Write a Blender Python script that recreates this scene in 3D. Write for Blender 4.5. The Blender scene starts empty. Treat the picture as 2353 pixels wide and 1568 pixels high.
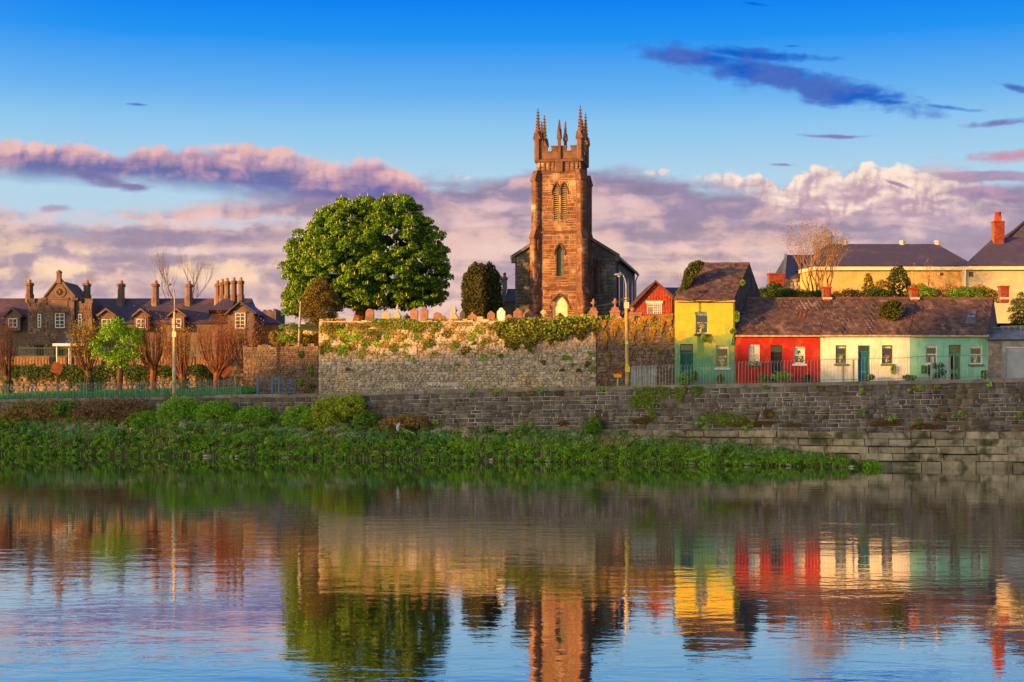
import bpy, math, random
import numpy as np
from mathutils import Vector, Matrix

# ------------------------------------------------------------------ camera, sky, sun, exposure
SC = bpy.context.scene
COL = SC.collection
F, CX, HY, CH = 3410.0, 1176.5, 904.0, 5.0     # focal length and horizon in picture units (width 2353), eye height in m
cam = bpy.data.cameras.new('camera')
cam.sensor_width = 36.0
cam.lens = 36.0 * F / 2353.0
cam.shift_y = (HY - 784.0) / 2353.0
cam.clip_end = 20000.0
camo = bpy.data.objects.new('camera', cam)
COL.objects.link(camo)
camo.location = (0, 0, CH)
camo.rotation_euler = (math.radians(90), 0, 0)
SC.camera = camo
SC.view_settings.view_transform = 'Standard'
SC.view_settings.look = 'None'
SC.view_settings.gamma = 1.0
SC.view_settings.exposure = 1.38
SC.cycles.max_bounces = 6
SC.cycles.transparent_max_bounces = 8
SC.cycles.use_denoising = True

SUN_AZ, SUN_EL = math.radians(56.0), math.radians(6.5)   # from behind the viewpoint, to the left
SUN_DIR = Vector((-math.sin(SUN_AZ) * math.cos(SUN_EL), -math.cos(SUN_AZ) * math.cos(SUN_EL), math.sin(SUN_EL)))
sl = bpy.data.lights.new('sun', 'SUN')
sl.energy = 4.2
sl.angle = math.radians(0.5)
sl.color = (1.0, 0.45, 0.10)
slo = bpy.data.objects.new('sun', sl)
COL.objects.link(slo)
slo.rotation_euler = (-SUN_DIR).to_track_quat('-Z', 'Y').to_euler()


def lin(r, g, b):
    def f(c):
        c /= 255.0
        return c / 12.92 if c <= 0.04045 else ((c + 0.055) / 1.055) ** 2.4
    return (f(r), f(g), f(b), 1.0)


class Nodes:
    """small helper to write node trees as expressions"""
    def __init__(s, tree):
        s.t = tree

    def n(s, typ, **kw):
        nd = s.t.nodes.new(typ)
        for k, v in kw.items():
            setattr(nd, k, v)
        return nd

    def set(s, sock, v):
        if hasattr(v, 'is_output'):
            s.t.links.new(v, sock)
        elif v is not None:
            sock.default_value = v

    def m(s, op, a, b=None, c=None, clamp=False):
        nd = s.n('ShaderNodeMath', operation=op, use_clamp=clamp)
        s.set(nd.inputs[0], a)
        if b is not None:
            s.set(nd.inputs[1], b)
        if c is not None:
            s.set(nd.inputs[2], c)
        return nd.outputs[0]

    def mix(s, f, a, b, blend='MIX'):
        nd = s.n('ShaderNodeMix', data_type='RGBA', blend_type=blend)
        s.set(nd.inputs[0], f)
        s.set(nd.inputs[6], a)
        s.set(nd.inputs[7], b)
        return nd.outputs[2]

    def step(s, v, lo, hi, smooth=True):
        nd = s.n('ShaderNodeMapRange')
        nd.interpolation_type = 'SMOOTHSTEP' if smooth else 'LINEAR'
        s.set(nd.inputs[0], v)
        s.set(nd.inputs[1], lo)
        s.set(nd.inputs[2], hi)
        return nd.outputs[0]

    def xyz(s, x, y, z=0.0):
        nd = s.n('ShaderNodeCombineXYZ')
        s.set(nd.inputs[0], x)
        s.set(nd.inputs[1], y)
        s.set(nd.inputs[2], z)
        return nd.outputs[0]

    def sep(s, v):
        nd = s.n('ShaderNodeSeparateXYZ')
        s.set(nd.inputs[0], v)
        return nd.outputs

    def noise(s, vec, scale, detail=4, rough=0.55, dist=0.0):
        nd = s.n('ShaderNodeTexNoise')
        s.set(nd.inputs['Vector'], vec)
        nd.inputs['Scale'].default_value = scale
        nd.inputs['Detail'].default_value = detail
        nd.inputs['Roughness'].default_value = rough
        nd.inputs['Distortion'].default_value = dist
        return nd.outputs['Fac']

    def ramp(s, f, stops):
        nd = s.n('ShaderNodeValToRGB')
        s.set(nd.inputs[0], f)
        el = nd.color_ramp.elements
        while len(el) < len(stops):
            el.new(0.5)
        for e, (p, c) in zip(el, stops):
            e.position = p
            e.color = c
        return nd.outputs[0]


def cloud_map():
    """paints the evening clouds over azimuth and elevation; returns rgb, alpha arrays and the angular window"""
    A0, A1, E0, E1 = -0.56, 0.56, -0.012, 0.33
    W, H = 2100, 640
    rs = np.random.default_rng(21)
    az = np.linspace(A0, A1, W)[None, :]
    el = np.linspace(E0, E1, H)[:, None]
    x = (CX + F * np.tan(az) + 0 * el).astype(np.float32)
    y = (HY - F * np.tan(el) / np.cos(az)).astype(np.float32)

    def vnoise(px, py, seed):
        g = np.random.default_rng(seed).random((256, 256)).astype(np.float32)
        ix, iy = np.floor(px).astype(int), np.floor(py).astype(int)
        fx, fy = px - ix, py - iy
        fx, fy = fx * fx * fx * (fx * (fx * 6 - 15) + 10), fy * fy * fy * (fy * (fy * 6 - 15) + 10)
        a, b = g[iy & 255, ix & 255], g[iy & 255, (ix + 1) & 255]
        c, d = g[(iy + 1) & 255, ix & 255], g[(iy + 1) & 255, (ix + 1) & 255]
        return (a + (b - a) * fx) * (1 - fy) + (c + (d - c) * fx) * fy

    def fbm(px, py, seed, octv=6, gain=0.52, billow=False):
        t, amp, nrm = 0.0, 1.0, 0.0
        for o in range(octv):
            n = vnoise(px * 2 ** o + 17.3 * o, py * 2 ** o + 9.1 * o, seed + o)
            if billow:
                n = 1 - np.abs(2 * n - 1)
                n = 1 - n
            t = t + n * amp
            nrm += amp
            amp *= gain
        return t / nrm

    def ss(v, lo, hi):
        t = np.clip((v - lo) / (hi - lo), 0, 1)
        return t * t * (3 - 2 * t)

    def rgb(*c):
        return np.array(lin(*c)[:3])

    def mixc(a, b, t):
        return a + (b - a) * t[..., None]

    wx, wy = (fbm(x / 160, y / 90, 3, 4) - .5) * 60, (fbm(x / 160, y / 90, 8, 4) - .5) * 34
    X, Y = x + wx, y + wy
    soft = fbm(X / 260, Y / 70, 31, 7, .5)
    fine = fbm(X / 60, Y / 26, 51, 6, .55)
    streak = fbm(X / 420, Y / 34, 71, 6, .52)
    puff = fbm(X / 92, Y / 70, 91, 6, .48, True)
    puff2 = fbm(X / 40, Y / 34, 111, 5, .5, True)
    C = np.zeros(x.shape + (3,))
    T = np.zeros(x.shape)                       # opacity so far

    def over(col, al):
        nonlocal C, T
        al = np.clip(al, 0, 1)
        C[:] = C * (1 - al[..., None]) + col * al[..., None]
        T[:] = T + (1 - T) * al
    # --- lilac deck near the horizon
    tx = [-700, 0, 250, 480, 700, 900, 1100, 1380, 1500, 1600, 1800, 2000, 2353, 3100]
    ty = [480, 492, 505, 476, 425, 400, 392, 372, 380, 404, 412, 398, 405, 420]
    top = np.interp(x, tx, ty)
    h = (y - top) + (soft - .5) * 90 + (fine - .5) * 34
    al = ss(h, -14, 34)
    holes = ss(streak + (fine - .5) * .35, .60, .74) * ss(y, 600, 470) * ss(x, 900, 500)
    al = al * (1 - .75 * holes)
    tone = ss(soft * .5 + streak * .3 + puff * .2 + (fine - .5) * .36, .36, .66)
    low = ss(y, 430, 640)
    dk = mixc(np.broadcast_to(rgb(152, 138, 168), C.shape), np.broadcast_to(rgb(182, 158, 172), C.shape), low)
    lt = mixc(np.broadcast_to(rgb(218, 180, 182), C.shape), np.broadcast_to(rgb(240, 202, 184), C.shape), low * .9)
    over(mixc(dk, lt, tone), al)
    # warm cream glow low on the left
    g = np.exp(-((x - 230) / 260) ** 2 - ((y - 612) / 40) ** 2) + .7 * np.exp(-((x - 640) / 230) ** 2 - ((y - 628) / 34) ** 2) + .6 * np.exp(-((x - 40) / 120) ** 2 - ((y - 560) / 26) ** 2)
    over(np.broadcast_to(rgb(255, 218, 180), C.shape), .95 * g * ss(puff * .6 + fine * .5, .40, .62))
    g = np.exp(-((x - 350) / 330) ** 2 - ((y - 500) / 22) ** 2) + .8 * np.exp(-((x - 690) / 80) ** 2 - ((y - 482) / 24) ** 2) + .4 * np.exp(-((x - 1750) / 500) ** 2 - ((y - 480) / 30) ** 2)
    over(np.broadcast_to(rgb(238, 192, 182), C.shape), .8 * g * ss(puff * .5 + soft * .5, .40, .58))
    g = np.exp(-((x - 380) / 330) ** 2 - ((y - 548) / 13) ** 2) + .7 * np.exp(-((x - 620) / 90) ** 2 - ((y - 588) / 9) ** 2)
    over(np.broadcast_to(rgb(140, 126, 168), C.shape), .75 * g * ss(streak + .2, .4, .7))
    # --- cumulus bank on the left
    bx_ = [-700, -300, 0, 80, 150, 200, 240, 275, 320, 400, 440, 500, 540, 575, 610, 650, 690, 740, 770, 800, 830, 880, 910, 940, 1000, 1060]
    bt = [330, 325, 320, 324, 320, 334, 348, 350, 338, 338, 328, 336, 322, 315, 334, 336, 348, 362, 378, 372, 360, 364, 380, 402, 428, 460]
    bb = np.interp(x, [-700, 0, 60, 150, 240, 300, 360, 450, 600, 750, 900, 1060], [408, 410, 408, 412, 420, 420, 424, 432, 448, 466, 476, 480])
    tp = np.interp(x, bx_, bt)
    d_t = (y - tp) + (puff - .45) * 40 + (puff2 - .45) * 20 + (fine - .5) * 8 + 6
    d_b = (bb - y) + (soft - .5) * 34 + (fine - .5) * 12
    al = .95 * ss(d_t, -4, 20) * ss(d_b, -22, 34) * ss(x, 1050, 940)
    t = np.clip((y - tp) / np.maximum(bb - tp, 20), 0, 1)
    lump = (puff * .6 + puff2 * .4)
    emb = np.roll(lump, (-7, 5), (0, 1)) - lump
    lump = puff * .8 + puff2 * .2
    sh = np.clip(t * 1.1 - (lump - .48) * .7 + emb * .7 + (fine - .5) * .3 + (soft - .5) * .5 - .04, 0, 1)
    c = mixc(np.broadcast_to(rgb(236, 186, 182), C.shape), np.broadcast_to(rgb(188, 146, 172), C.shape), ss(sh, .0, .52))
    c = mixc(c, np.broadcast_to(rgb(104, 106, 166), C.shape), ss(sh, .36, .98))
    br = np.exp(-((x - 575) / 45) ** 2 - ((y - 335) / 22) ** 2) + .6 * np.exp(-((x - 470) / 50) ** 2 - ((y - 345) / 20) ** 2)
    c = mixc(c, np.broadcast_to(rgb(252, 206, 196), C.shape), np.clip(br * ss(lump, .30, .60), 0, 1))
    over(c, al)

    def blob(xc, yc, a, b, tilt, ns=.55, nf=.4):
        c_, s_ = math.cos(tilt), math.sin(tilt)
        dx, dy = X * .35 + x * .65 - xc, Y * .5 + y * .5 - yc
        r = ((dx * c_ + dy * s_) / a) ** 2 + ((-dx * s_ + dy * c_) / b) ** 2
        e = np.exp(-r)
        return e + ((streak - .5) * ns + (fine - .5) * nf) * np.clip(e * 3.5, 0, 1)
    # dark tail under it, and small stray scraps
    over(mixc(np.broadcast_to(rgb(104, 108, 166), C.shape), np.broadcast_to(rgb(140, 116, 166), C.shape), soft), .9 * ss(np.maximum(blob(225, 410, 140, 20, .20, .8, .7), blob(300, 428, 60, 11, .16, .8, .7)), .32, .95))
    over(np.broadcast_to(rgb(150, 120, 164), C.shape), .6 * ss(blob(122, 478, 60, 12, 0, .8, .9), .4, 1.1))
    # --- bright cumulus on the right
    rx = [1500, 1560, 1585, 1605, 1640, 1690, 1705, 1745, 1778, 1786, 1802, 1830, 1870, 1915, 1938, 1962, 1985, 2030, 2080, 2140, 2230, 2400]
    ry = [470, 445, 412, 394, 386, 400, 408, 394, 402, 424, 428, 398, 382, 380, 408, 386, 373, 380, 382, 394, 420, 440]
    rt = np.interp(x, rx, ry)
    d_t = (y - rt) + (puff2 - .45) * 34 + (puff - .45) * 30 + (fine - .5) * 10 + 8
    base = np.interp(x, [1500, 1700, 1900, 2150, 2400], [425, 452, 500, 512, 500])
    al = .96 * ss(d_t, -2, 16) * ss(base - y + (soft - .5) * 60 + (fine - .5) * 26, -22, 26) * ss(x + (puff - .5) * 160, 1540, 1640) * ss(x, 2330, 2120)
    lump = puff * .45 + puff2 * .4 + (fine - .5) * .3
    emb = np.roll(lump, (-6, 4), (0, 1)) - lump
    c = mixc(np.broadcast_to(rgb(255, 230, 210), C.shape), np.broadcast_to(rgb(200, 166, 182), C.shape), ss(.62 - lump + emb * 1.3 + (y - rt) / 250, .12, .88))
    over(c, al)
    for xc, yc, a, b in ((1062, 408, 34, 14), (1512, 396, 36, 10)):
        over(np.broadcast_to(rgb(250, 214, 202), C.shape), .75 * ss(np.exp(-((x - xc) / a) ** 2 - ((y - yc) / b) ** 2) * (1 + (puff2 - .45) * 2.2 + (fine - .5) * 1.6), .28, .95))
    # mauve sheets at the right edge
    mv = mixc(np.broadcast_to(rgb(150, 124, 170), C.shape), np.broadcast_to(rgb(206, 142, 164), C.shape), ss(fine * .5 + soft * .5, .40, .62))
    over(mv, .9 * ss(blob(2320, 362, 190, 20, -.03, .9, .8), .36, 1.0))
    over(mixc(np.broadcast_to(rgb(146, 128, 172), C.shape), np.broadcast_to(rgb(196, 156, 176), C.shape), fine), .9 * ss(np.maximum(blob(2270, 408, 190, 18, 0, .6, .5), blob(2270, 446, 170, 20, .05, .6, .5)), .42, .8))
    over(np.broadcast_to(rgb(150, 120, 160), C.shape), .85 * ss(blob(2060, 422, 46, 7, .3), .5, .9))
    # --- high deep blue cloud and scraps
    hi = np.maximum.reduce([blob(1600, 138, 150, 20, .12, .7, .5) + .1, blob(1755, 170, 220, 34, .18, .7, .5) + .12, blob(1900, 210, 240, 32, .15, .7, .5) + .12, blob(2020, 232, 120, 15, .10, .7, .5), blob(1740, 128, 160, 17, .05, .9, .6), blob(2180, 244, 190, 8, .06, .8, .5) - .3,
                            blob(2340, 200, 90, 13, .16, .8, .5), blob(2310, 278, 100, 12, -.04, .8, .5), blob(1930, 311, 90, 5, 0, .5, .4) - .08, blob(1735, 7, 50, 5, .1, .5, .4) - .1, blob(1820, 104, 30, 3, 0, .4, .3) - .2, blob(325, 242, 48, 4, .07, .5, .4) - .2,
                            blob(1745, 330, 60, 5, .1, .8, .5) - .3, blob(1800, 380, 50, 6, 0, .8, .5) - .25])
    hc = mixc(np.broadcast_to(rgb(6, 90, 200), C.shape), np.broadcast_to(rgb(70, 104, 190), C.shape), ss(soft * .6 + fine * .4, .46, .64))
    hc = mixc(hc, np.broadcast_to(rgb(132, 116, 176), C.shape), ss(y, 250, 300))
    over(hc, .95 * ss(hi + ((fine - .5) * .4 + (puff2 - .45) * .2) * np.clip(hi * 2.5, 0, 1), .24, .98))
    # thin veil
    over(np.broadcast_to(rgb(214, 200, 214), C.shape), .18 * ss(streak, .5, .75) * ss(y, 300, 420))
    C *= (1 + (fine - .5) * .22 + (puff2 - .45) * .12 + (streak - .5) * .12)[..., None]
    C = np.clip(C / np.maximum(T, .02)[..., None], 0, 1.1)
    T = np.clip((T - 0.06) / 0.94, 0, 1)
    edge = ss(az, A0, A0 + .1) * ss(-az, -A1, -A1 + .1) * ss(-el, -E1, -E1 + .04) + 0 * x
    return C, T, edge, (A0, A1, E0, E1)


SKY_GAIN = 2.0 ** (-SC.view_settings.exposure)


def make_world():
    w = bpy.data.worlds.new('World')
    SC.world = w
    w.use_nodes = True
    w.cycles.sampling_method = 'MANUAL'
    w.cycles.sample_map_resolution = 512
    t = w.node_tree
    t.nodes.clear()
    N = Nodes(t)
    C, T, edge, (A0, A1, E0, E1) = cloud_map()
    Hh, Ww = T.shape
    im = bpy.data.images.new('cloud_field', Ww, Hh, alpha=True, float_buffer=True)
    im.colorspace_settings.name = 'Non-Color'
    px = np.empty((Hh, Ww, 4), np.float32)
    px[..., :3] = C
    px[..., 3] = 1.0
    im2 = bpy.data.images.new('cloud_cover', Ww, Hh, alpha=True, float_buffer=True)
    im2.colorspace_settings.name = 'Non-Color'
    p2 = np.ones((Hh, Ww, 4), np.float32)
    p2[..., 0], p2[..., 1], p2[..., 2] = T, edge, 0
    im.pixels.foreach_set(px.ravel())
    im2.pixels.foreach_set(p2.ravel())
    tc = N.n('ShaderNodeTexCoord')
    x, y, z = N.sep(tc.outputs['Generated'])
    azn = N.m('ARCTAN2', x, y)
    eln = N.m('ARCSINE', z)
    v = N.m('MULTIPLY', eln, 10.0)
    uv = N.xyz(N.m('DIVIDE', N.m('SUBTRACT', azn, A0), A1 - A0), N.m('DIVIDE', N.m('SUBTRACT', eln, E0), E1 - E0), 0.0)
    tex = []
    for i_ in (im, im2):
        nd = N.n('ShaderNodeTexImage', image=i_, extension='EXTEND', interpolation='Linear')
        N.set(nd.inputs[0], uv)
        tex.append(nd.outputs[0])
    sp = N.sep(tex[1])
    cover = N.m('MULTIPLY', sp[0], sp[1])
    sky = N.n('ShaderNodeTexSky', sky_type='NISHITA')
    sky.sun_disc = False
    sky.sun_elevation = SUN_EL
    sky.sun_rotation = math.radians(236.0)
    sky.air_density = 1.0
    sky.dust_density = 1.0
    clear = N.ramp(N.m('DIVIDE', v, 6.0), [(0.0, lin(226, 200, 200)), (0.14, lin(196, 212, 226)), (0.24, lin(176, 212, 234)),
                                         (0.295, lin(142, 198, 238)), (0.33, lin(104, 178, 240)), (0.39, lin(36, 148, 242)), (0.445, lin(0, 124, 242)), (1.0, lin(30, 96, 190))])
    # broken cloud goes on outside the painted window, all round and overhead
    n_out = N.noise(N.xyz(N.m('MULTIPLY', x, 1.0), y, N.m('MULTIPLY', z, 2.5)), 3.0, 5, 0.55, 0.3)
    oc = N.m('MULTIPLY', N.step(n_out, 0.46, 0.60), N.m('SUBTRACT', 1.0, sp[1]))
    oc = N.m('MULTIPLY', oc, N.m('MULTIPLY_ADD', N.step(v, 3.0, 6.0), 0.45, 0.5))
    col = N.mix(oc, clear, N.mix(N.step(n_out, 0.5, 0.7), lin(226, 190, 186), lin(168, 150, 172)))
    col = N.mix(cover, col, tex[0])
    col = N.mix(1.0, col, (SKY_GAIN, SKY_GAIN, SKY_GAIN, 1), 'MULTIPLY')
    bg = N.n('ShaderNodeBackground')
    N.set(bg.inputs[0], col)
    bg.inputs[1].default_value = 1.0
    # towards the sun the clear evening sky takes over, brighter and warmer
    bg2 = N.n('ShaderNodeBackground')
    N.set(bg2.inputs[0], sky.outputs[0])
    bg2.inputs[1].default_value = NISHITA
    dt = N.n('ShaderNodeVectorMath', operation='DOT_PRODUCT')
    N.set(dt.inputs[0], tc.outputs['Generated'])
    dt.inputs[1].default_value = SUN_DIR
    mxs = N.n('ShaderNodeMixShader')
    N.set(mxs.inputs[0], N.step(dt.outputs['Value'], -0.30, 0.55))
    t.links.new(bg.outputs[0], mxs.inputs[1])
    t.links.new(bg2.outputs[0], mxs.inputs[2])
    ad = mxs
    out = N.n('ShaderNodeOutputWorld')
    t.links.new(ad.outputs[0], out.inputs[0])


NISHITA = 0.15
make_world()
RNG = random.Random(7)
NPR = np.random.default_rng(11)


# ------------------------------------------------------------------ materials
MATS = {}


def mat(name, c1, c2=None, scale=3.0, rough=0.85, bump=0.25, bscale=30.0, vary=0.0, spec=0.25, c3=None, s3=0.8, t3=(0.5, 0.7), detail=5, stretch=None, streak=None, samt=0.5):
    """procedural surface: two tones mixed by noise, per-piece variation, an optional third tone in patches with a shape of their own"""
    if name in MATS:
        return MATS[name]
    m = bpy.data.materials.new(name)
    m.use_nodes = True
    t = m.node_tree
    t.nodes.clear()
    N = Nodes(t)
    tc = N.n('ShaderNodeNewGeometry')
    pos = tc.outputs['Position']
    if stretch:
        nd = N.n('ShaderNodeVectorMath', operation='MULTIPLY')
        N.set(nd.inputs[0], pos)
        nd.inputs[1].default_value = stretch
        pos2 = nd.outputs[0]
    else:
        pos2 = pos
    c2 = c2 or c1
    f = N.step(N.noise(pos2, scale, detail, 0.6), 0.32, 0.68)
    col = N.mix(f, c1, c2)
    if c3 is not None:
        f3 = N.step(N.noise(pos, s3, 6, 0.6, 0.3), t3[0], t3[1])
        col = N.mix(f3, col, c3)
    if streak is not None:
        vm = N.n('ShaderNodeVectorMath', operation='MULTIPLY')
        N.set(vm.inputs[0], pos)
        vm.inputs[1].default_value = (2.6, 2.6, 0.32)
        fs_ = N.m('MULTIPLY', N.step(N.noise(vm.outputs[0], 1.0, 7, 0.68, 0.3), 0.50, 0.68), N.step(N.noise(pos, 0.7, 4, 0.6), 0.36, 0.60))
        fs2 = N.step(N.noise(pos, 5.0, 6, 0.7), 0.60, 0.74)
        col = N.mix(N.m('MULTIPLY', N.m('MAXIMUM', fs_, N.m('MULTIPLY', fs2, 0.6)), samt), col, streak)
    if vary > 0:
        oi = N.n('ShaderNodeObjectInfo')
        r = N.m('FRACT', N.m('ADD', oi.outputs['Random'], tc.outputs['Random Per Island']))
        hsv = N.n('ShaderNodeHueSaturation')
        N.set(hsv.inputs['Color'], col)
        N.set(hsv.inputs['Value'], N.m('MULTIPLY_ADD', r, vary * 2.0, 1.0 - vary))
        r2 = N.m('FRACT', N.m('MULTIPLY', r, 7.31))
        N.set(hsv.inputs['Saturation'], N.m('MULTIPLY_ADD', r2, vary * 0.9, 1.0 - vary * 0.45))
        N.set(hsv.inputs['Hue'], N.m('MULTIPLY_ADD', N.m('FRACT', N.m('MULTIPLY', r, 13.7)), vary * 0.05, 0.5 - vary * 0.025))
        col = hsv.outputs[0]
    b = N.n('ShaderNodeBsdfPrincipled')
    N.set(b.inputs['Base Color'], col)
    b.inputs['Roughness'].default_value = rough
    b.inputs['Specular IOR Level'].default_value = spec
    if bump > 0:
        bp = N.n('ShaderNodeBump')
        bp.inputs['Strength'].default_value = bump
        bp.inputs['Distance'].default_value = 0.02
        N.set(bp.inputs['Height'], N.noise(pos2, bscale, 5, 0.6))
        t.links.new(bp.outputs[0], b.inputs['Normal'])
    o = N.n('ShaderNodeOutputMaterial')
    t.links.new(b.outputs[0], o.inputs[0])
    MATS[name] = m
    return m


def leafmat(name, c1, c2, vary=0.35, scale=0.7, trans=0.25):
    if name in MATS:
        return MATS[name]
    m = bpy.data.materials.new(name)
    m.use_nodes = True
    t = m.node_tree
    t.nodes.clear()
    N = Nodes(t)
    ge = N.n('ShaderNodeNewGeometry')
    oi = N.n('ShaderNodeObjectInfo')
    r = N.m('FRACT', N.m('ADD', oi.outputs['Random'], ge.outputs['Random Per Island']))
    n = N.noise(ge.outputs['Position'], scale, 4, 0.6)
    f = N.m('ADD', N.m('MULTIPLY', r, 0.6), N.m('MULTIPLY', N.m('SUBTRACT', n, 0.3), 0.9), clamp=True)
    col = N.mix(f, c1, c2)
    hsv = N.n('ShaderNodeHueSaturation')
    N.set(hsv.inputs['Color'], col)
    N.set(hsv.inputs['Value'], N.m('MULTIPLY_ADD', N.m('FRACT', N.m('MULTIPLY', r, 5.7)), vary * 2, 1.0 - vary))
    col = hsv.outputs[0]
    b = N.n('ShaderNodeBsdfPrincipled')
    N.set(b.inputs['Base Color'], col)
    b.inputs['Roughness'].default_value = 0.6
    b.inputs['Specular IOR Level'].default_value = 0.25
    tr = N.n('ShaderNodeBsdfTranslucent')
    N.set(tr.inputs[0], col)
    mx = N.n('ShaderNodeMixShader')
    mx.inputs[0].default_value = trans
    t.links.new(b.outputs[0], mx.inputs[1])
    t.links.new(tr.outputs[0], mx.inputs[2])
    o = N.n('ShaderNodeOutputMaterial')
    t.links.new(mx.outputs[0], o.inputs[0])
    MATS[name] = m
    return m


def glassmat(name, tint=(0.9, 0.95, 1.0, 1), clear=0.90):
    if name in MATS:
        return MATS[name]
    m = bpy.data.materials.new(name)
    m.use_nodes = True
    t = m.node_tree
    t.nodes.clear()
    N = Nodes(t)
    gl = N.n('ShaderNodeBsdfGlossy')
    gl.inputs['Roughness'].default_value = 0.05
    gl.inputs['Color'].default_value = tint
    tr = N.n('ShaderNodeBsdfTransparent')
    mx = N.n('ShaderNodeMixShader')
    mx.inputs[0].default_value = clear
    t.links.new(gl.outputs[0], mx.inputs[1])
    t.links.new(tr.outputs[0], mx.inputs[2])
    o = N.n('ShaderNodeOutputMaterial')
    t.links.new(mx.outputs[0], o.inputs[0])
    MATS[name] = m
    return m


def watermat():
    m = bpy.data.materials.new('river_water')
    m.use_nodes = True
    t = m.node_tree
    t.nodes.clear()
    N = Nodes(t)
    ge = N.n('ShaderNodeNewGeometry')
    x, y, z = N.sep(ge.outputs['Position'])
    # ripples with crests across the view, sheltered and smoother under the far bank
    p1 = N.xyz(N.m('MULTIPLY', x, 0.5), y, 0.0)
    a = N.noise(p1, 1.1, 3, 0.5, 0.4)
    b_ = N.noise(N.xyz(N.m('MULTIPLY', x, 0.7), y, 5.0), 3.6, 3, 0.55, 0.3)
    gust = N.noise(N.xyz(N.m('MULTIPLY', x, 0.35), y, 9.0), 0.09, 4, 0.6, 0.6)
    gust2 = N.noise(N.xyz(N.m('MULTIPLY', x, 0.16), y, 2.0), 0.8, 4, 0.6, 0.5)
    near = N.step(y, 108.0, 50.0)
    amp = N.m('MULTIPLY', N.m('MULTIPLY_ADD', near, 0.75, 0.25), N.m('MULTIPLY_ADD', N.step(gust, 0.35, 0.65), 0.8, 0.5))
    amp = N.m('ADD', amp, N.m('MULTIPLY', N.m('MULTIPLY', N.step(gust2, 0.66, 0.72), N.step(gust, 0.45, 0.62)), 1.2))
    h = N.m('ADD', N.m('MULTIPLY', a, 1.0), N.m('MULTIPLY', b_, 0.32))
    h = N.m('MULTIPLY', h, amp)
    bp = N.n('ShaderNodeBump')
    bp.inputs['Strength'].default_value = 1.0
    bp.inputs['Distance'].default_value = 0.0092
    N.set(bp.inputs['Height'], h)
    gl = N.n('ShaderNodeBsdfGlossy')
    gl.inputs['Roughness'].default_value = 0.008
    gl.inputs['Color'].default_value = (0.97, 0.98, 1.0, 1)
    t.links.new(bp.outputs[0], gl.inputs['Normal'])
    df = N.n('ShaderNodeBsdfDiffuse')
    df.inputs['Color'].default_value = (0.020, 0.022, 0.012, 1)
    fr = N.n('ShaderNodeFresnel')
    fr.inputs['IOR'].default_value = 1.6
    t.links.new(bp.outputs[0], fr.inputs['Normal'])
    mx = N.n('ShaderNodeMixShader')
    N.set(mx.inputs[0], N.m('MULTIPLY_ADD', fr.outputs[0], 0.56, 0.46, clamp=True))
    t.links.new(df.outputs[0], mx.inputs[1])
    t.links.new(gl.outputs[0], mx.inputs[2])
    o = N.n('ShaderNodeOutputMaterial')
    t.links.new(mx.outputs[0], o.inputs[0])
    return m


# ------------------------------------------------------------------ geometry helpers
def P(x, y, Y):
    """a picture direction and a distance from the eye along the view -> a point in metres"""
    return Vector(((x - CX) / F * Y, Y, CH + (HY - y) / F * Y))


def X_(x, Y):
    return (x - CX) / F * Y


def Z_(y, Y):
    return CH + (HY - y) / F * Y


def link(o, parent=None):
    COL.objects.link(o)
    if parent is not None:
        o.parent = parent
        o.matrix_parent_inverse = (parent.matrix_basis if parent.parent is None else WORLD[parent.name]).inverted()
    WORLD[o.name] = o.matrix_basis.copy()
    return o


WORLD = {}


def tag(o, label=None, cat=None, group=None, kind=None):
    for k, v in (('label', label), ('category', cat), ('group', group), ('kind', kind)):
        if v:
            o[k] = v
    return o


def root(name, label, cat, loc=(0, 0, 0), group=None):
    o = bpy.data.objects.new(name, None)
    o.empty_display_size = 0.3
    o.location = loc
    COL.objects.link(o)
    WORLD[o.name] = Matrix.Translation(Vector(loc))
    o.matrix_basis = Matrix.Translation(Vector(loc))
    return tag(o, label, cat, group)


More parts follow.
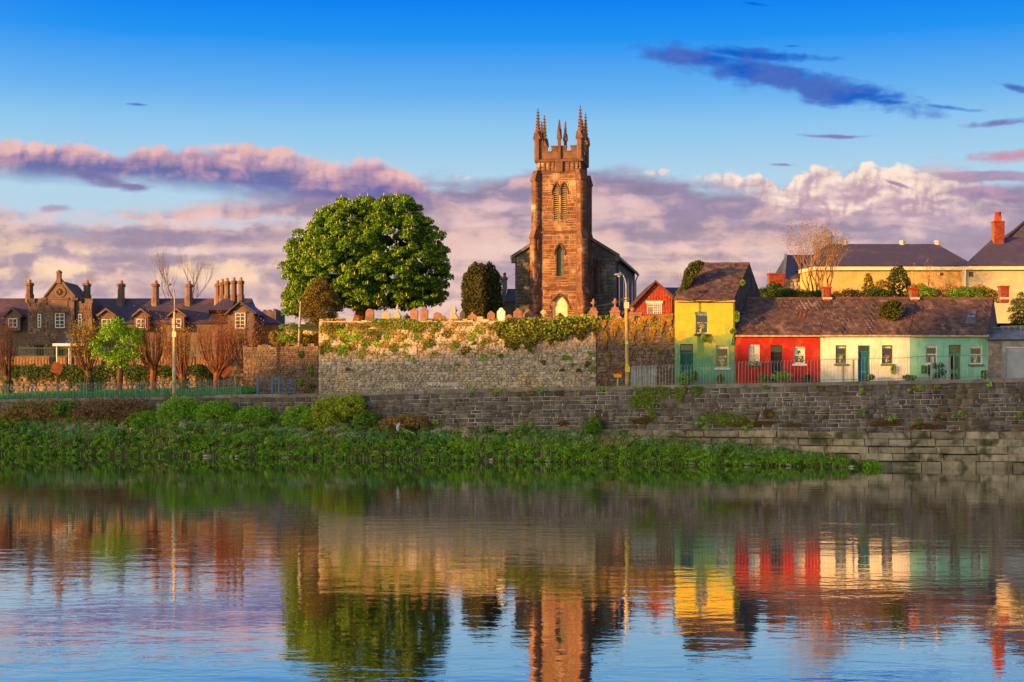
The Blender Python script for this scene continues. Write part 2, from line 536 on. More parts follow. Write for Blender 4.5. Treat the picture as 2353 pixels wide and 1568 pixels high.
class MB:
    def __init__(s, T=None):
        s.v, s.f, s.T = [], [], T

    def add(s, vs, fs):
        k = len(s.v)
        for p in vs:
            p = Vector(p)
            s.v.append(tuple(s.T @ p) if s.T is not None else tuple(p))
        for f in fs:
            s.f.append(tuple(i + k for i in f))
        return s

    def hexa(s, b):
        """eight points: four of the bottom ring, four of the top ring"""
        return s.add(b, [(3, 2, 1, 0), (4, 5, 6, 7), (0, 1, 5, 4), (1, 2, 6, 5), (2, 3, 7, 6), (3, 0, 4, 7)])

    def box(s, x0, x1, y0, y1, z0, z1):
        return s.hexa([(x0, y0, z0), (x1, y0, z0), (x1, y1, z0), (x0, y1, z0), (x0, y0, z1), (x1, y0, z1), (x1, y1, z1), (x0, y1, z1)])

    def quad(s, a, b, c, d):
        return s.add([a, b, c, d], [(0, 1, 2, 3)])

    def tri(s, a, b, c):
        return s.add([a, b, c], [(0, 1, 2)])

    def prism(s, poly, y0, y1):
        """outline in x,z extruded along y"""
        n = len(poly)
        vs = [(x, y0, z) for x, z in poly] + [(x, y1, z) for x, z in poly]
        fs = [tuple(range(n)), tuple(range(2 * n - 1, n - 1, -1))]
        fs += [((i + 1) % n, i, n + i, n + (i + 1) % n) for i in range(n)]
        return s.add(vs, fs)

    def tube(s, pts, rads, n=6, cap=True):
        pts = [Vector(p) for p in pts]
        vs, fs = [], []
        for i, p in enumerate(pts):
            d = (pts[min(i + 1, len(pts) - 1)] - pts[max(i - 1, 0)])
            d = d.normalized() if d.length > 1e-6 else Vector((0, 0, 1))
            a = d.orthogonal().normalized() if abs(d.z) < 0.9 else Vector((1, 0, 0)).cross(d).normalized()
            b = d.cross(a)
            for k in range(n):
                an = 2 * math.pi * k / n
                vs.append(p + (a * math.cos(an) + b * math.sin(an)) * rads[i])
        for i in range(len(pts) - 1):
            for k in range(n):
                fs.append((i * n + k, i * n + (k + 1) % n, (i + 1) * n + (k + 1) % n, (i + 1) * n + k))
        if cap:
            fs.append(tuple(range(n - 1, -1, -1)))
            fs.append(tuple(range((len(pts) - 1) * n, len(pts) * n)))
        return s.add(vs, fs)

    def lathe(s, cx, cy, prof, n=10, rot=0.0):
        vs, fs = [], []
        for r, z in prof:
            for k in range(n):
                a = rot + 2 * math.pi * k / n
                vs.append((cx + r * math.cos(a), cy + r * math.sin(a), z))
        for i in range(len(prof) - 1):
            for k in range(n):
                fs.append((i * n + k, i * n + (k + 1) % n, (i + 1) * n + (k + 1) % n, (i + 1) * n + k))
        fs.append(tuple(range(n - 1, -1, -1)))
        fs.append(tuple(range((len(prof) - 1) * n, len(prof) * n)))
        return s.add(vs, fs)

    def mesh(s, name, m, smooth=False):
        me = bpy.data.meshes.new(name)
        me.from_pydata(s.v, [], s.f)
        me.materials.append(m)
        if smooth:
            me.polygons.foreach_set('use_smooth', [True] * len(me.polygons))
        me.update()
        return me

    def build(s, name, m, parent=None, smooth=False):
        o = bpy.data.objects.new(name, s.mesh(name, m, smooth))
        return link(o, parent)


def np_object(name, V, Q, m, parent=None):
    """V (n,3), Q (k,4) -> mesh object, fast"""
    me = bpy.data.meshes.new(name)
    V = np.asarray(V, dtype=np.float32)
    Q = np.asarray(Q, dtype=np.int32)
    me.vertices.add(len(V))
    me.vertices.foreach_set('co', V.ravel())
    me.loops.add(Q.size)
    me.loops.foreach_set('vertex_index', Q.ravel())
    me.polygons.add(len(Q))
    me.polygons.foreach_set('loop_start', np.arange(0, Q.size, Q.shape[1], dtype=np.int32))
    me.polygons.foreach_set('loop_total', np.full(len(Q), Q.shape[1], dtype=np.int32))
    me.materials.append(m)
    me.update()
    me.validate()
    return link(bpy.data.objects.new(name, me), parent)


def leaves(pos, nrm, size, aspect=0.7, up=None):
    """rhombic leaf faces; returns V, Q"""
    pos = np.asarray(pos, float)
    n = len(pos)
    nrm = np.asarray(nrm, float)
    nrm = nrm / (np.linalg.norm(nrm, axis=1, keepdims=True) + 1e-9)
    r = NPR.normal(size=(n, 3)) if up is None else np.asarray(up, float) + NPR.normal(size=(n, 3)) * 0.25
    t = np.cross(nrm, r)
    t /= (np.linalg.norm(t, axis=1, keepdims=True) + 1e-9)
    b = np.cross(nrm, t)
    size = np.broadcast_to(np.asarray(size, float), (n,))[:, None]
    V = np.empty((n, 4, 3))
    V[:, 0] = pos - b * size * 0.5
    V[:, 1] = pos + t * size * aspect * 0.5 + nrm * size * 0.12
    V[:, 2] = pos + b * size * 0.5
    V[:, 3] = pos - t * size * aspect * 0.5 + nrm * size * 0.12
    return V.reshape(-1, 3), np.arange(n * 4).reshape(-1, 4)


def clump_leaves(centers, radii, per, size, out=0.8, squash=0.75, aspect=0.7):
    """leaves spread over the outside of round clumps"""
    C, Nn, S = [], [], []
    for c, r in zip(centers, radii):
        k = int(per * (r / max(np.mean(radii), 1e-6)) ** 2)
        d = NPR.normal(size=(k, 3))
        d /= np.linalg.norm(d, axis=1, keepdims=True)
        d[:, 2] = np.where(d[:, 2] < -0.35, -d[:, 2], d[:, 2])
        rr = r * (0.55 + 0.5 * NPR.random((k, 1)) ** 0.6)
        q = d * rr
        q[:, 2] *= squash
        C.append(np.asarray(c) + q)
        nn = d * out + NPR.normal(size=(k, 3)) * 0.45
        Nn.append(nn)
        S.append(size * (0.65 + 0.7 * NPR.random(k)))
    return leaves(np.concatenate(C), np.concatenate(Nn), np.concatenate(S), aspect)


# ---- laid pieces: stones, bricks, slates
def unit_stone(jit, seed):
    r = np.random.default_rng(seed)
    v = np.array([(-.5, 0, -.5), (.5, 0, -.5), (.5, 0, .5), (-.5, 0, .5), (-.5, 1, -.5), (.5, 1, -.5), (.5, 1, .5), (-.5, 1, .5)], float)
    # y is the depth axis: 0 at the back, 1 proud at the face
    j = r.uniform(-jit, jit, (4, 3))
    v[4:, 0] = v[4:, 0] * 0.95 + j[:, 0]
    v[4:, 2] = v[4:, 2] * 0.92 + j[:, 2]
    v[4:, 1] += j[:, 1] * 2.2
    v[:4, 0] += j[:, 0]
    v[:4, 2] += j[:, 2]
    f = [(4, 5, 6, 7), (0, 1, 5, 4), (1, 2, 6, 5), (2, 3, 7, 6), (3, 0, 4, 7)]
    return v, f


STONE_FACES = np.array([(4, 7, 6, 5), (0, 4, 5, 1), (1, 5, 6, 2), (2, 6, 7, 3), (3, 7, 4, 0)])
UNITS = {}


def units(kind, jit, m, name):
    key = (kind, m.name, name)
    if key not in UNITS:
        L = []
        for k in range(6):
            v, f = unit_stone(jit, 100 + k)
            me = bpy.data.meshes.new(name)
            me.from_pydata([tuple(p) for p in v], [], [tuple(q) for q in STONE_FACES])
            me.materials.append(m)
            L.append((v, me))
        UNITS[key] = L
    return UNITS[key]


def courses(w, h, ch, cw, rng, split=0.15):
    out = []
    v = 0.0
    while v < h - 0.02:
        c = min(rng.uniform(*ch), h - v)
        if h - v - c < ch[0] * 0.5:
            c = h - v
        u = -rng.uniform(0, cw[1] * 0.5)
        while u < w:
            l = rng.uniform(*cw)
            a, b = max(u, 0.0), min(u + l, w)
            if b - a > 0.06:
                if rng.random() < split and c > 0.24:
                    k = rng.uniform(0.4, 0.6)
                    out.append((a, b, v, v + c * k))
                    out.append((a, b, v + c * k, v + c))
                else:
                    out.append((a, b, v, v + c))
            u += l
        v += c
    return out


def cut(rects, holes):
    for (hu0, hu1, hv0, hv1) in holes:
        nxt = []
        for (a, b, c, d) in rects:
            if b <= hu0 or a >= hu1 or d <= hv0 or c >= hv1:
                nxt.append((a, b, c, d))
                continue
            if c < hv0 and hv0 - c > 0.08:
                nxt.append((a, b, c, hv0))
                c = hv0
            if d > hv1 and d - hv1 > 0.08:
                nxt.append((a, b, hv1, d))
                d = hv1
            if hu0 - a > 0.06:
                nxt.append((a, hu0, c, d))
            if b - hu1 > 0.06:
                nxt.append((hu1, b, c, d))
        rects = nxt
    return rects


def lay(parent, name, rects, frame, m, th=0.05, gap=0.02, singles=0, jit=0.04, rest='stonework', rng=None):
    """frame(u, v) -> point, along, up, outward; the largest pieces become parts of their own, the others one part"""
    rng = rng or RNG
    U = units('s', jit, m, name)
    order = sorted(range(len(rects)), key=lambda i: -(rects[i][1] - rects[i][0]) * (rects[i][3] - rects[i][2]))
    alone = set(order[:singles])
    VV = []
    for i, (a, b, c, d) in enumerate(rects):
        o, eu, ev, n = frame((a + b) / 2, (c + d) / 2)
        su, sv = (b - a) - gap, (d - c) - gap
        if su < 0.02 or sv < 0.02:
            continue
        t = th * rng.uniform(0.75, 1.3)
        v, me = U[rng.randrange(6)]
        M = Matrix(((eu.x * su, n.x * t, ev.x * sv, o.x), (eu.y * su, n.y * t, ev.y * sv, o.y), (eu.z * su, n.z * t, ev.z * sv, o.z), (0, 0, 0, 1)))
        if i in alone:
            ob = bpy.data.objects.new(name, me)
            ob.matrix_basis = M
            link(ob, parent)
        else:
            A = np.array(M)
            VV.append(v @ A[:3, :3].T + A[:3, 3])
    if VV:
        V = np.concatenate(VV)
        k = len(VV)
        Q = (STONE_FACES[None] + (np.arange(k) * 8)[:, None, None]).reshape(-1, 4)
        return tag(np_object(rest, V, Q, m, parent), kind='stuff')


def plane_frame(O, eu, ev, n):
    O, eu, ev, n = Vector(O), Vector(eu), Vector(ev), Vector(n)
    return lambda u, v: (O + eu * u + ev * v, eu, ev, n)


def wall_holes(mb, O, eu, ev, n, w, h, holes, reveal=0.15):
    """a wall face with openings and their reveals"""
    O, eu, ev, n = Vector(O), Vector(eu), Vector(ev), Vector(n)
    us = sorted({0.0, w} | {x for q in holes for x in q[:2]})
    vs = sorted({0.0, h} | {x for q in holes for x in q[2:]})
    pt = lambda a, b, d=0.0: O + eu * a + ev * b - n * d
    for a, b in zip(us, us[1:]):
        for c, d in zip(vs, vs[1:]):
            mu, mv = (a + b) / 2, (c + d) / 2
            if any(q[0] < mu < q[1] and q[2] < mv < q[3] for q in holes):
                continue
            mb.quad(pt(a, c), pt(b, c), pt(b, d), pt(a, d))
    for a, b, c, d in holes:
        r = reveal
        mb.quad(pt(a, c), pt(a, d), pt(a, d, r), pt(a, c, r))
        mb.quad(pt(b, d), pt(b, c), pt(b, c, r), pt(b, d, r))
        mb.quad(pt(a, d), pt(b, d), pt(b, d, r), pt(a, d, r))
        mb.quad(pt(b, c), pt(a, c), pt(a, c, r), pt(b, c, r))


def arch_pts(a, hs, ht, n=7, p=1.25, q=0.72):
    """pointed arch from the left springing over the apex to the right springing"""
    L = []
    for i in range(-n, n + 1):
        x = a * i / n
        L.append((x, hs + (ht - hs) * (1 - (abs(i) / n) ** p) ** q))
    return L


def branchy(mb, p, d, L, r, depth, rng, spread=0.5, up=0.15, nmin=2, nmax=3, ends=None, taper=0.62, seg=3, sides=5, shrink=0.72):
    pts, rad = [Vector(p)], [r]
    dd = Vector(d).normalized()
    q = Vector(p)
    for i in range(seg):
        dd = (dd + Vector((rng.gauss(0, 0.10), rng.gauss(0, 0.10), rng.gauss(0, 0.06) + up * 0.35))).normalized()
        q = q + dd * (L / seg)
        pts.append(q.copy())
        rad.append(r * (1 - (1 - taper) * (i + 1) / seg))
    mb.tube(pts, rad, sides if r > 0.03 else 3, cap=False)
    if depth == 0:
        if ends is not None:
            ends.append((q.copy(), dd.copy()))
        return
    k = rng.randint(nmin, nmax)
    for i in range(k):
        ax = Vector((rng.gauss(0, 1), rng.gauss(0, 1), rng.gauss(0, 0.5)))
        ax = (ax - dd * ax.dot(dd))
        ax = ax.normalized() if ax.length > 0.01 else Vector((1, 0, 0))
        nd = (dd + ax * rng.uniform(spread * 0.5, spread * 1.3) + Vector((0, 0, up))).normalized()
        st = pts[-1] if i == 0 or rng.random() < 0.5 else pts[-2]
        branchy(mb, st, nd, L * rng.uniform(shrink - 0.1, shrink + 0.12), rad[-1] * rng.uniform(0.6, 0.85), depth - 1, rng, spread, up, nmin, nmax, ends, taper, seg, sides, shrink)
# ------------------------------------------------------------------ the setting: water, banks, ground
WALL = [(-420, 132, 930), (-200, 129.5, 925), (0, 127, 917.5), (400, 123, 911), (560, 121.3, 906.5), (743, 118.8, 905), (1091, 113.6, 893.5), (1551, 106.5, 885),
        (2000, 101.5, 876), (2353, 100, 869), (2900, 98.6, 860)]
WX = [X_(x, Y) for x, Y, y in WALL]
WY = [Y for x, Y, y in WALL]
WZ = [Z_(y, Y) for x, Y, y in WALL]
wall_Y = lambda X: float(np.interp(X, WX, WY))
wall_Z = lambda X: float(np.interp(X, WX, WZ))
SH = [(-420, 1040), (-200, 1042), (0, 1044), (470, 1050), (1000, 1057), (1500, 1066), (1900, 1073), (2060, 1077), (2900, 1077)]
SHX = [X_(x, 17050 / (y - 904)) for x, y in SH]
SHY = [17050 / (y - 904) for x, y in SH]
shore_Y = lambda X: float(np.interp(X, SHX, SHY))
BKX = [-60, -40, -20, -5, 9, 18, 22, 24.5, 60]
BKZ = [2.8, 2.7, 2.5, 2.1, 1.65, 1.0, 0.5, -0.3, -0.3]
bank_Z = lambda X: float(np.interp(X, BKX, BKZ))

water = MB()
water.quad((-400, -6, 0), (400, -6, 0), (400, 140, 0), (-400, 140, 0))
tag(water.build('water', watermat()), kind='structure')

grass_m = mat('grass_ground', lin(52, 84, 30), lin(82, 96, 44), 2.0, 0.95, 0.5, 25)
soil_m = mat('bank_soil', lin(58, 50, 38), lin(84, 74, 54), 2.5, 0.95, 0.6, 18)
tarmac_m = mat('tarmac', lin(62, 60, 60), lin(78, 76, 74), 3.0, 0.9, 0.3, 60)

# river bank between the wall foot and the water
bk = MB()
n = 90
xs = [-58 + i * (28.5 + 58) / n for i in range(n + 1)]
prof = [(-0.25, -0.35), (0.0, 0.02), (0.12, 0.45), (0.4, 0.72), (1.0, 1.0), (1.12, 1.02)]
rows = []
for X in xs:
    ys, yw, zb = shore_Y(X), wall_Y(X), bank_Z(X)
    row = []
    for t, h in prof:
        z = h * max(zb, 0.0) if h > 0 else h * 2
        z += RNG.uniform(-0.08, 0.08)
        if zb < 0:
            z = min(z, -0.2)
        row.append((X + RNG.uniform(-.2, .2), ys + t * (yw - ys) + RNG.uniform(-.15, .15), z))
    rows.append(row)
vs = [p for r in rows for p in r]
k = len(prof)
fs = [(i * k + j, (i + 1) * k + j, (i + 1) * k + j + 1, i * k + j + 1) for i in range(n) for j in range(k - 1)]
bk.add(vs, fs)
tag(bk.build('river_bank_ground', soil_m, None, True), kind='structure')

# street behind the river wall
rd = MB()
n = 60
vs, fs = [], []
for i in range(n + 1):
    X = -70 + i * 130 / n
    z = wall_Z(X) - 0.12
    vs += [(X, wall_Y(X) + 0.3, z), (X, wall_Y(X) + 6.5, z + 0.02), (X, 135.0, z + 0.06)]
for i in range(n):
    for j in range(2):
        fs.append((i * 3 + j, i * 3 + 3 + j, i * 3 + 4 + j, i * 3 + 1 + j))
rd.add(vs, fs)
tag(rd.build('road', tarmac_m), kind='structure')

# grass strip on the left, rising a little away from the street
gs = MB()
n = 40
vs, fs = [], []
for i in range(n + 1):
    X = -75 + i * (75 - 24) / n
    z = wall_Z(X) - 0.05
    for t, dz in ((0.6, 0.0), (3.0, 0.15), (9.0, 0.45), (24.0, 1.0)):
        vs.append((X, wall_Y(X) + t, z + dz))
for i in range(n):
    for j in range(3):
        fs.append((i * 4 + j, i * 4 + 4 + j, i * 4 + 5 + j, i * 4 + 1 + j))
gs.add(vs, fs)
tag(gs.build('grass_verge_ground', grass_m), kind='structure')

# higher ground behind: almshouse lawn, churchyard, gardens, then country to the horizon
hg = MB()
hg.quad((-120, 146.4, 7.2), (-26, 146.4, 7.2), (-26, 230, 7.4), (-120, 230, 7.4))
tag(hg.build('almshouse_lawn', grass_m), kind='structure')
cy = MB()
cy.add([(-17.2, 126.2, 10.3), (7.0, 119.0, 10.2), (12.5, 115.5, 9.6), (13.5, 135, 11.3), (-21, 133, 11.2), (-26, 230, 12), (60, 230, 12), (14, 123, 10.6), (60, 124, 10.9)],
       [(0, 1, 3, 4), (1, 2, 7, 3), (4, 3, 6, 5), (3, 7, 8, 6)])
tag(cy.build('churchyard_lawn', grass_m), kind='structure')
ld = MB()
ld.add([(-9000, 131, 3.9), (9000, 131, 3.9), (9000, 14000, 3.9), (-9000, 14000, 3.9)], [(0, 1, 2, 3)])
tag(ld.build('ground', grass_m), kind='structure')
hl = MB()
hp = [(-900, 0)]
for i in range(61):
    X = -900 + i * 30
    hp.append((X, (60 + 22 * math.sin(i * 0.21) + 9 * math.sin(i * 0.63 + 1) + RNG.uniform(-2, 2)) * min(1.0, max(.3, (X + 560) / 260))))
hp.append((900, 0))
hl.prism(hp, 1500, 1800)
tag(hl.build('hill', mat('far_wood', lin(60, 78, 46), lin(92, 98, 60), 0.02, 0.95, 0, 1)), kind='structure')
nb = MB()
nb.box(-600, 400, -300, -5.5, -2, 3.4)
tag(nb.build('near_quay_ground', tarmac_m), kind='structure')

# ------------------------------------------------------------------ unseen castle range on the near bank, its skyline shaped to shade the far side
castle = root('castle', 'unseen tall grey stone castle range behind the viewpoint, shaped for its shade', 'castle', (-185, -20, 3.4))
castle_m = mat('castle_stone', lin(120, 114, 104), lin(146, 138, 124), 0.8, 0.9, 0.4, 8)
rise = 125.0 / math.cos(SUN_AZ) * math.tan(SUN_EL)
XS = 125.0 * math.tan(SUN_AZ)
for a, b, zs in ((-75, -50, 10.2), (-50, -35, 11.2), (-35, 0, 10.8), (0, 7, 9.4), (7, 15, 8.4), (15, 20.5, 7.6), (20.5, 27.4, 6.2), (27.4, 50, 11.9), (50, 80, 9.0)):
    w = MB()
    w.box(a - XS + 0.01, b - XS - 0.01, -26, -14, 3.3, zs + rise)
    x = a
    while x < b - 1.0:
        w.box(x - XS, x - XS + 0.9, -14.7, -14.02, zs + rise, zs + rise + 0.4)
        x += 2.3
    w.build('shade_wall', castle_m, castle)

# ------------------------------------------------------------------ river wall: squared limestone blocks, coping, stepped plinth
rw_loc = (0, wall_Y(0) + 0.4, 0)
rwall = root('river_wall', 'long dark squared-stone river wall with pale mortar along the far bank', 'wall', rw_loc)
mortar_m = mat('wall_mortar', lin(190, 180, 164), lin(84, 76, 68), 0.7, 0.95, 0.4, 20)
block_m = mat('river_stone', lin(74, 66, 62), lin(104, 94, 86), 1.5, 0.85, 0.6, 20, vary=0.36, c3=lin(86, 72, 44), s3=0.35, t3=(0.50, 0.68), streak=lin(150, 144, 132), samt=.35)
step_m = mat('plinth_stone', lin(160, 144, 116), lin(124, 112, 88), 1.3, 0.9, 0.6, 14, vary=0.22, c3=lin(74, 70, 42), s3=0.8, t3=(0.48, 0.64), streak=lin(52, 46, 34), samt=.7)
cop_m = mat('coping_stone', lin(104, 96, 90), lin(128, 118, 106), 1.2, 0.9, 0.4, 20, vary=0.18, c3=lin(86, 84, 44), s3=0.9, t3=(0.5, 0.66))
cumx = [-62.0]
U2 = [0.0]
for i in range(1, 1300):
    X0 = cumx[-1]
    X1 = X0 + 0.1
    cumx.append(X1)
    U2.append(U2[-1] + math.hypot(0.1, wall_Y(X1) - wall_Y(X0)))
WLEN = U2[-1]
core = MB()
cs = [-62 + i * 2.0 for i in range(56)]
for a, b in zip(cs, cs[1:]):
    core.hexa([(a, wall_Y(a) + .06, -1), (b, wall_Y(b) + .06, -1), (b, wall_Y(b) + .8, -1), (a, wall_Y(a) + .8, -1),
               (a, wall_Y(a) + .06, wall_Z(a) - .25), (b, wall_Y(b) + .06, wall_Z(b) - .25), (b, wall_Y(b) + .8, wall_Z(b) - .25), (a, wall_Y(a) + .8, wall_Z(a) - .25)])
core.build('wall_core', mortar_m, rwall)


def wall_frame(u, v):
    X = float(np.interp(u, U2, cumx))
    d = Vector((0.2, wall_Y(X + 0.1) - wall_Y(X - 0.1), 0)).normalized()
    n = Vector((d.y, -d.x, 0))
    # courses follow the fall of the coping
    return Vector((X, wall_Y(X) + .062, v - 6.0 + wall_Z(X))), d, Vector((0, 0, 1)), n


rects = courses(WLEN, 5.72, (0.25, 0.40), (0.4, 1.0), RNG, 0.16)
keep = []
for r in rects:
    X = float(np.interp((r[0] + r[1]) / 2, U2, cumx))
    z = (r[2] + r[3]) / 2 - 6.0 + wall_Z(X)
    if X > 46 or X < -50:
        continue
    if z > bank_Z(X) - 0.3 and (z > 2.2 or X < 21):
        keep.append(r)
keep = [(r[0] + RNG.uniform(0, .025), r[1], r[2] + RNG.uniform(0, .015), r[3]) for r in keep]
lay(rwall, 'stone_block', keep, wall_frame, block_m, 0.045, 0.030, 290, 0.03, 'stone_blocks')
# coping stones
X = -60.0
while X < 46:
    L = RNG.uniform(1.2, 1.9)
    X1 = X + L - 0.02
    c = MB()
    j = RNG.uniform(-.015, .015)
    c.hexa([(X, wall_Y(X) - .07 + j, wall_Z(X) - .25), (X1, wall_Y(X1) - .07 + j, wall_Z(X1) - .25), (X1, wall_Y(X1) + .85, wall_Z(X1) - .25), (X, wall_Y(X) + .85, wall_Z(X) - .25),
            (X, wall_Y(X) - .04 + j, wall_Z(X) + j), (X1, wall_Y(X1) - .04 + j, wall_Z(X1) + j), (X1, wall_Y(X1) + .85, wall_Z(X1) + j), (X, wall_Y(X) + .85, wall_Z(X) + j)])
    c.build('coping_stone', cop_m, rwall)
    X += L
# stepped plinth at the foot, clear of the bank on the right
for s in range(5):
    z1 = 2.36 - s * 0.49
    X = 4.0 + s * 2.0
    while X < 47:
        L = RNG.uniform(1.2, 2.9)
        X1 = X + L - RNG.uniform(0.02, 0.06)
        c = MB()
        o = 0.26 + s * 0.33 + RNG.uniform(-.06, .06)
        dz = RNG.uniform(-.06, .05)
        e = [RNG.uniform(-.05, .05) for _ in range(4)]
        z0 = z1 - (0.44 if s < 4 else 1.4)
        c.hexa([(X, wall_Y(X) - o, z0), (X1, wall_Y(X1) - o, z0), (X1, wall_Y(X1) + .05, z0), (X, wall_Y(X) + .05, z0),
                (X + .02, wall_Y(X) - o + .05 + e[0], z1 + dz), (X1 - .02, wall_Y(X1) - o + .05 + e[1], z1 + dz + e[2] * .6), (X1, wall_Y(X1) + .05, z1 + dz), (X, wall_Y(X) + .05, z1 + dz)])
        c.build('plinth_stone', step_m, rwall)
        X += L

# ------------------------------------------------------------------ churchyard wall: pale rubble, with painted words
rub_m = mat('rubble_stone', lin(182, 166, 144), lin(148, 136, 120), 2.2, 0.9, 0.6, 22, vary=0.28, c3=lin(190, 156, 112), s3=0.45, t3=(0.50, 0.70), streak=lin(92, 84, 76), samt=.6)  # ochre patches put the gold of the sunlight into the stone colour
lime_m = mat('lime_mortar', lin(196, 178, 148), lin(158, 142, 120), 2.0, 0.95, 0.5, 18)
dark_rub_m = mat('dark_rubble', lin(112, 92, 76), lin(84, 72, 64), 2.2, 0.9, 0.6, 22, vary=0.30)
dark_mort_m = mat('dark_mortar', lin(104, 88, 72), lin(78, 68, 60), 2.0, 0.95, 0.5, 18)


def rubble_wall(label, A, B, z0, zA, zB, m, mm, singles, ch=(0.11, 0.28), cw=(0.16, 0.62), name='churchyard_wall', thick=0.7, cope=True):
    A, B = Vector(A), Vector(B)
    d = (B - A)
    w = d.length
    d.normalize()
    n = Vector((d.y, -d.x, 0))
    r = root(name, label, 'wall', (A.x, A.y, z0))
    k = MB()
    a, b = A - n * .0, B - n * .0
    k.hexa([(a.x, a.y, z0), (b.x, b.y, z0), tuple((b - n * thick).xy) + (z0,), tuple((a - n * thick).xy) + (z0,),
            (a.x, a.y, zA), (b.x, b.y, zB), tuple((b - n * thick).xy) + (zB,), tuple((a - n * thick).xy) + (zA,)])
    k.build('wall_core', mm, r)
    h = max(zA, zB) - z0
    rc = courses(w, h, ch, cw, RNG, 0.2)
    rc = [q for q in rc if q[3] + z0 <= zA + (zB - zA) * (q[0] + q[1]) / 2 / w + 0.03]
    # uneven: shift the joints a little
    rc = [(q[0], q[1], q[2], q[3] + RNG.uniform(-.02, .02)) for q in rc]
    lay(r, 'stone', rc, plane_frame((A.x, A.y, z0), d, (0, 0, 1), n), m, 0.07, 0.03, singles, 0.11, 'rubble_stones')
    if cope:
        u = 0.0
        while u < w:
            L = RNG.uniform(0.3, 0.8)
            u1 = min(u + L - .02, w)
            p, q = A + d * u, A + d * u1
            za, zb = zA + (zB - zA) * u / w, zA + (zB - zA) * u1 / w
            t = RNG.uniform(.03, .10) if RNG.random() < .7 else RNG.uniform(.1, .3)
            c = MB()
            c.hexa([tuple((p + n * .06).xy) + (za - .02,), tuple((q + n * .06).xy) + (zb - .02,), tuple((q - n * thick).xy) + (zb - .02,), tuple((p - n * thick).xy) + (za - .02,),
                    tuple((p + n * .03).xy) + (za + t,), tuple((q + n * .03).xy) + (zb + t * .9,), tuple((q - n * (thick - .05)).xy) + (zb + t,), tuple((p - n * (thick - .05)).xy) + (za + t * .85,)])
            c.build('coping_stone', m, r)
            u += L
    return r, d, n


YA = Vector((X_(735, 126), 126, 0))
YB = Vector((X_(1370, 118.5), 118.5, 0))
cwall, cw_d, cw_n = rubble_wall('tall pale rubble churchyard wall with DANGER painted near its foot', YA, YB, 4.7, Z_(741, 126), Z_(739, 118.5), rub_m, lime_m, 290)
# its return at the left end
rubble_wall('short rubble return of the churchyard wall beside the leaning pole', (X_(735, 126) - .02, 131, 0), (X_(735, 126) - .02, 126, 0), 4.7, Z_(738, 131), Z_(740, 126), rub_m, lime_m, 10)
rubble_wall('brown rubble wall between the churchyard wall and the yellow house', (X_(1370, 118.5) + .05, 118.2, 0), (X_(1552, 113.3), 113.4, 0), 5.4, Z_(742, 118), Z_(722, 113.4), dark_rub_m, dark_mort_m, 220)
rubble_wall('dark weathered rubble wall behind the blue gate', (X_(560, 131), 131, 0), (X_(735, 127), 127, 0), 4.4, Z_(800, 131), Z_(797, 127), dark_rub_m, dark_mort_m, 220)
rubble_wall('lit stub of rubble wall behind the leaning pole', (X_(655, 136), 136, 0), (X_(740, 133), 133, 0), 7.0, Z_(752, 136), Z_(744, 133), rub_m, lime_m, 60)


def lettering(txt, size, at, d, n, m, parent, tilt=0.0):
    cu = bpy.data.curves.new('lettering', 'FONT')
    cu.body = txt
    cu.size = size
    cu.extrude = 0.004
    cu.space_character = 1.1
    tmp = bpy.data.objects.new('tmp_text', cu)
    me = bpy.data.meshes.new_from_object(tmp)
    me.materials.append(m)
    ob = bpy.data.objects.new('lettering', me)
    up = Vector((0, 0, 1))
    ob.matrix_basis = Matrix(((d.x, up.x, n.x, at.x), (d.y, up.y, n.y, at.y), (d.z, up.z, n.z, at.z), (0, 0, 0, 1))) @ Matrix.Rotation(tilt, 4, 'Z')
    link(ob, parent)
    bpy.data.objects.remove(tmp)
    return ob


paint_y = mat('cream_paint', lin(238, 226, 176), lin(220, 206, 156), 8, 0.8, 0.0, 9)
paint_w = mat('white_paint_mark', lin(232, 230, 226), lin(206, 204, 200), 8, 0.8, 0.0, 9)


def on_cwall(x, y):
    """point on the churchyard wall face in that picture direction"""
    D = Vector(((x - CX) / F, 1, (HY - y) / F))
    s = (YA - Vector((0, 0, 0))).dot(cw_n) / D.dot(cw_n)
    return Vector((0, 0, CH)) + D * s + cw_n * 0.15


lettering('DANGER', 0.42, on_cwall(887, 892), cw_d, cw_n, paint_y, cwall)
lettering('NO PARKING', 0.40, on_cwall(986, 887), cw_d, cw_n, paint_w, cwall)
pl = MB()
q = on_cwall(946, 806)
pl.hexa([q - cw_d * .5 - Vector((0, 0, .35)), q + cw_d * .5 - Vector((0, 0, .35)), q + cw_d * .5 - cw_n * .12 - Vector((0, 0, .35)), q - cw_d * .5 - cw_n * .12 - Vector((0, 0, .35)),
         q - cw_d * .5 + Vector((0, 0, .35)), q + cw_d * .5 + Vector((0, 0, .35)), q + cw_d * .5 - cw_n * .12 + Vector((0, 0, .35)), q - cw_d * .5 - cw_n * .12 + Vector((0, 0, .35))])
pl.build('tablet', mat('tablet_stone', lin(196, 182, 160), lin(170, 156, 138), 3, 0.85, 0.2, 20), cwall)
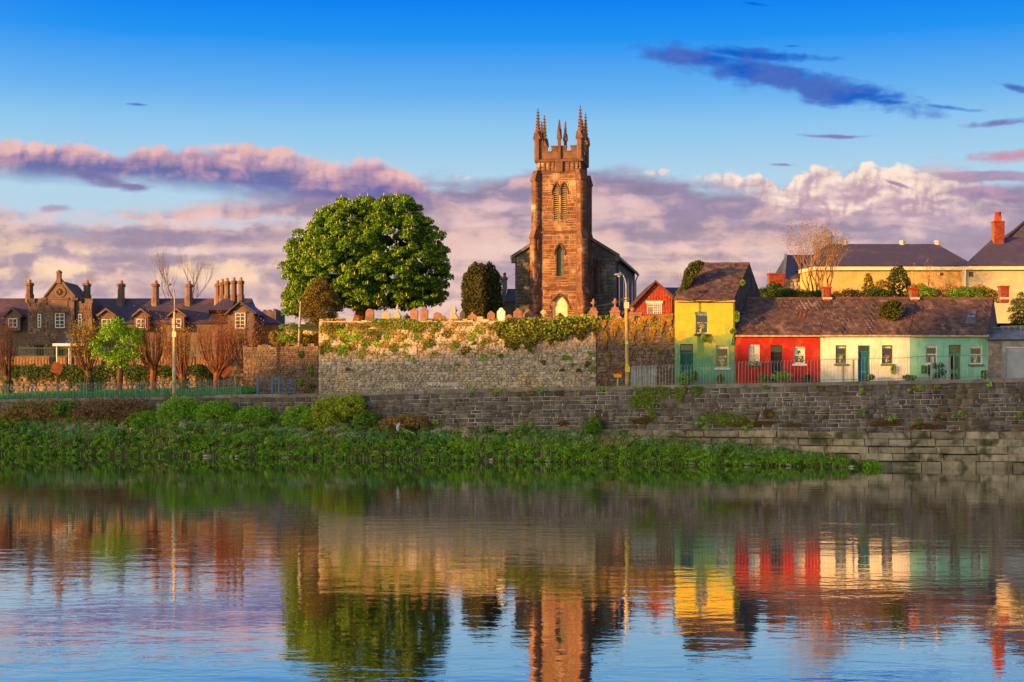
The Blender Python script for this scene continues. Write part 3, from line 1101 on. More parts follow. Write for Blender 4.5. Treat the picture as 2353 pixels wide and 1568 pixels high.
# ------------------------------------------------------------------ the church: tower with angle buttresses and pinnacles, nave, vestry
TF = Vector((X_(1284.3, 138), 138, 0))
ROT = math.radians(-10)
CT = Matrix.Translation(TF) @ Matrix.Rotation(ROT, 4, 'Z')
CR = Matrix.Rotation(ROT, 4, 'Z')
Zt = lambda y: Z_(y, 138)
church = root('church', 'tall brown stone church tower with pinnacles and a low nave behind', 'church', (TF.x, TF.y, 11.0))
ash_m = mat('tower_ashlar', lin(124, 88, 68), lin(90, 64, 53), 1.4, 0.88, 0.5, 20, vary=0.26, c3=lin(184, 150, 112), s3=0.35, t3=(0.50, 0.66), streak=lin(74, 58, 50), samt=.6)
ash_mort = mat('tower_mortar', lin(190, 152, 112), lin(160, 126, 94), 2.0, 0.95, 0.3, 20)
dress_m = mat('dressed_stone', lin(114, 82, 64), lin(88, 65, 53), 1.8, 0.85, 0.35, 16, vary=0.10)
grey_m = mat('nave_stone', lin(104, 98, 92), lin(78, 76, 74), 1.2, 0.9, 0.5, 18, vary=0.22, c3=lin(128, 124, 116), s3=0.4, t3=(0.5, 0.7))
slate_m = mat('slate', lin(74, 70, 84), lin(58, 56, 68), 2.0, 0.6, 0.25, 14, vary=0.22, spec=0.4)
slate_plain = mat('slate_plain', lin(70, 66, 80), lin(56, 54, 66), 6.0, 0.6, 0.35, 8, spec=0.4, stretch=(0.4, 1, 3.2))
lead_m = mat('lead_grey', lin(96, 98, 104), lin(74, 76, 84), 3, 0.55, 0.1, 10)
HW = 2.05         # half width of the tower
zb, z1, z2, z3, z4, z5, z6 = 11.0, Zt(661.6), Zt(533), Zt(394.6), Zt(368), Zt(350), Zt(335)
ex, ey, nz = CR @ Vector((1, 0, 0)), CR @ Vector((0, 1, 0)), Vector((0, 0, 1))

# body with openings on the front
m2 = lambda y: Zt(y) - zb
door_c, win_c, bel = (-0.0 + (1286 - 1284.3) / 24.7), (1286.5 - 1284.3) / 24.7, ((1278.3 - 1284.3) / 24.7, (1295.8 - 1284.3) / 24.7)
holes = [(HW + door_c - 0.78, HW + door_c + 0.78, 0.0, m2(678)),
         (HW + win_c - 0.36, HW + win_c + 0.36, m2(635), m2(563)),
         (HW + bel[0] - 0.27, HW + bel[0] + 0.27, m2(507), m2(423)),
         (HW + bel[1] - 0.27, HW + bel[1] + 0.27, m2(507), m2(423))]
body = MB(CT)
wall_holes(body, (-HW, 0, zb), (1, 0, 0), (0, 0, 1), (0, -1, 0), 2 * HW, z4 - zb, holes, 0.45)
body.quad((HW, 0, zb), (HW, 2 * HW, zb), (HW, 2 * HW, z4), (HW, 0, z4))
body.quad((-HW, 2 * HW, zb), (-HW, 0, zb), (-HW, 0, z4), (-HW, 2 * HW, z4))
body.quad((HW, 2 * HW, zb), (-HW, 2 * HW, zb), (-HW, 2 * HW, z4), (HW, 2 * HW, z4))
body.quad((-HW, 0, z4), (HW, 0, z4), (HW, 2 * HW, z4), (-HW, 2 * HW, z4))
body.build('tower', ash_mort, church)
# stone faces
fr = lambda O, u, n: plane_frame(CT @ Vector(O), CR @ Vector(u), (0, 0, 1), CR @ Vector(n))
rc = cut(courses(2 * HW, z4 - zb - .17, (0.26, 0.46), (0.35, 1.0), RNG, 0.35), holes)
lay(church, 'stone_block', rc, fr((-HW, 0, zb), (1, 0, 0), (0, -1, 0)), ash_m, 0.04, 0.045, 260, 0.02, 'tower_stonework')
for O, u, nn in (((HW, 0, zb), (0, 1, 0), (1, 0, 0)), ((-HW, 2 * HW, zb), (0, -1, 0), (-1, 0, 0))):
    lay(church, 'stone_block', courses(2 * HW, z4 - zb - .17, (0.3, 0.46), (0.5, 1.1), RNG, 0.2), fr(O, u, nn), ash_m, 0.05, 0.035, 0, 0.03, 'tower_stonework')
# frieze stage: plain stone with a row of shallow arched panels
for O, u, nn in (((-HW, 0, z3), (1, 0, 0), (0, -1, 0)), ((HW, 0, z3), (0, 1, 0), (1, 0, 0)), ((-HW, 2 * HW, z3), (0, -1, 0), (-1, 0, 0))):
    e = CR @ Vector(u)
    nv = CR @ Vector(nn)
    o = CT @ Vector(O)
    h = z4 - z3
    for i in range(8):
        if O[0] < 0 and O[1] == 0 and i in (3, 4):
            continue
        a = 0.25 + i * 0.45
        p = MB()
        for (b0, b1, c0, c1) in ((a, a + 0.07, 0.12, h - 0.12), (a + 0.38, a + 0.448, 0.12, h - 0.12), (a + 0.07, a + 0.38, h - 0.22, h - 0.12)):
            q = [o + e * bb + nz * cc for bb, cc in ((b0, c0), (b1, c0), (b1, c1), (b0, c1))]
            p.hexa([q[0] + nv * .11, q[1] + nv * .11, q[1], q[0], q[3] + nv * .11, q[2] + nv * .11, q[2], q[3]])
        p.build('frieze_panel', dress_m, church)


def string(z, dz, pr, name='string_course'):
    s = MB(CT)
    for (a0, a1, b0, b1) in ((-HW - pr, HW + pr, -pr, -0.002), (HW + 0.002, HW + pr, 0, 2 * HW), (-HW - pr, -HW - 0.002, 0, 2 * HW), (-HW - pr, HW + pr, 2 * HW + .002, 2 * HW + pr)):
        s.hexa([(a0, b0, z - dz), (a1, b0, z - dz), (a1, b1, z - dz), (a0, b1, z - dz), (a0, b0, z + .02), (a1, b0, z + .02), (a1, b1, z + dz * .8), (a0, b1, z + dz * .8)])
    s.build(name, dress_m, church)


string(z1, 0.14, 0.14)
string(z2, 0.14, 0.14)
string(z3, 0.12, 0.10)
string(z4, 0.16, 0.22, 'cornice')
# parapet with battlements
for O, u, nn in (((-HW, 0), (1, 0), (0, 1)), ((HW, 0), (0, 1), (-1, 0)), ((HW, 2 * HW), (-1, 0), (0, -1)), ((-HW, 2 * HW), (0, -1), (1, 0))):
    O, u, nn = Vector(O), Vector(u), Vector(nn)
    T = lambda a, d, z: (O.x + u.x * a + nn.x * d, O.y + u.y * a + nn.y * d, z)

    def slab(mb, a0, a1, zz0, zz1, d0=0.0, d1=0.32):
        mb.hexa([T(a0, d0, zz0), T(a1, d0, zz0), T(a1, d1, zz0), T(a0, d1, zz0), T(a0, d0, zz1), T(a1, d0, zz1), T(a1, d1, zz1), T(a0, d1, zz1)])
    pw = MB(CT)
    slab(pw, 0.33, 2 * HW - .33, z4 + .002, z5)
    pw.build('parapet', dress_m, church)
    for a0, a1 in ((0.34, 0.95), (1.35, 1.9), (2 * HW - 1.9, 2 * HW - 1.35), (2 * HW - 0.95, 2 * HW - 0.34)):
        k = MB(CT)
        slab(k, a0, a1, z5 + .002, z6 - .1)
        slab(k, a0 - .05, a1 + .05, z6 - .1, z6, -.05, .37)
        k.build('merlon', dress_m, church)
    for a0, a1 in ((0.96, 1.34), (2 * HW - 1.34, 2 * HW - .96)):
        k = MB(CT)
        slab(k, a0, a1, z5 + .002, z5 + .12, -.04, .36)
        k.build('crenel_sill', dress_m, church)


def pinnacle(cx, cy, r, zbase, zsh, zg, ztop, name='pinnacle', n=8):
    """shaft, gablets, crocketed spire, finial"""
    p = MB(CT)
    p.lathe(cx, cy, [(r, zbase), (r, zsh)], n, math.pi / 8 if n == 8 else math.pi / 4)
    p.lathe(cx, cy, [(r * 1.18, zsh + .002), (r * 1.18, zsh + .12)], n, math.pi / 8 if n == 8 else math.pi / 4)
    o = p.build(name, dress_m, church)
    g = MB(CT)
    for k in range(4):
        a = k * math.pi / 2
        d = Vector((math.cos(a), math.sin(a), 0))
        e = Vector((-d.y, d.x, 0))
        c = Vector((cx, cy, 0))
        w = r * 0.95
        g.add([c + d * r * 1.2 - e * w + nz * (zsh + .12), c + d * r * 1.2 + e * w + nz * (zsh + .12), c + d * r * 1.05 + nz * zg,
               c - e * w * .4 + nz * (zsh + .12), c + e * w * .4 + nz * (zsh + .12), c + nz * zg], [(0, 1, 2), (3, 5, 4), (0, 2, 5, 3), (1, 4, 5, 2), (0, 3, 4, 1)])
    g.build('gablet', dress_m, o)
    s = MB(CT)
    s.lathe(cx, cy, [(r * .92, zsh + .122), (r * .66, zg), (r * .10, ztop - .18), (r * .26, ztop - .14), (r * .10, ztop - .06), (0.01, ztop)], 8)
    for j in range(7):
        z = zg + (ztop - zg) * (0.04 + j * 0.13)
        rr = r * (.66 - .56 * (z - zg) / (ztop - .18 - zg))
        for k in range(4):
            a = k * math.pi / 2 + math.pi / 4
            x, y = cx + math.cos(a) * (rr + .03), cy + math.sin(a) * (rr + .03)
            q = r * .20
            s.hexa([(x - q * .6, y - q * .6, z - .05), (x + q * .6, y - q * .6, z - .05), (x + q * .6, y + q * .6, z - .05), (x - q * .6, y + q * .6, z - .05),
                    (x - q, y - q, z + .05), (x + q, y - q, z + .05), (x + q, y + q, z + .05), (x - q, y + q, z + .05)])
    s.build('spirelet', dress_m, o)


for sx, yy, zt_ in ((-1, 0.0, Zt(247)), (1, 0.0, Zt(244)), (-1, 2 * HW, Zt(259.5) + 0.6), (1, 2 * HW, Zt(258) + 0.6)):
    pinnacle(sx * HW * 0.97, yy + (0.08 if yy == 0 else -0.08), 0.34, z4 - .05, Zt(322), Zt(302), zt_)
pinnacle(0.05, -0.06, 0.19, z4 - 0.9, Zt(322), Zt(297), Zt(274), n=4)
pinnacle(0.05, 2 * HW - .1, 0.19, z4, Zt(322) + .5, Zt(302) + .4, Zt(274) + .6, n=4)
pinnacle(HW - .1, HW, 0.19, z4, Zt(322) + .2, Zt(300) + .2, Zt(274) + .3, n=4)
pinnacle(-HW + .1, HW, 0.19, z4, Zt(322) + .2, Zt(300) + .2, Zt(274) + .3, n=4)
cb = MB(CT)
cb.box(-0.28, 0.38, -0.24, -0.06, z4 - 1.15, z4 - .17)
cb.build('corbel', dress_m, church)

# angle buttresses in three stages with sloping heads
for sx, sy in ((-1, -1), (1, -1), (1, 1), (-1, 1)):
    c = Vector((sx * HW * .96, (0.1 if sy < 0 else 2 * HW - .1), 0))
    d = Vector((sx, sy, 0)).normalized()
    e = Vector((-d.y, d.x, 0))
    b = MB(CT)
    hw = 0.34
    lo = zb
    rects_all = []
    for pr, top, slope in ((0.84, z1, 0.75), (0.70, z2, 0.75), (0.54, z3 - 0.1, 0.9)):
        A = [c + d * (-.3) - e * hw, c + d * pr - e * hw, c + d * pr + e * hw, c + d * (-.3) + e * hw]
        b.hexa([q + nz * lo for q in A] + [q + nz * (top - slope + .12) for q in A])
        # weathered head
        A2 = [c + d * (-.3) - e * (hw + .05), c + d * (pr + .10) - e * (hw + .05), c + d * (pr + .10) + e * (hw + .05), c + d * (-.3) + e * (hw + .05)]
        zt0 = top - slope + .122
        B2 = [c + d * (-.3) - e * (hw + .03), c + d * (pr - .2) - e * (hw + .03), c + d * (pr - .2) + e * (hw + .03), c + d * (-.3) + e * (hw + .03)]
        b.hexa([q + nz * zt0 for q in A2] + [q + nz * (zt0 + .1) for q in A2])
        b.hexa([q + nz * (zt0 + .102) for q in A2] + [q + nz * (zt0 + slope + .1) for q in B2])
        rects_all.append((pr, lo, top - slope + .1))
        lo = top - slope + .12 if False else top
    o = b.build('buttress', dress_m, church)
    if sy < 0:
        lo = zb
        for pr, l0, t0 in rects_all:
            for O, uu, nn in ((c + d * (pr + .002) - e * hw, e, d), (c + d * 0.0 - e * (hw + .002), d, -e), (c + d * pr + e * (hw + .002), -d, e)):
                wd = 2 * hw if uu == e else pr
                rr_ = []
                z = 0.0
                while z < t0 - l0 - .1:
                    hh = RNG.uniform(.34, .5)
                    if RNG.random() < .6 or wd < .7:
                        rr_.append((0, wd, z, min(z + hh, t0 - l0)))
                    else:
                        k_ = RNG.uniform(.4, .6) * wd
                        rr_ += [(0, k_, z, min(z + hh, t0 - l0)), (k_, wd, z, min(z + hh, t0 - l0))]
                    z += hh
                lay(o, 'quoin', rr_, plane_frame(CT @ (O + nz * l0), CR @ uu, (0, 0, 1), CR @ nn), ash_m, .02, .025, 0, .006, 'quoin_stones')


def arched(parent, T, cx, y, a, z0, hs, ht, kind, depth=0.45):
    """arch plate closing the top corners of a rectangular opening, hood mould and filling; returns nothing"""
    pts = arch_pts(a - .04, hs, ht - .06)
    pl = MB(T)
    n = len(pts)
    yy = y - 0.012
    for i in range(n - 1):
        (xa, za), (xb, zb_) = pts[i], pts[i + 1]
        pl.quad((cx + xa, yy, za), (cx + xb, yy, zb_), (cx + xb, yy, ht + .03), (cx + xa, yy, ht + .03))
        pl.quad((cx + xb, yy, zb_), (cx + xa, yy, za), (cx + xa, yy + depth, za), (cx + xb, yy + depth, zb_))
    for s in (-1, 1):
        pl.box(cx + s * (a - .02) - .03, cx + s * (a - .02) + .03, yy, yy + depth, z0, hs)
    pl.build('window_surround', dress_m, parent)
    hd = MB(T)
    hp_ = arch_pts(a + .13, hs - .05, ht + .13)
    hp_ = [(hp_[0][0], hs - .3)] + hp_ + [(hp_[-1][0], hs - .3)]
    hd.tube([(cx + x, y - .06, z) for x, z in hp_], [.075] * len(hp_), 5)
    hd.build('hood_mould', dress_m, parent)


arched(church, CT, door_c, 0, 0.78, zb, m2(702) + zb, m2(678) + zb, 'door')
arched(church, CT, win_c, 0, 0.36, m2(635) + zb, m2(578) + zb, m2(563) + zb, 'win')
for q in bel:
    arched(church, CT, q, 0, 0.27, m2(507) + zb, m2(440) + zb, m2(423) + zb, 'bel', 0.4)
dr = MB(CT)
dr.box(door_c - .77, door_c + .77, .30, .36, zb, m2(678) + zb)
dr.build('door', mat('cream_door', lin(226, 214, 176), lin(206, 192, 152), 2, 0.7, 0.1, 12), church)
gl = MB(CT)
gl.box(win_c - .35, win_c + .35, .34, .37, m2(635) + zb, m2(563) + zb)
gl.build('window_pane', mat('lead_glass', lin(96, 104, 74), lin(70, 78, 62), 3, 0.35, 0.2, 14), church)
sill = MB(CT)
sill.hexa([(win_c - .5, -.1, Zt(636) - .25), (win_c + .5, -.1, Zt(636) - .25), (win_c + .5, .2, Zt(636) - .25), (win_c - .5, .2, Zt(636) - .25), (win_c - .5, -.06, Zt(636) - .05), (win_c + .5, -.06, Zt(636) - .05), (win_c + .5, .3, Zt(636) + .1), (win_c - .5, .3, Zt(636) + .1)])
sill.build('window_sill', dress_m, church)
louv_m = mat('louvre_wood', lin(190, 170, 120), lin(160, 140, 96), 3, 0.8, 0.2, 20)
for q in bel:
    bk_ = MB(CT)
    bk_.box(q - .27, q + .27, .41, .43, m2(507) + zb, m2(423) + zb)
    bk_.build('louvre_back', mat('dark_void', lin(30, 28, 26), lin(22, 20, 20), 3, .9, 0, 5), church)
    for i in range(17):
        z = m2(507) + zb + .08 + i * 0.195
        l = MB(CT)
        l.hexa([(q - .26, .02, z), (q + .26, .02, z), (q + .26, .30, z + .13), (q - .26, .30, z + .13), (q - .26, .02, z + .03), (q + .26, .02, z + .03), (q + .26, .30, z + .16), (q - .26, .30, z + .16)])
        l.build('louvre', louv_m, church)
# side belfry lancets seen edge-on on the shaded flank
for side, xx in ((1, HW),):
    b = MB(CT)
    b.box(xx + .055, xx + .09, 1.7, 2.9, m2(507) + zb, m2(430) + zb)
    b.build('louvre_panel', lead_m, church)

# nave
NW, NL, NY = 4.85, 20.0, 2 * HW + 0.02
ne, nr = Z_(592, 143), Z_(592, 143) + 4.85 * 0.62
nv = MB(CT)
nh = [(NW + 3.05 - .35, NW + 3.05 + .35, 4.0, 7.3), (NW - 3.05 - .35, NW - 3.05 + .35, 4.0, 7.3)]
wall_holes(nv, (-NW, NY, zb - .6), (1, 0, 0), (0, 0, 1), (0, -1, 0), 2 * NW, ne - zb + .6, nh, 0.3)
nv.add([(-NW, NY, ne), (NW, NY, ne), (0, NY, nr)], [(0, 1, 2)])
nv.quad((NW, NY, zb - .6), (NW, NY + NL, zb - .6), (NW, NY + NL, ne), (NW, NY, ne))
nv.quad((-NW, NY + NL, zb - .6), (-NW, NY, zb - .6), (-NW, NY, ne), (-NW, NY + NL, ne))
nv.add([(NW, NY + NL, zb - .6), (-NW, NY + NL, zb - .6), (-NW, NY + NL, ne), (0, NY + NL, nr), (NW, NY + NL, ne)], [(0, 1, 2, 3, 4)])
nv.build('nave_wall', grey_m, church)
rc = cut(courses(2 * NW, ne - zb, (0.3, 0.45), (0.5, 1.1), RNG, 0.2), [(a, b, c - .6, d - .6) for a, b, c, d in nh])
rc = [r for r in rc if r[1] < 2.6 or r[0] > 7.1]
lay(church, 'stone_block', rc, fr((-NW, NY, zb), (1, 0, 0), (0, -1, 0)), grey_m, 0.04, 0.03, 0, 0.03, 'nave_stonework')
rf = MB(CT)
sl_ = (nr - ne) / NW
for s in (-1, 1):
    a = (NW + .35)
    rf.hexa([(s * a, NY - .12, ne - .35 * sl_ + .05), (s * a, NY + NL + .1, ne - .35 * sl_ + .05), (0, NY + NL + .1, nr + .05), (0, NY - .12, nr + .05),
             (s * a, NY - .12, ne - .35 * sl_ + .22), (s * a, NY + NL + .1, ne - .35 * sl_ + .22), (0, NY + NL + .1, nr + .24), (0, NY - .12, nr + .24)])
rf.build('nave_roof', slate_plain, church)
for s in (-1, 1):
    c = MB(CT)
    c.hexa([(s * (NW + .42), NY - .28, ne - .2), (s * (NW + .42), NY - .125, ne - .2), (0, NY - .125, nr + .12), (0, NY - .28, nr + .12),
            (s * (NW + .42), NY - .28, ne + .12), (s * (NW + .42), NY - .125, ne + .12), (0, NY - .125, nr + .42), (0, NY - .28, nr + .42)])
    c.build('verge_coping', grey_m, church)
    k = MB(CT)
    k.box(s * NW - .35 if s < 0 else NW - .05, s * NW + .05 if s < 0 else NW + .35, NY - .2, NY + .25, ne - .55, ne - .05)
    k.build('kneeler', grey_m, church)
gu = MB(CT)
gu.box(NW + .3, NW + .48, NY + .1, NY + NL, ne - .36, ne - .2)
gu.build('gutter', lead_m, church)
for yy in (NY + .35, NY + NL - .5):
    dp = MB(CT)
    dp.tube([(NW + .4, yy, ne - .3), (NW + .14, yy, ne - .9), (NW + .14, yy, zb - .5)], [.07] * 3, 6)
    dp.build('downpipe', mat('black_iron', lin(28, 28, 32), lin(36, 36, 38), 3, .5, 0, 5), church)
for xx in (3.05, -3.05):
    arched(church, CT, xx, NY, 0.35, zb - .6 + 4.0, zb - .6 + 6.3, zb - .6 + 7.3, 'win', 0.3)
    g2 = MB(CT)
    g2.box(xx - .35, xx + .35, NY + .25, NY + .29, zb + 3.4, zb + 6.7)
    w_ = g2.build('window_pane', mat('nave_glass', lin(40, 36, 46), lin(66, 58, 58), 4, .2, .1, 9), church)
    f2 = MB(CT)
    for dx in (-.3, 0, .3):
        f2.box(xx + dx - .03, xx + dx + .03, NY + .2, NY + .245, zb + 3.4, zb + 6.6)
    f2.build('mullion', mat('maroon_paint', lin(112, 40, 44), lin(90, 34, 38), 4, .6, 0, 5), w_)
for i in range(4):
    yy = NY + 3.0 + i * 4.4
    wn = MB(CT)
    wn.prism([(0, 0)] * 0 + [(-.45, zb + 2.5), (.45, zb + 2.5), (.45, zb + 5.2), (0, zb + 6.1), (-.45, zb + 5.2)], -.02, .03)
    Rz = CT @ Matrix.Translation((NW + .03, yy, 0)) @ Matrix.Rotation(math.pi / 2, 4, 'Z')
    wn2 = MB(Rz)
    wn2.prism([(-.45, zb + 2.5), (.45, zb + 2.5), (.45, zb + 5.2), (0, zb + 6.1), (-.45, zb + 5.2)], -.02, .03)
    wn2.build('side_window', MATS['nave_glass'], church)

# vestry at the left, with a stone finial on its gable
VY = 150.0
vst = root('vestry', 'small slate-roofed stone vestry beside the dark yew', 'outbuilding', (X_(1168, VY), VY, 11.4))
xa, xb = X_(1150, VY), X_(1192, VY)
v = MB()
v.box(xa, xb, VY, VY + 4, 11.0, Z_(695, VY))
v.build('wall', grey_m, vst)
r_ = MB()
r_.hexa([(xa + .4, VY - .2, Z_(694, VY)), (xb, VY - .2, Z_(694, VY)), (xb, VY + 2, Z_(694, VY)), (xa + .4, VY + 2, Z_(694, VY)), (xa + .7, VY + 1.9, Z_(661, VY)), (xb, VY + 1.9, Z_(661, VY)), (xb, VY + 2, Z_(661, VY)), (xa + .7, VY + 2, Z_(661, VY))])
r_.build('roof', slate_plain, vst)
c_ = MB()
c_.hexa([(xa - .1, VY - .3, Z_(700, VY)), (xa + .38, VY - .3, Z_(700, VY)), (xa + .38, VY + .1, Z_(700, VY)), (xa - .1, VY + .1, Z_(700, VY)),
         (xa + .3, VY + 1.6, Z_(657, VY)), (xa + .68, VY + 1.6, Z_(657, VY)), (xa + .68, VY + 2.0, Z_(657, VY)), (xa + .3, VY + 2, Z_(657, VY))])
c_.build('gable_coping', grey_m, vst)
f_ = MB()
fx = X_(1159.5, VY)
f_.box(fx - .24, fx + .24, VY + 1.5, VY + 2, Z_(664, VY), Z_(640, VY))
f_.lathe(fx, VY + 1.75, [(.34, Z_(640, VY)), (.34, Z_(637, VY)), (.2, Z_(633, VY)), (.1, Z_(631, VY)), (.17, Z_(628, VY)), (.15, Z_(625, VY)), (.02, Z_(623, VY))], 8)
f_.build('chimney_finial', grey_m, vst)
# ------------------------------------------------------------------ the painted houses
HYF = 113.0
SK = 0.47                         # the plots run back at a slant
hx = lambda x: X_(x, HYF)
hz = lambda y: Z_(y, HYF)
HB = 5.35
white_p = mat('white_joinery', lin(226, 222, 210), lin(204, 198, 186), 5, 0.6, 0.1, 20)
glass_m = glassmat('window_glass')
lace_m = mat('lace', lin(222, 218, 208), lin(196, 192, 184), 6, 0.9, 0, 10)
gutter_m = mat('cream_fascia', lin(196, 170, 120), lin(150, 124, 84), 3, 0.7, 0.2, 15)
brick_m = mat('chimney_brick', lin(152, 62, 42), lin(122, 50, 36), 3, 0.9, 0.3, 20, vary=0.22)
brick_mort = mat('brick_mortar', lin(130, 90, 70), lin(110, 80, 64), 3, 0.95, 0.2, 20)
roof_slate_m = mat('house_slate', lin(96, 72, 66), lin(66, 53, 54), 1.4, 0.75, 0.4, 18, vary=0.32, spec=0.3, c3=lin(120, 98, 88), s3=0.6, t3=(0.52, 0.72), streak=lin(150, 136, 124), samt=.4)
under_m = mat('roof_felt', lin(44, 38, 38), lin(34, 30, 32), 3, .9, 0, 5)
rough_m = mat('gable_stone', lin(96, 86, 74), lin(66, 60, 54), 1.6, .95, .7, 12)
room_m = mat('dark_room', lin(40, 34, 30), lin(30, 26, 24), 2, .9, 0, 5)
ex0 = Vector((1, 0, 0))
upz = Vector((0, 0, 1))


def flowers(name, label, x, z, Y, h, col, pot, group=None):
    r = root(name, label, 'flowers', (x, Y, z))
    v_ = MB()
    v_.lathe(x, Y, [(.05, z), (.08, z + h * .12), (.09, z + h * .3), (.06, z + h * .36)], 8)
    v_.build('vase', pot, r, True)
    pts = np.array([(x + RNG.gauss(0, h * .17), Y + RNG.uniform(-.04, .04), z + h * (.62 + RNG.gauss(0, .16))) for _ in range(60)])
    V, Q = leaves(pts, NPR.normal(size=(60, 3)) * .5 + np.array([0, -1, .2]), .09, .9)
    np_object('bloom', V, Q, col, r)
    return r


def sash(parent, x0, x1, z0, z1, fm, sill_m=None, curtain='valance', rec=0.14, bars=False, sillw=0.12):
    """two-light sash window set back in its opening"""
    Y = HYF + rec
    f = MB()
    t = 0.075
    f.box(x0, x0 + t, Y - .05, Y + .05, z0, z1)
    f.box(x1 - t, x1, Y - .05, Y + .05, z0, z1)
    f.box(x0 + t, x1 - t, Y - .05, Y + .05, z0, z0 + t * 1.2)
    f.box(x0 + t, x1 - t, Y - .05, Y + .05, z1 - t, z1)
    zm = (z0 + z1) / 2
    f.box(x0 + t, x1 - t, Y - .035, Y + .04, zm - .035, zm + .035)
    w = f.build('window', fm, parent)
    for a, b in ((z0 + t * 1.2, zm - .035), (zm + .035, z1 - t)):
        g = MB()
        g.quad((x0 + t, Y, a), (x1 - t, Y, a), (x1 - t, Y, b), (x0 + t, Y, b))
        g.build('pane', glass_m, w)
    if curtain:
        c = MB()
        n = 24
        yb = Y + .09
        if curtain == 'valance':
            for i in range(n):
                a, b = x0 + t + (x1 - x0 - 2 * t) * i / n, x0 + t + (x1 - x0 - 2 * t) * (i + 1) / n
                la = zm + (z1 - zm) * (.62 + .12 * abs(math.sin(i / n * math.pi * 5)))
                lb = zm + (z1 - zm) * (.62 + .12 * abs(math.sin((i + 1) / n * math.pi * 5)))
                c.quad((a, yb + .01 * (i % 2), la), (b, yb + .01 * ((i + 1) % 2), lb), (b, yb, z1), (a, yb, z1))
        elif curtain == 'full':
            for s in (0, 1):
                for i in range(8):
                    f0, f1 = i / 8 * .44, (i + 1) / 8 * .44
                    if s:
                        f0, f1 = 1 - f1, 1 - f0
                    a, b = x0 + t + (x1 - x0 - 2 * t) * f0, x0 + t + (x1 - x0 - 2 * t) * f1
                    c.quad((a, yb + .02 * (i % 2), z0 + .2), (b, yb + .02 * ((i + 1) % 2), z0 + .2), (b, yb, z1), (a, yb, z1))
        elif curtain == 'half':
            for i in range(12):
                a, b = x0 + t + (x1 - x0 - 2 * t) * i / 12, x0 + t + (x1 - x0 - 2 * t) * (i + 1) / 12
                if 4 <= i <= 7:
                    lo = zm + (z1 - zm) * .55
                else:
                    lo = zm + .05
                c.quad((a, yb + .02 * (i % 2), lo), (b, yb + .02 * ((i + 1) % 2), lo), (b, yb, z1), (a, yb, z1))
        c.build('curtain', lace_m, w)
    s = MB()
    s.hexa([(x0 - sillw, HYF - .12, z0 - .16), (x1 + sillw, HYF - .12, z0 - .16), (x1 + sillw, HYF + .1, z0 - .16), (x0 - sillw, HYF + .1, z0 - .16),
            (x0 - sillw, HYF - .12, z0 - .03), (x1 + sillw, HYF - .12, z0 - .03), (x1 + sillw, HYF + .1, z0 - .002), (x0 - sillw, HYF + .1, z0 - .002)])
    s.build('sill', sill_m or fm, w)
    return w


def door(parent, x0, x1, z0, z1, dm, pm, fm, rec=0.18, fan=0.16, glazed=False):
    Y = HYF + rec
    zf = z1 - (z1 - z0) * fan
    d = MB()
    d.box(x0 + .06, x1 - .06, Y, Y + .05, z0, zf)
    o = d.build('door', dm, parent)
    w = (x1 - x0 - .12)
    for i in (0, 1):
        a = x0 + .06 + w * (.14 + .44 * i)
        b = a + w * .28
        for c, e in ((z0 + (zf - z0) * .10, z0 + (zf - z0) * .42), (z0 + (zf - z0) * .52, z0 + (zf - z0) * .92)):
            p = MB()
            for q in ((a, b, c, c + .03), (a, b, e - .03, e), (a, a + .03, c + .03, e - .03), (b - .03, b, c + .03, e - .03)):
                p.box(q[0], q[1], Y - .03, Y - .002, q[2], q[3])
            p.build('panel_moulding', fm, o)
            p = MB()
            p.box(a + .032, b - .032, Y - .012, Y - .003, c + .032, e - .032)
            p.build('door_panel', pm, o)
    k = MB()
    k.lathe(x1 - .2, Y - .05, [(.02, z0 + 1.0), (.035, z0 + 1.03), (.02, z0 + 1.06)], 6)
    k.build('door_knob', mat('brass', lin(190, 160, 90), lin(160, 130, 70), 4, .4, 0, 5), o)
    lb = MB()
    lb.box((x0 + x1) / 2 - .12, (x0 + x1) / 2 + .12, Y - .02, Y - .004, z0 + (zf - z0) * .46, z0 + (zf - z0) * .46 + .045)
    lb.build('letterbox', MATS['brass'], o)
    f = MB()
    f.box(x0, x0 + .06, Y - .08, Y + .06, z0, z1)
    f.box(x1 - .06, x1, Y - .08, Y + .06, z0, z1)
    f.box(x0 + .06, x1 - .06, Y - .08, Y + .06, z1 - .06, z1)
    f.box(x0 + .06, x1 - .06, Y - .06, Y + .06, zf, zf + .06)
    f.build('door_frame', fm, o)
    g = MB()
    g.quad((x0 + .06, Y + .02, zf + .06), (x1 - .06, Y + .02, zf + .06), (x1 - .06, Y + .02, z1 - .06), (x0 + .06, Y + .02, z1 - .06))
    g.build('fanlight', glass_m, o)
    return o


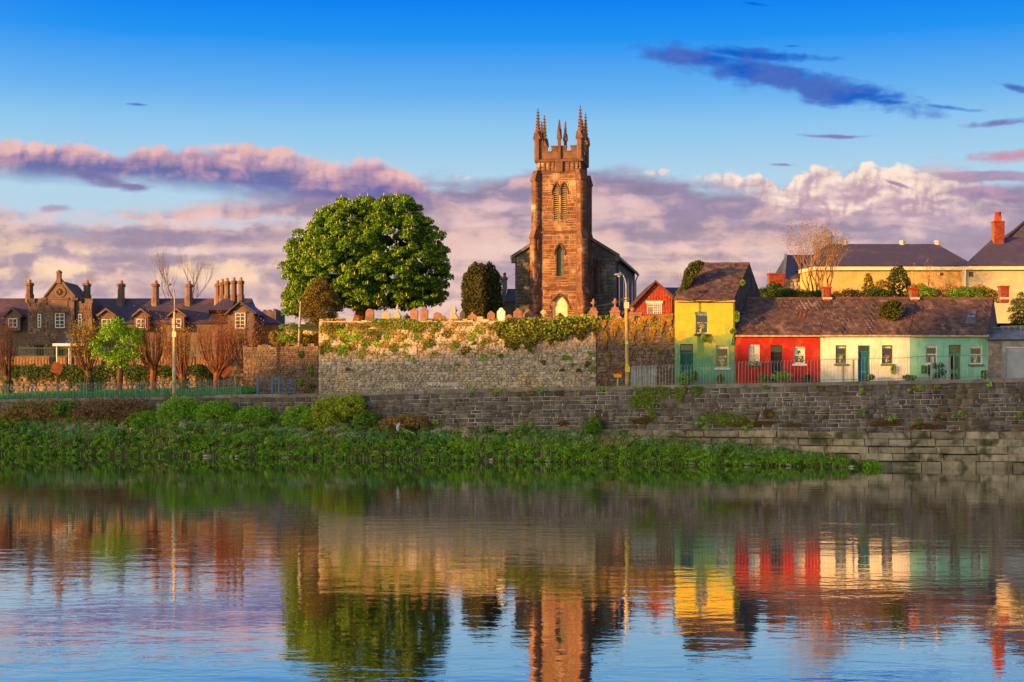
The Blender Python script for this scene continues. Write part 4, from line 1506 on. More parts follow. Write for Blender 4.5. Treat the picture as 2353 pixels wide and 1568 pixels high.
def house(label, x0, x1, ze, zr, D, wall_m, openings, gable_left, gable_right, gable_m, rows, cols):
    """slanted-plot house: front wall with openings, gables, slated roof"""
    h = root('house', label, 'house', ((x0 + x1) / 2, HYF, HB))
    hm = lambda u, w, z: Vector((u + SK * w, HYF + w, z))
    f = MB()
    wall_holes(f, (x0, HYF, HB), ex0, upz, (0, -1, 0), x1 - x0, ze - HB, [(a - x0, b - x0, max(c - HB, 0.0), d - HB) for a, b, c, d in openings], 0.2)
    f.build('front_wall', wall_m, h)
    g = MB()
    for x, on in ((x0, gable_left), (x1, gable_right)):
        g.add([hm(x, .02, HB), hm(x, D, HB), hm(x, D, ze), hm(x, D / 2, zr), hm(x, .02, ze)], [(0, 1, 2, 3, 4)])
    g.quad(hm(x1, D, HB), hm(x0, D, HB), hm(x0, D, ze), hm(x1, D, ze))
    g.build('gable_wall', gable_m, h)
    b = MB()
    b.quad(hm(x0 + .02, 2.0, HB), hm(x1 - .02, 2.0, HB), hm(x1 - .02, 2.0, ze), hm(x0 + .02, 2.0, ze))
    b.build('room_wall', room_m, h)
    r = MB()
    sl = (zr - ze) / (D / 2)
    ov = 0.22
    for w0, w1, za, zb_ in ((-ov, D / 2, ze - ov * sl, zr), (D + ov, D / 2, ze - ov * sl, zr)):
        A = [hm(x0, w0, za), hm(x1, w0, za), hm(x1, w1, zb_), hm(x0, w1, zb_)]
        r.hexa([q + upz * .03 for q in A] + [q + upz * .09 for q in A])
    ro = r.build('roof', under_m, h)
    # slates, front slope
    E0, E1, R0 = hm(x0, -ov - .04, ze - (ov + .04) * sl + .10), hm(x1, -ov - .04, ze - (ov + .04) * sl + .10), hm(x0, D / 2, zr + .10)
    eu = (E1 - E0)
    L = eu.length
    eu.normalize()
    sv = (R0 - E0)
    S = sv.length
    # keep slates square to the eave: the slope's own up direction
    nn = eu.cross(sv).normalized()
    if nn.z < 0:
        nn = -nn
    vv = nn.cross(eu).normalized()
    Sup = sv.dot(vv)
    sk = sv.dot(eu) / Sup
    rects = []
    rh = Sup / rows
    for i in range(rows):
        off = (i % 2) * 0.5 * L / cols
        for j in range(cols + 1):
            a, b_ = max(j * L / cols - off, 0), min((j + 1) * L / cols - off, L)
            if b_ - a > .05:
                rects.append((a, b_, i * rh, i * rh + rh * 1.0))

    def fr_(u, v):
        tl = -0.03
        up2 = (vv + nn * tl).normalized()
        n2 = (nn - vv * tl).normalized()
        jn = RNG.uniform(-.008, .008)
        return E0 + eu * (u + sk * v) + vv * v + nn * (jn + .035), (eu + nn * RNG.uniform(-.01, .01)).normalized(), up2, n2
    lay(ro, 'slate', rects, fr_, roof_slate_m, .014, .012, 300, .012, 'roof_slates')
    # ridge tiles
    n_t = max(int(L / .45), 1)
    for i in range(n_t):
        a = x0 + (x1 - x0) * i / n_t
        b_ = x0 + (x1 - x0) * (i + 1) / n_t - .015
        t = MB()
        j = RNG.uniform(-.015, .015)
        t.add([hm(a, D / 2 - .2, zr + .0 + j), hm(b_, D / 2 - .2, zr + j), hm(b_, D / 2, zr + .2 + j), hm(a, D / 2, zr + .2 + j), hm(a, D / 2 + .2, zr + j), hm(b_, D / 2 + .2, zr + j)],
              [(0, 1, 2, 3), (3, 2, 5, 4), (0, 3, 4), (1, 5, 2)])
        t.build('ridge_tile', mat('ridge_clay', lin(112, 74, 58), lin(88, 62, 52), 2, .9, .3, 20, vary=.2), ro)
    gt = MB()
    gt.box(x0 + .01, x1 - .01, HYF - .30, HYF - .19, ze - .22, ze - .10)
    gt.box(x0 + .01, x1 - .01, HYF - .19, HYF - .003, ze - .20, ze - .05)
    gt.build('gutter', gutter_m, h)
    return h, ro, hm


def chimney(parent, cx, Y, w, d, z0, z1, pot=True, name='chimney', flare=True):
    c = MB()
    c.box(cx - w / 2, cx + w / 2, Y - d / 2, Y + d / 2, z0, z1)
    o = c.build(name, brick_mort, parent)
    rows = max(int((z1 - z0) / .085), 2)
    rh = (z1 - z0) / rows
    rc, rs = [], []
    for i in range(rows):
        bw = .23
        off = (i % 2) * bw / 2
        a = -off
        while a < w:
            p, q = max(a, 0), min(a + bw, w)
            if q - p > .03:
                rc.append((p, q, i * rh, (i + 1) * rh))
            a += bw
        a = -bw / 2 + off
        while a < d:
            p, q = max(a, 0), min(a + bw, d)
            if q - p > .03:
                rs.append((p, q, i * rh, (i + 1) * rh))
            a += bw
    lay(o, 'brick', rc, plane_frame((cx - w / 2, Y - d / 2, z0), (1, 0, 0), (0, 0, 1), (0, -1, 0)), brick_m, .015, .012, 0, .02, 'brickwork')
    lay(o, 'brick', rs, plane_frame((cx + w / 2, Y - d / 2, z0), (0, 1, 0), (0, 0, 1), (1, 0, 0)), brick_m, .015, .012, 0, .02, 'brickwork')
    k = MB()
    k.box(cx - w / 2 - .05, cx + w / 2 + .05, Y - d / 2 - .05, Y + d / 2 + .05, z1 + .002, z1 + .12)
    k.build('cap', brick_m, o)
    fl = MB()
    fl.hexa([(cx - w / 2 - .06, Y - d / 2 - .1, z0 + .25), (cx + w / 2 + .06, Y - d / 2 - .1, z0 + .25), (cx + w / 2 + .06, Y - d / 2 - .02, z0 + .25), (cx - w / 2 - .06, Y - d / 2 - .02, z0 + .25),
             (cx - w / 2 - .06, Y - d / 2 - .05, z0 + .42), (cx + w / 2 + .06, Y - d / 2 - .05, z0 + .42), (cx + w / 2 + .06, Y - d / 2 - .02, z0 + .42), (cx - w / 2 - .06, Y - d / 2 - .02, z0 + .42)])
    fl.build('flashing', mat('pale_cement', lin(190, 180, 160), lin(160, 150, 134), 3, .9, .2, 20), o)
    if pot:
        p = MB()
        p.lathe(cx, Y, [(.15, z1 + .12), (.12, z1 + .3), (.14, z1 + .42), (.12, z1 + .44)], 10)
        p.build('chimney_pot', mat('clay_pot', lin(206, 160, 90), lin(170, 120, 70), 3, .9, .1, 10), o)
    return o


# ---- yellow and green house
yel_m = mat('yellow_green_limewash', lin(206, 178, 62), lin(190, 166, 60), 1.2, .9, .35, 14, c3=lin(96, 150, 118), s3=.42, t3=(.47, .60))


def two_tone():
    """old green paint low on the wall, flaking through the yellow in ragged patches"""
    m = yel_m
    t = m.node_tree
    N = Nodes(t)
    ge = N.n('ShaderNodeNewGeometry')
    x, y, z = N.sep(ge.outputs['Position'])
    b = [n for n in t.nodes if n.type == 'BSDF_PRINCIPLED'][0]
    n1 = N.noise(ge.outputs['Position'], .9, 6, .62, .4)
    n2 = N.noise(ge.outputs['Position'], 2.2, 6, .65, .4)
    base = N.mix(N.step(n2, .3, .7), lin(212, 184, 60), lin(194, 168, 52))
    # the older coat reaches up to the first-floor sill
    hgt = N.m('ADD', N.m('MULTIPLY', N.m('SUBTRACT', 9.6, z), .28), N.m('MULTIPLY', N.m('SUBTRACT', n1, .5), 2.4))
    col = N.mix(N.step(hgt, -.12, .12), base, lin(138, 160, 84))
    h2 = N.m('ADD', N.m('MULTIPLY', N.m('SUBTRACT', 8.2, z), .2), N.m('MULTIPLY', N.m('SUBTRACT', n2, .5), 2.6))
    col = N.mix(N.step(h2, .0, .14), col, lin(92, 150, 112))
    sp = N.noise(ge.outputs['Position'], 7, 4, .6)
    col = N.mix(N.m('MULTIPLY', N.step(sp, .62, .70), .6), col, lin(150, 92, 62))
    vm = N.n('ShaderNodeVectorMath', operation='MULTIPLY')
    N.set(vm.inputs[0], ge.outputs['Position'])
    vm.inputs[1].default_value = (2.4, 2.4, .35)
    col = N.mix(N.m('MULTIPLY', N.step(N.noise(vm.outputs[0], 1.0, 7, .68), .54, .72), .5), col, lin(140, 124, 62))
    t.links.new(col, b.inputs['Base Color'])


two_tone()
yx0, yx1 = hx(1550.4), hx(1688)
yo = [(hx(1563), hx(1592.6), HB, hz(791)), (hx(1645), hx(1674.6), hz(845), hz(794)), (hx(1598.3), hx(1627.7), hz(767), hz(717))]
yel, yel_roof, yhm = house('tall narrow house in flaking yellow paint over green', yx0, yx1, hz(688), Z_(609, 116.7), 7.4, yel_m, yo, True, True, rough_m, 19, 16)
tealdoor = mat('green_teal_door', lin(52, 116, 100), lin(40, 96, 84), 3, .6, .1, 12)
door(yel, *yo[0], tealdoor, mat('teal_panel', lin(40, 92, 84), lin(34, 80, 74), 3, .6, 0, 5), mat('dark_teal', lin(30, 70, 64), lin(24, 56, 54), 3, .6, 0, 5))
oldwood = mat('old_cream_wood', lin(206, 186, 140), lin(176, 152, 110), 4, .8, .2, 20)
sash(yel, *yo[1], oldwood, MATS['white_joinery'], 'valance')
sash(yel, *yo[2], oldwood, mat('dark_sill', lin(96, 84, 60), lin(70, 62, 48), 3, .9, .2, 9), 'valance')
dpp = MB()
dpp.tube([(yx1 - .08, HYF - .12, hz(690)), (yx1 - .08, HYF - .12, hz(770)), (yx1 - .2, HYF - .12, hz(785)), (yx1 - .22, HYF - .12, hz(794))], [.05] * 4, 6)
dpp.build('downpipe', MATS['black_iron'], yel)
ygutter = MB()
ygutter.tube([(yx0, HYF - .25, hz(690)), ((yx0 + yx1) / 2, HYF - .26, hz(694)), (yx1, HYF - .25, hz(690))], [.06] * 3, 6)
ygutter.build('sagging_gutter', mat('rust_iron', lin(96, 62, 44), lin(72, 52, 42), 3, .9, .2, 9), yel)
yc = mat('yellow_bloom', lin(236, 196, 40), lin(214, 170, 30), 3, .8, 0, 5)
wc = mat('cream_bloom', lin(214, 206, 160), lin(170, 170, 120), 3, .8, 0, 5)
potm = mat('pot_glaze', lin(200, 180, 130), lin(180, 160, 110), 3, .4, 0, 5)
flowers('flower_vase', 'yellow sunflowers in a pot behind the upper window of the yellow house', hx(1611), hz(766), HYF + .3, .95, yc, mat('yellow_pot', lin(230, 190, 50), lin(210, 170, 40), 3, .5, 0, 5))
flowers('flower_vase', 'white flowers in a vase behind the ground-floor window of the yellow house', hx(1660), hz(843), HYF + .3, .8, wc, potm)

# ---- red, white and green cottages
red_m = mat('red_limewash', lin(176, 40, 28), lin(154, 38, 28), 1.6, .85, .3, 16, c3=lin(198, 76, 46), s3=.9, t3=(.50, .70), streak=lin(112, 44, 34), samt=.6)
whi_m = mat('white_limewash', lin(232, 224, 200), lin(220, 208, 180), 1.4, .85, .3, 16, c3=lin(206, 192, 158), s3=1.1, t3=(.56, .74), streak=lin(166, 150, 116), samt=.6)
grn_m = mat('green_limewash', lin(134, 192, 162), lin(120, 180, 152), 1.4, .85, .3, 16, c3=lin(150, 192, 152), s3=.8, t3=(.52, .70), streak=lin(86, 132, 96), samt=.65)
tz, tr = hz(768), Z_(689, 116)
bx0, bx1, bx2, bx3 = hx(1688) + .015, hx(1884.8), hx(2091), hx(2270)
ro_ = [(hx(1720.7), hx(1746), hz(836), hz(792)), (hx(1771), hx(1798.7), HB, hz(793.7)), (hx(1824), hx(1850), hz(836), hz(797))]
wo_ = [(hx(1920), hx(1945.5), hz(836), hz(793.7)), (hx(1971.6), hx(1999.4), HB, hz(794)), (hx(2026.7), hx(2051.6), hz(836), hz(793.7))]
go_ = [(hx(2127), hx(2154), hz(836), hz(793)), (hx(2180), hx(2208.4), HB, hz(793)), (hx(2228.6), hx(2257.3), hz(837), hz(794))]
red, red_roof, thm = house('red painted cottage with a dark panelled door', bx0, bx1 - .01, tz, tr, 6.0, red_m, ro_, True, False, rough_m, 17, 21)
whi, whi_roof, _ = house('cream white cottage with a teal blue door', bx1 + .01, bx2 - .01, tz + .02, tr + .02, 6.0, whi_m, wo_, False, False, rough_m, 17, 22)
grn, grn_roof, _ = house('sea green cottage at the end of the row beside the grey garage', bx2 + .01, bx3, tz, tr, 6.0, grn_m, go_, False, True, mat('slate_hung', lin(104, 100, 98), lin(84, 80, 80), 2, .8, .4, 6), 17, 19)
blk = mat('black_door', lin(44, 36, 34), lin(34, 28, 28), 3, .5, .1, 12)
door(red, *ro_[1], blk, blk, mat('brown_frame', lin(86, 66, 52), lin(66, 52, 42), 3, .7, 0, 5))
sash(red, *ro_[0], white_p, white_p, 'full')
sash(red, *ro_[2], white_p, white_p, 'half')
olive = mat('olive_paint', lin(92, 112, 64), lin(74, 92, 52), 3, .7, .1, 9)
teal = mat('teal_door', lin(22, 110, 126), lin(18, 94, 110), 3, .55, .05, 9)
door(whi, *wo_[1], teal, mat('teal_dark', lin(18, 84, 98), lin(14, 70, 84), 3, .5, 0, 5), mat('teal_frame', lin(50, 116, 116), lin(40, 92, 92), 3, .6, 0, 5))
brownf = mat('maroon_sash', lin(92, 52, 42), lin(74, 44, 36), 3, .7, 0, 5)
sash(whi, *wo_[0], olive, olive, 'valance')
sash(whi, *wo_[2], brownf, olive, 'valance')
door(grn, *go_[1], mat('green_door', lin(70, 142, 84), lin(50, 128, 98), 2, .6, .1, 9), MATS['dark_void'], mat('buff_frame', lin(142, 118, 84), lin(116, 96, 72), 3, .8, .1, 9))
sash(grn, *go_[0], white_p, white_p, 'valance')
sash(grn, *go_[2], white_p, olive, 'valance')
flowers('flower_vase', 'yellow flowers inside the curtained window of the red cottage', hx(1733), hz(835), HYF + .2, .7, mat('lemon_bloom', lin(230, 220, 120), lin(200, 190, 90), 3, .8, 0, 5), potm)
flowers('flower_vase', 'cream flowers in a pink pot in the window beside the red cottage door', hx(1838), hz(834), HYF + .3, .85, wc, mat('pink_pot', lin(200, 150, 140), lin(180, 130, 120), 3, .5, 0, 5))
flowers('flower_vase', 'pale dried flowers in the olive framed window of the white cottage', hx(1932), hz(834), HYF + .3, .6, wc, potm)
flowers('flower_vase', 'round pink posy in the maroon framed window of the white cottage', hx(2039), hz(834), HYF + .3, .75, mat('pink_bloom', lin(220, 170, 160), lin(200, 200, 160), 3, .8, 0, 5), potm)
flowers('flower_vase', 'round green posy behind the window nearest the garage', hx(2243), hz(834), HYF + .3, .75, mat('green_bloom', lin(170, 190, 120), lin(140, 160, 100), 3, .8, 0, 5), potm)
cat = root('cat_ornament', 'small white cat ornament behind the window left of the green door', 'ornament', (hx(2145), HYF + .3, hz(836)))
cm = MB()
cxx, cz_ = hx(2146), hz(835)
cm.lathe(cxx, HYF + .3, [(.10, cz_), (.12, cz_ + .12), (.08, cz_ + .27), (.06, cz_ + .33), (.085, cz_ + .40), (.075, cz_ + .47), (.02, cz_ + .51)], 10)
for s in (-1, 1):
    cm.add([(cxx + s * .07, HYF + .29, cz_ + .46), (cxx + s * .02, HYF + .29, cz_ + .49), (cxx + s * .055, HYF + .3, cz_ + .56), (cxx + s * .045, HYF + .34, cz_ + .47)], [(0, 1, 2), (0, 2, 3), (1, 3, 2)])
cm.build('cat_body', mat('white_china', lin(226, 220, 208), lin(210, 204, 192), 3, .3, 0, 5), cat, True)

chimney(whi_roof, X_(1899, 116), 116.0, .62, .62, tr - .25, Z_(663, 116))
chimney(grn_roof, X_(2100, 116), 116.0, .60, .62, tr - .25, Z_(667, 116), False)
chimney(grn_roof, X_(2306, 116), 116.0, .66, .62, tr - .25, Z_(661, 116), False)


def skylight(ro, x0, x1, y0, y1, gm, lead):
    w0 = (Z_(y1, 114) - tz) / ((tr - tz) / 3.0)
    w1 = (Z_(y0, 114.8) - tz) / ((tr - tz) / 3.0)
    hm = lambda u, w, dz: Vector((u + SK * w, HYF + w, tz + w * (tr - tz) / 3.0 + .13 + dz))
    u0, u1 = X_(x0, HYF + w0) - SK * w0, X_(x1, HYF + w0) - SK * w0
    f = MB()
    t = .07
    for (a, b, c, d) in ((u0, u0 + t, w0, w1), (u1 - t, u1, w0, w1), (u0 + t, u1 - t, w0, w0 + t), (u0 + t, u1 - t, w1 - t, w1), ((u0 + u1) / 2 - .02, (u0 + u1) / 2 + .02, w0 + t, w1 - t)):
        A = [hm(a, c, 0), hm(b, c, 0), hm(b, d, 0), hm(a, d, 0)]
        f.hexa(A + [q + upz * .09 for q in A])
    s = f.build('skylight', lead, ro)
    g = MB()
    g.quad(hm(u0 + t, w0 + t, .04), hm(u1 - t, w0 + t, .04), hm(u1 - t, w1 - t, .04), hm(u0 + t, w1 - t, .04))
    g.build('pane', gm, s)
    a = MB()
    a.hexa([hm(u0 - .05, w0 - .45, .02), hm(u1 + .05, w0 - .45, .02), hm(u1 + .05, w0 - .01, .02), hm(u0 - .05, w0 - .01, .02), hm(u0 - .05, w0 - .45, .05), hm(u1 + .05, w0 - .45, .05), hm(u1 + .05, w0 - .01, .05), hm(u0 - .05, w0 - .01, .05)])
    a.build('flashing', lead, s)


skylight(red_roof, 1829, 1850, 719, 737, mat('brown_glass', lin(96, 60, 44), lin(120, 84, 60), 5, .2, 0, 5), MATS['rust_iron'])
skylight(grn_roof, 2221, 2241, 719, 737, mat('sky_glass', lin(90, 110, 140), lin(120, 140, 165), 3, .1, 0, 5), lead_m)

# ---- grey garage at the right edge
gar = root('garage', 'grey rendered garage with corrugated roof at the right edge', 'garage', (hx(2330), HYF, HB))
gm_ = mat('grey_render', lin(156, 148, 138), lin(130, 124, 116), 1.2, .9, .4, 14, c3=lin(178, 170, 158), s3=1.3, t3=(.5, .7))
gx0, gx1 = hx(2270) + .02, hx(2420)
w = MB()
go2 = [(hx(2310) - gx0, hx(2400) - gx0, 0, hz(798) - HB)]
wall_holes(w, (gx0, HYF - .1, HB), ex0, upz, (0, -1, 0), gx1 - gx0, hz(783) - HB, go2, .12)
w.quad((gx0, HYF + 4.8, HB), (gx0, HYF - .1, HB), (gx0, HYF - .1, hz(783)), (gx0, HYF + 4.8, hz(783) + 1.0))
w.build('wall', gm_, gar)
lay(gar, 'stone_block', cut(courses(gx1 - gx0, hz(783) - HB, (.2, .3), (.35, .6), RNG), [(1.0, 9, 0, 9)]), plane_frame((gx0, HYF - .1, HB), (1, 0, 0), (0, 0, 1), (0, -1, 0)),
    mat('quoin_grey', lin(150, 138, 122), lin(124, 114, 104), 2, .9, .4, 20, vary=.2), .03, .02, 40, .03)
d = MB()
d.box(hx(2310) + .03, hx(2400), HYF + .03, HYF + .07, HB, hz(799))
d.build('garage_door', mat('garage_door_paint', lin(150, 154, 160), lin(170, 172, 172), 1.5, .7, .1, 9, c3=lin(130, 96, 70), s3=2.2, t3=(.7, .78)), gar)
co = MB()
n = 60
vs, fs = [], []
for i in range(n + 1):
    a = gx0 - .35 + (gx1 - gx0 + .6) * i / n
    dz = .03 * (1 if i % 2 else -1)
    for w_, z in ((-.45, hz(781)), (2.4, hz(770) + .55)):
        vs.append((a, HYF + w_, z + dz))
for i in range(n):
    fs.append((i * 2, i * 2 + 2, i * 2 + 3, i * 2 + 1))
co.add(vs, fs)
co.build('corrugated_roof', mat('tin_sheet', lin(124, 130, 140), lin(96, 100, 112), 1.5, .5, .1, 12), gar)
up_ = MB()
up_.box(gx0 + .6, gx1, HYF + 2.6, HYF + 2.75, hz(772), hz(752))
up_.box(gx0 + .3, gx1, HYF + 2.3, HYF + 3.0, hz(752), hz(749))
up_.build('back_wall', gm_, gar)
ladder = root('ladder', 'aluminium ladder lying on the tin garage roof', 'ladder', (hx(2330), HYF + 1.9, hz(770)))
la = MB()
A, B = Vector((hx(2318), HYF + 1.9, hz(768) + .25)), Vector((hx(2400), HYF + 1.9, hz(768) + .30))
for dz in (0, .42):
    la.tube([A + upz * dz + Vector((0, dz * .4, 0)), B + upz * dz + Vector((0, dz * .4, 0))], [.03, .03], 5)
la.build('stile', mat('aluminium', lin(180, 184, 190), lin(160, 164, 170), 3, .4, 0, 5), ladder)
for i in range(6):
    r_ = MB()
    q = A + (B - A) * ((i + .5) / 6)
    r_.tube([q, q + upz * .42 + Vector((0, .17, 0))], [.02, .02], 4)
    r_.build('rung', MATS['aluminium'], ladder)

# ---- red brick house behind the churchyard
BY = 130.0
bx = lambda x: X_(x, BY)
bz = lambda y: Z_(y, BY)
bh = root('brick_house', 'red brick gabled house behind the yellow house with a white window', 'house', (bx(1505), BY, 10.5))
hb = [(bx(1452), 10.3), (bx(1545), 10.3), (bx(1545), bz(684)), (bx(1505.5), bz(648)), (bx(1452), bz(704))]
k = MB()
k.prism(hb, BY, BY + 9)
k.build('wall', brick_mort, bh)
redbrick = mat('red_brick', lin(176, 66, 42), lin(150, 54, 38), 2, .9, .3, 20, vary=.16)
rc = cut(courses(bx(1545) - bx(1452), bz(648) - 10.3, (.09, .10), (.24, .26), RNG, 0), [(bx(1487) - bx(1452), bx(1521) - bx(1452), bz(722) - 10.3, bz(697) - 10.3)])
kp = []
for r in rc:
    cxm = bx(1452) + (r[0] + r[1]) / 2
    top = min(bz(704) + (cxm - bx(1452)) * (bz(648) - bz(704)) / (bx(1505.5) - bx(1452)), bz(648) - (cxm - bx(1505.5)) * (bz(648) - bz(684)) / (bx(1545) - bx(1505.5)))
    if 10.3 + r[3] < top + .05:
        kp.append(r)
lay(bh, 'brick', kp, plane_frame((bx(1452), BY, 10.3), (1, 0, 0), (0, 0, 1), (0, -1, 0)), redbrick, .008, .014, 0, .008, 'brickwork')
rf = MB()
for (x0, z0) in ((bx(1446), bz(712)), (bx(1556), bz(696))):
    rf.hexa([(x0, BY - .3, z0), (x0, BY + 9, z0), (bx(1505.5), BY + 9, bz(648)), (bx(1505.5), BY - .3, bz(648)), (x0, BY - .3, z0 + .25), (x0, BY + 9, z0 + .25), (bx(1505.5), BY + 9, bz(645)), (bx(1505.5), BY - .3, bz(645))])
rf.build('roof', slate_plain, bh)
bb = MB()
for (x0, z0) in ((bx(1446), bz(712)), (bx(1556), bz(696))):
    bb.hexa([(x0, BY - .36, z0 - .02), (x0, BY - .302, z0 - .02), (bx(1505.5), BY - .302, bz(649)), (bx(1505.5), BY - .36, bz(649)), (x0, BY - .36, z0 + .28), (x0, BY - .302, z0 + .28), (bx(1505.5), BY - .302, bz(644)), (bx(1505.5), BY - .36, bz(644))])
bb.build('bargeboard', mat('brown_wood', lin(110, 72, 50), lin(86, 60, 44), 3, .8, .2, 9), bh)
wf = MB()
for q in ((1487, 1489), (1501, 1503), (1519, 1521)):
    wf.box(bx(q[0]), bx(q[1]), BY - .06, BY + .04, bz(722), bz(699))
wf.box(bx(1487), bx(1521), BY - .05, BY + .04, bz(700), bz(698))
wf.box(bx(1487), bx(1503), BY - .05, BY + .04, bz(706), bz(704.5))
wf.box(bx(1484), bx(1523), BY - .12, BY + .04, bz(697.5), bz(692))
wd = wf.build('window', white_p, bh)
g = MB()
g.quad((bx(1488), BY - .025, bz(722)), (bx(1520), BY - .025, bz(722)), (bx(1520), BY - .025, bz(699)), (bx(1488), BY - .025, bz(699)))
g.build('pane', mat('lace_glass', lin(140, 140, 130), lin(110, 112, 108), 6, .2, 0, 5), wd)
bars = MB()
for i in range(1, 4):
    bars.box(bx(1503 + i * 4) - .02, bx(1503 + i * 4) + .02, BY - .05, BY - .03, bz(722), bz(700))
for i in range(1, 4):
    bars.box(bx(1503), bx(1519), BY - .048, BY - .032, bz(700 + i * 5.5) - .02, bz(700 + i * 5.5) + .02)
bars.build('glazing_bar', white_p, wd)

# ---- far house on the right of it
fh = root('far_house', 'slate roof of a far house showing above the brick gable', 'house', (X_(1550, 145), 145, 11))
k = MB()
k.prism([(X_(1530, 145), 10.5), (X_(1600, 145), 10.5), (X_(1600, 145), Z_(690, 145)), (X_(1530, 145), Z_(690, 145))], 145, 152)
k.build('wall', brick_mort, fh)
r_ = MB()
r_.hexa([(X_(1528, 145), 144.7, Z_(690, 145)), (X_(1602, 145), 144.7, Z_(690, 145)), (X_(1602, 145), 152, Z_(690, 145)), (X_(1528, 145), 152, Z_(690, 145)),
         (X_(1528, 145), 148.4, Z_(655, 145)), (X_(1602, 145), 148.4, Z_(655, 145)), (X_(1602, 145), 148.5, Z_(655, 145)), (X_(1528, 145), 148.5, Z_(655, 145))])
r_.build('roof', slate_plain, fh)

# ---- large rendered building behind the cottages
GY = 150.0
gx = lambda x: X_(x, GY)
gz = lambda y: Z_(y, GY)
big = root('rendered_building', 'long cream rendered building with a hipped slate roof behind the cottages', 'building', (gx(2040), GY, 11))
cream_m = mat('cream_render', lin(214, 178, 112), lin(196, 160, 98), 1.0, .9, .25, 10, c3=lin(184, 148, 92), s3=.5, t3=(.5, .7), streak=lin(150, 124, 84), samt=.5)
w = MB()
w.hexa([(gx(1846), GY + 1.6, 10.5), (gx(1868), GY, 10.5), (gx(2222), GY, 10.5), (gx(2222), GY + 14, 10.5), (gx(1846), GY + 1.6, gz(622)), (gx(1868), GY, gz(618)), (gx(2222), GY, gz(618)), (gx(2222), GY + 14, gz(618))])
w.build('wall', cream_m, big)
fa = MB()
fa.box(gx(1868), gx(2218), GY - .5, GY - .35, gz(622), gz(614))
fa.hexa([(gx(1842), GY + 1.4, gz(626)), (gx(1868), GY - .5, gz(622)), (gx(1868), GY - .35, gz(622)), (gx(1842), GY + 1.55, gz(626)), (gx(1842), GY + 1.4, gz(618)), (gx(1868), GY - .5, gz(614)), (gx(1868), GY - .35, gz(614)), (gx(1842), GY + 1.55, gz(618))])
fa.build('fascia', mat('cream_board', lin(232, 218, 180), lin(216, 200, 160), 2, .7, 0, 9), big)
bslate = mat('hip_slate', lin(82, 74, 88), lin(66, 60, 76), 5, .65, .5, 8, spec=.35, stretch=(.5, 1, 4.0), c3=lin(96, 82, 84), s3=.4, t3=(.5, .7), streak=lin(58, 52, 62), samt=.5)
r_ = MB()
r_.add([(gx(1842), GY + 1.4, gz(618)), (gx(1868), GY - .55, gz(613)), (gx(2240), GY - .55, gz(613)), (gx(2240), GY + 14, gz(613)), (gx(1842), GY + 14, gz(618)),
        (gx(1935), GY + 6.5, Z_(561, GY + 6.5)), (gx(2195), GY + 6.5, Z_(561, GY + 6.5))],
       [(0, 1, 5), (1, 2, 6, 5), (2, 3, 6), (3, 4, 5, 6), (4, 0, 5)])
ro = r_.build('roof', bslate, big)
for x in (1942, 2073, 2154):
    v_ = MB()
    q = P(x, 560, GY + 6.5)
    v_.lathe(q.x, q.y, [(.3, q.z - .2), (.3, q.z + .12), (.36, q.z + .15), (.3, q.z + .3), (.05, q.z + .36)], 8)
    v_.build('roof_vent', mat('vent_metal', lin(196, 180, 130), lin(150, 160, 176), 3, .4, 0, 5), ro)
ve = MB()
ve.box(gx(2160), gx(2167), GY - .04, GY - .003, gz(634), gz(627))
ve.build('wall_vent', MATS['brown_wood'], big)
annex = root('stone_annex', 'orange lit stone gable with a slate roof behind the bare tree', 'building', (gx(1820), 152, 11))
k = MB()
k.prism([(X_(1800, 152), 10.5), (X_(1850, 152), 10.5), (X_(1850, 152), Z_(638, 152)), (X_(1800, 152), Z_(638, 152))], 152, 160)
k.add([(X_(1800, 152), 152, Z_(638, 152)), (X_(1800, 152), 160, Z_(638, 152)), (X_(1806, 156), 156, Z_(586, 156))], [(0, 1, 2)])
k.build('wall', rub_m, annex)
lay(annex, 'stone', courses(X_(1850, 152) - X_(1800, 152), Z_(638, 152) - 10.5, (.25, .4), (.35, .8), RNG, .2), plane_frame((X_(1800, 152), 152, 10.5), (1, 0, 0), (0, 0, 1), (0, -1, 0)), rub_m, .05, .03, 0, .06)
r_ = MB()
r_.hexa([(X_(1802, 152), 151.8, Z_(640, 152)), (X_(1900, 152), 151.8, Z_(640, 152)), (X_(1900, 152), 152.0, Z_(640, 152)), (X_(1802, 152), 152.0, Z_(640, 152)),
         (X_(1807, 156), 156, Z_(586, 156)), (X_(1900, 156), 156, Z_(586, 156)), (X_(1900, 156), 156.2, Z_(586, 156)), (X_(1807, 156), 156.2, Z_(586, 156))])
r_.build('roof', bslate, annex)
cpg = MB()
cpg.hexa([(X_(1797, 151.7), 151.7, Z_(640, 151.7)), (X_(1804, 151.7), 151.7, Z_(640, 151.7)), (X_(1804, 152), 152, Z_(640, 152)), (X_(1797, 152), 152, Z_(640, 152)),
          (X_(1803, 156), 156, Z_(584, 156)), (X_(1809, 156), 156, Z_(584, 156)), (X_(1809, 156.3), 156.3, Z_(584, 156)), (X_(1803, 156.3), 156.3, Z_(584, 156))])
cpg.build('gable_coping', rub_m, annex)

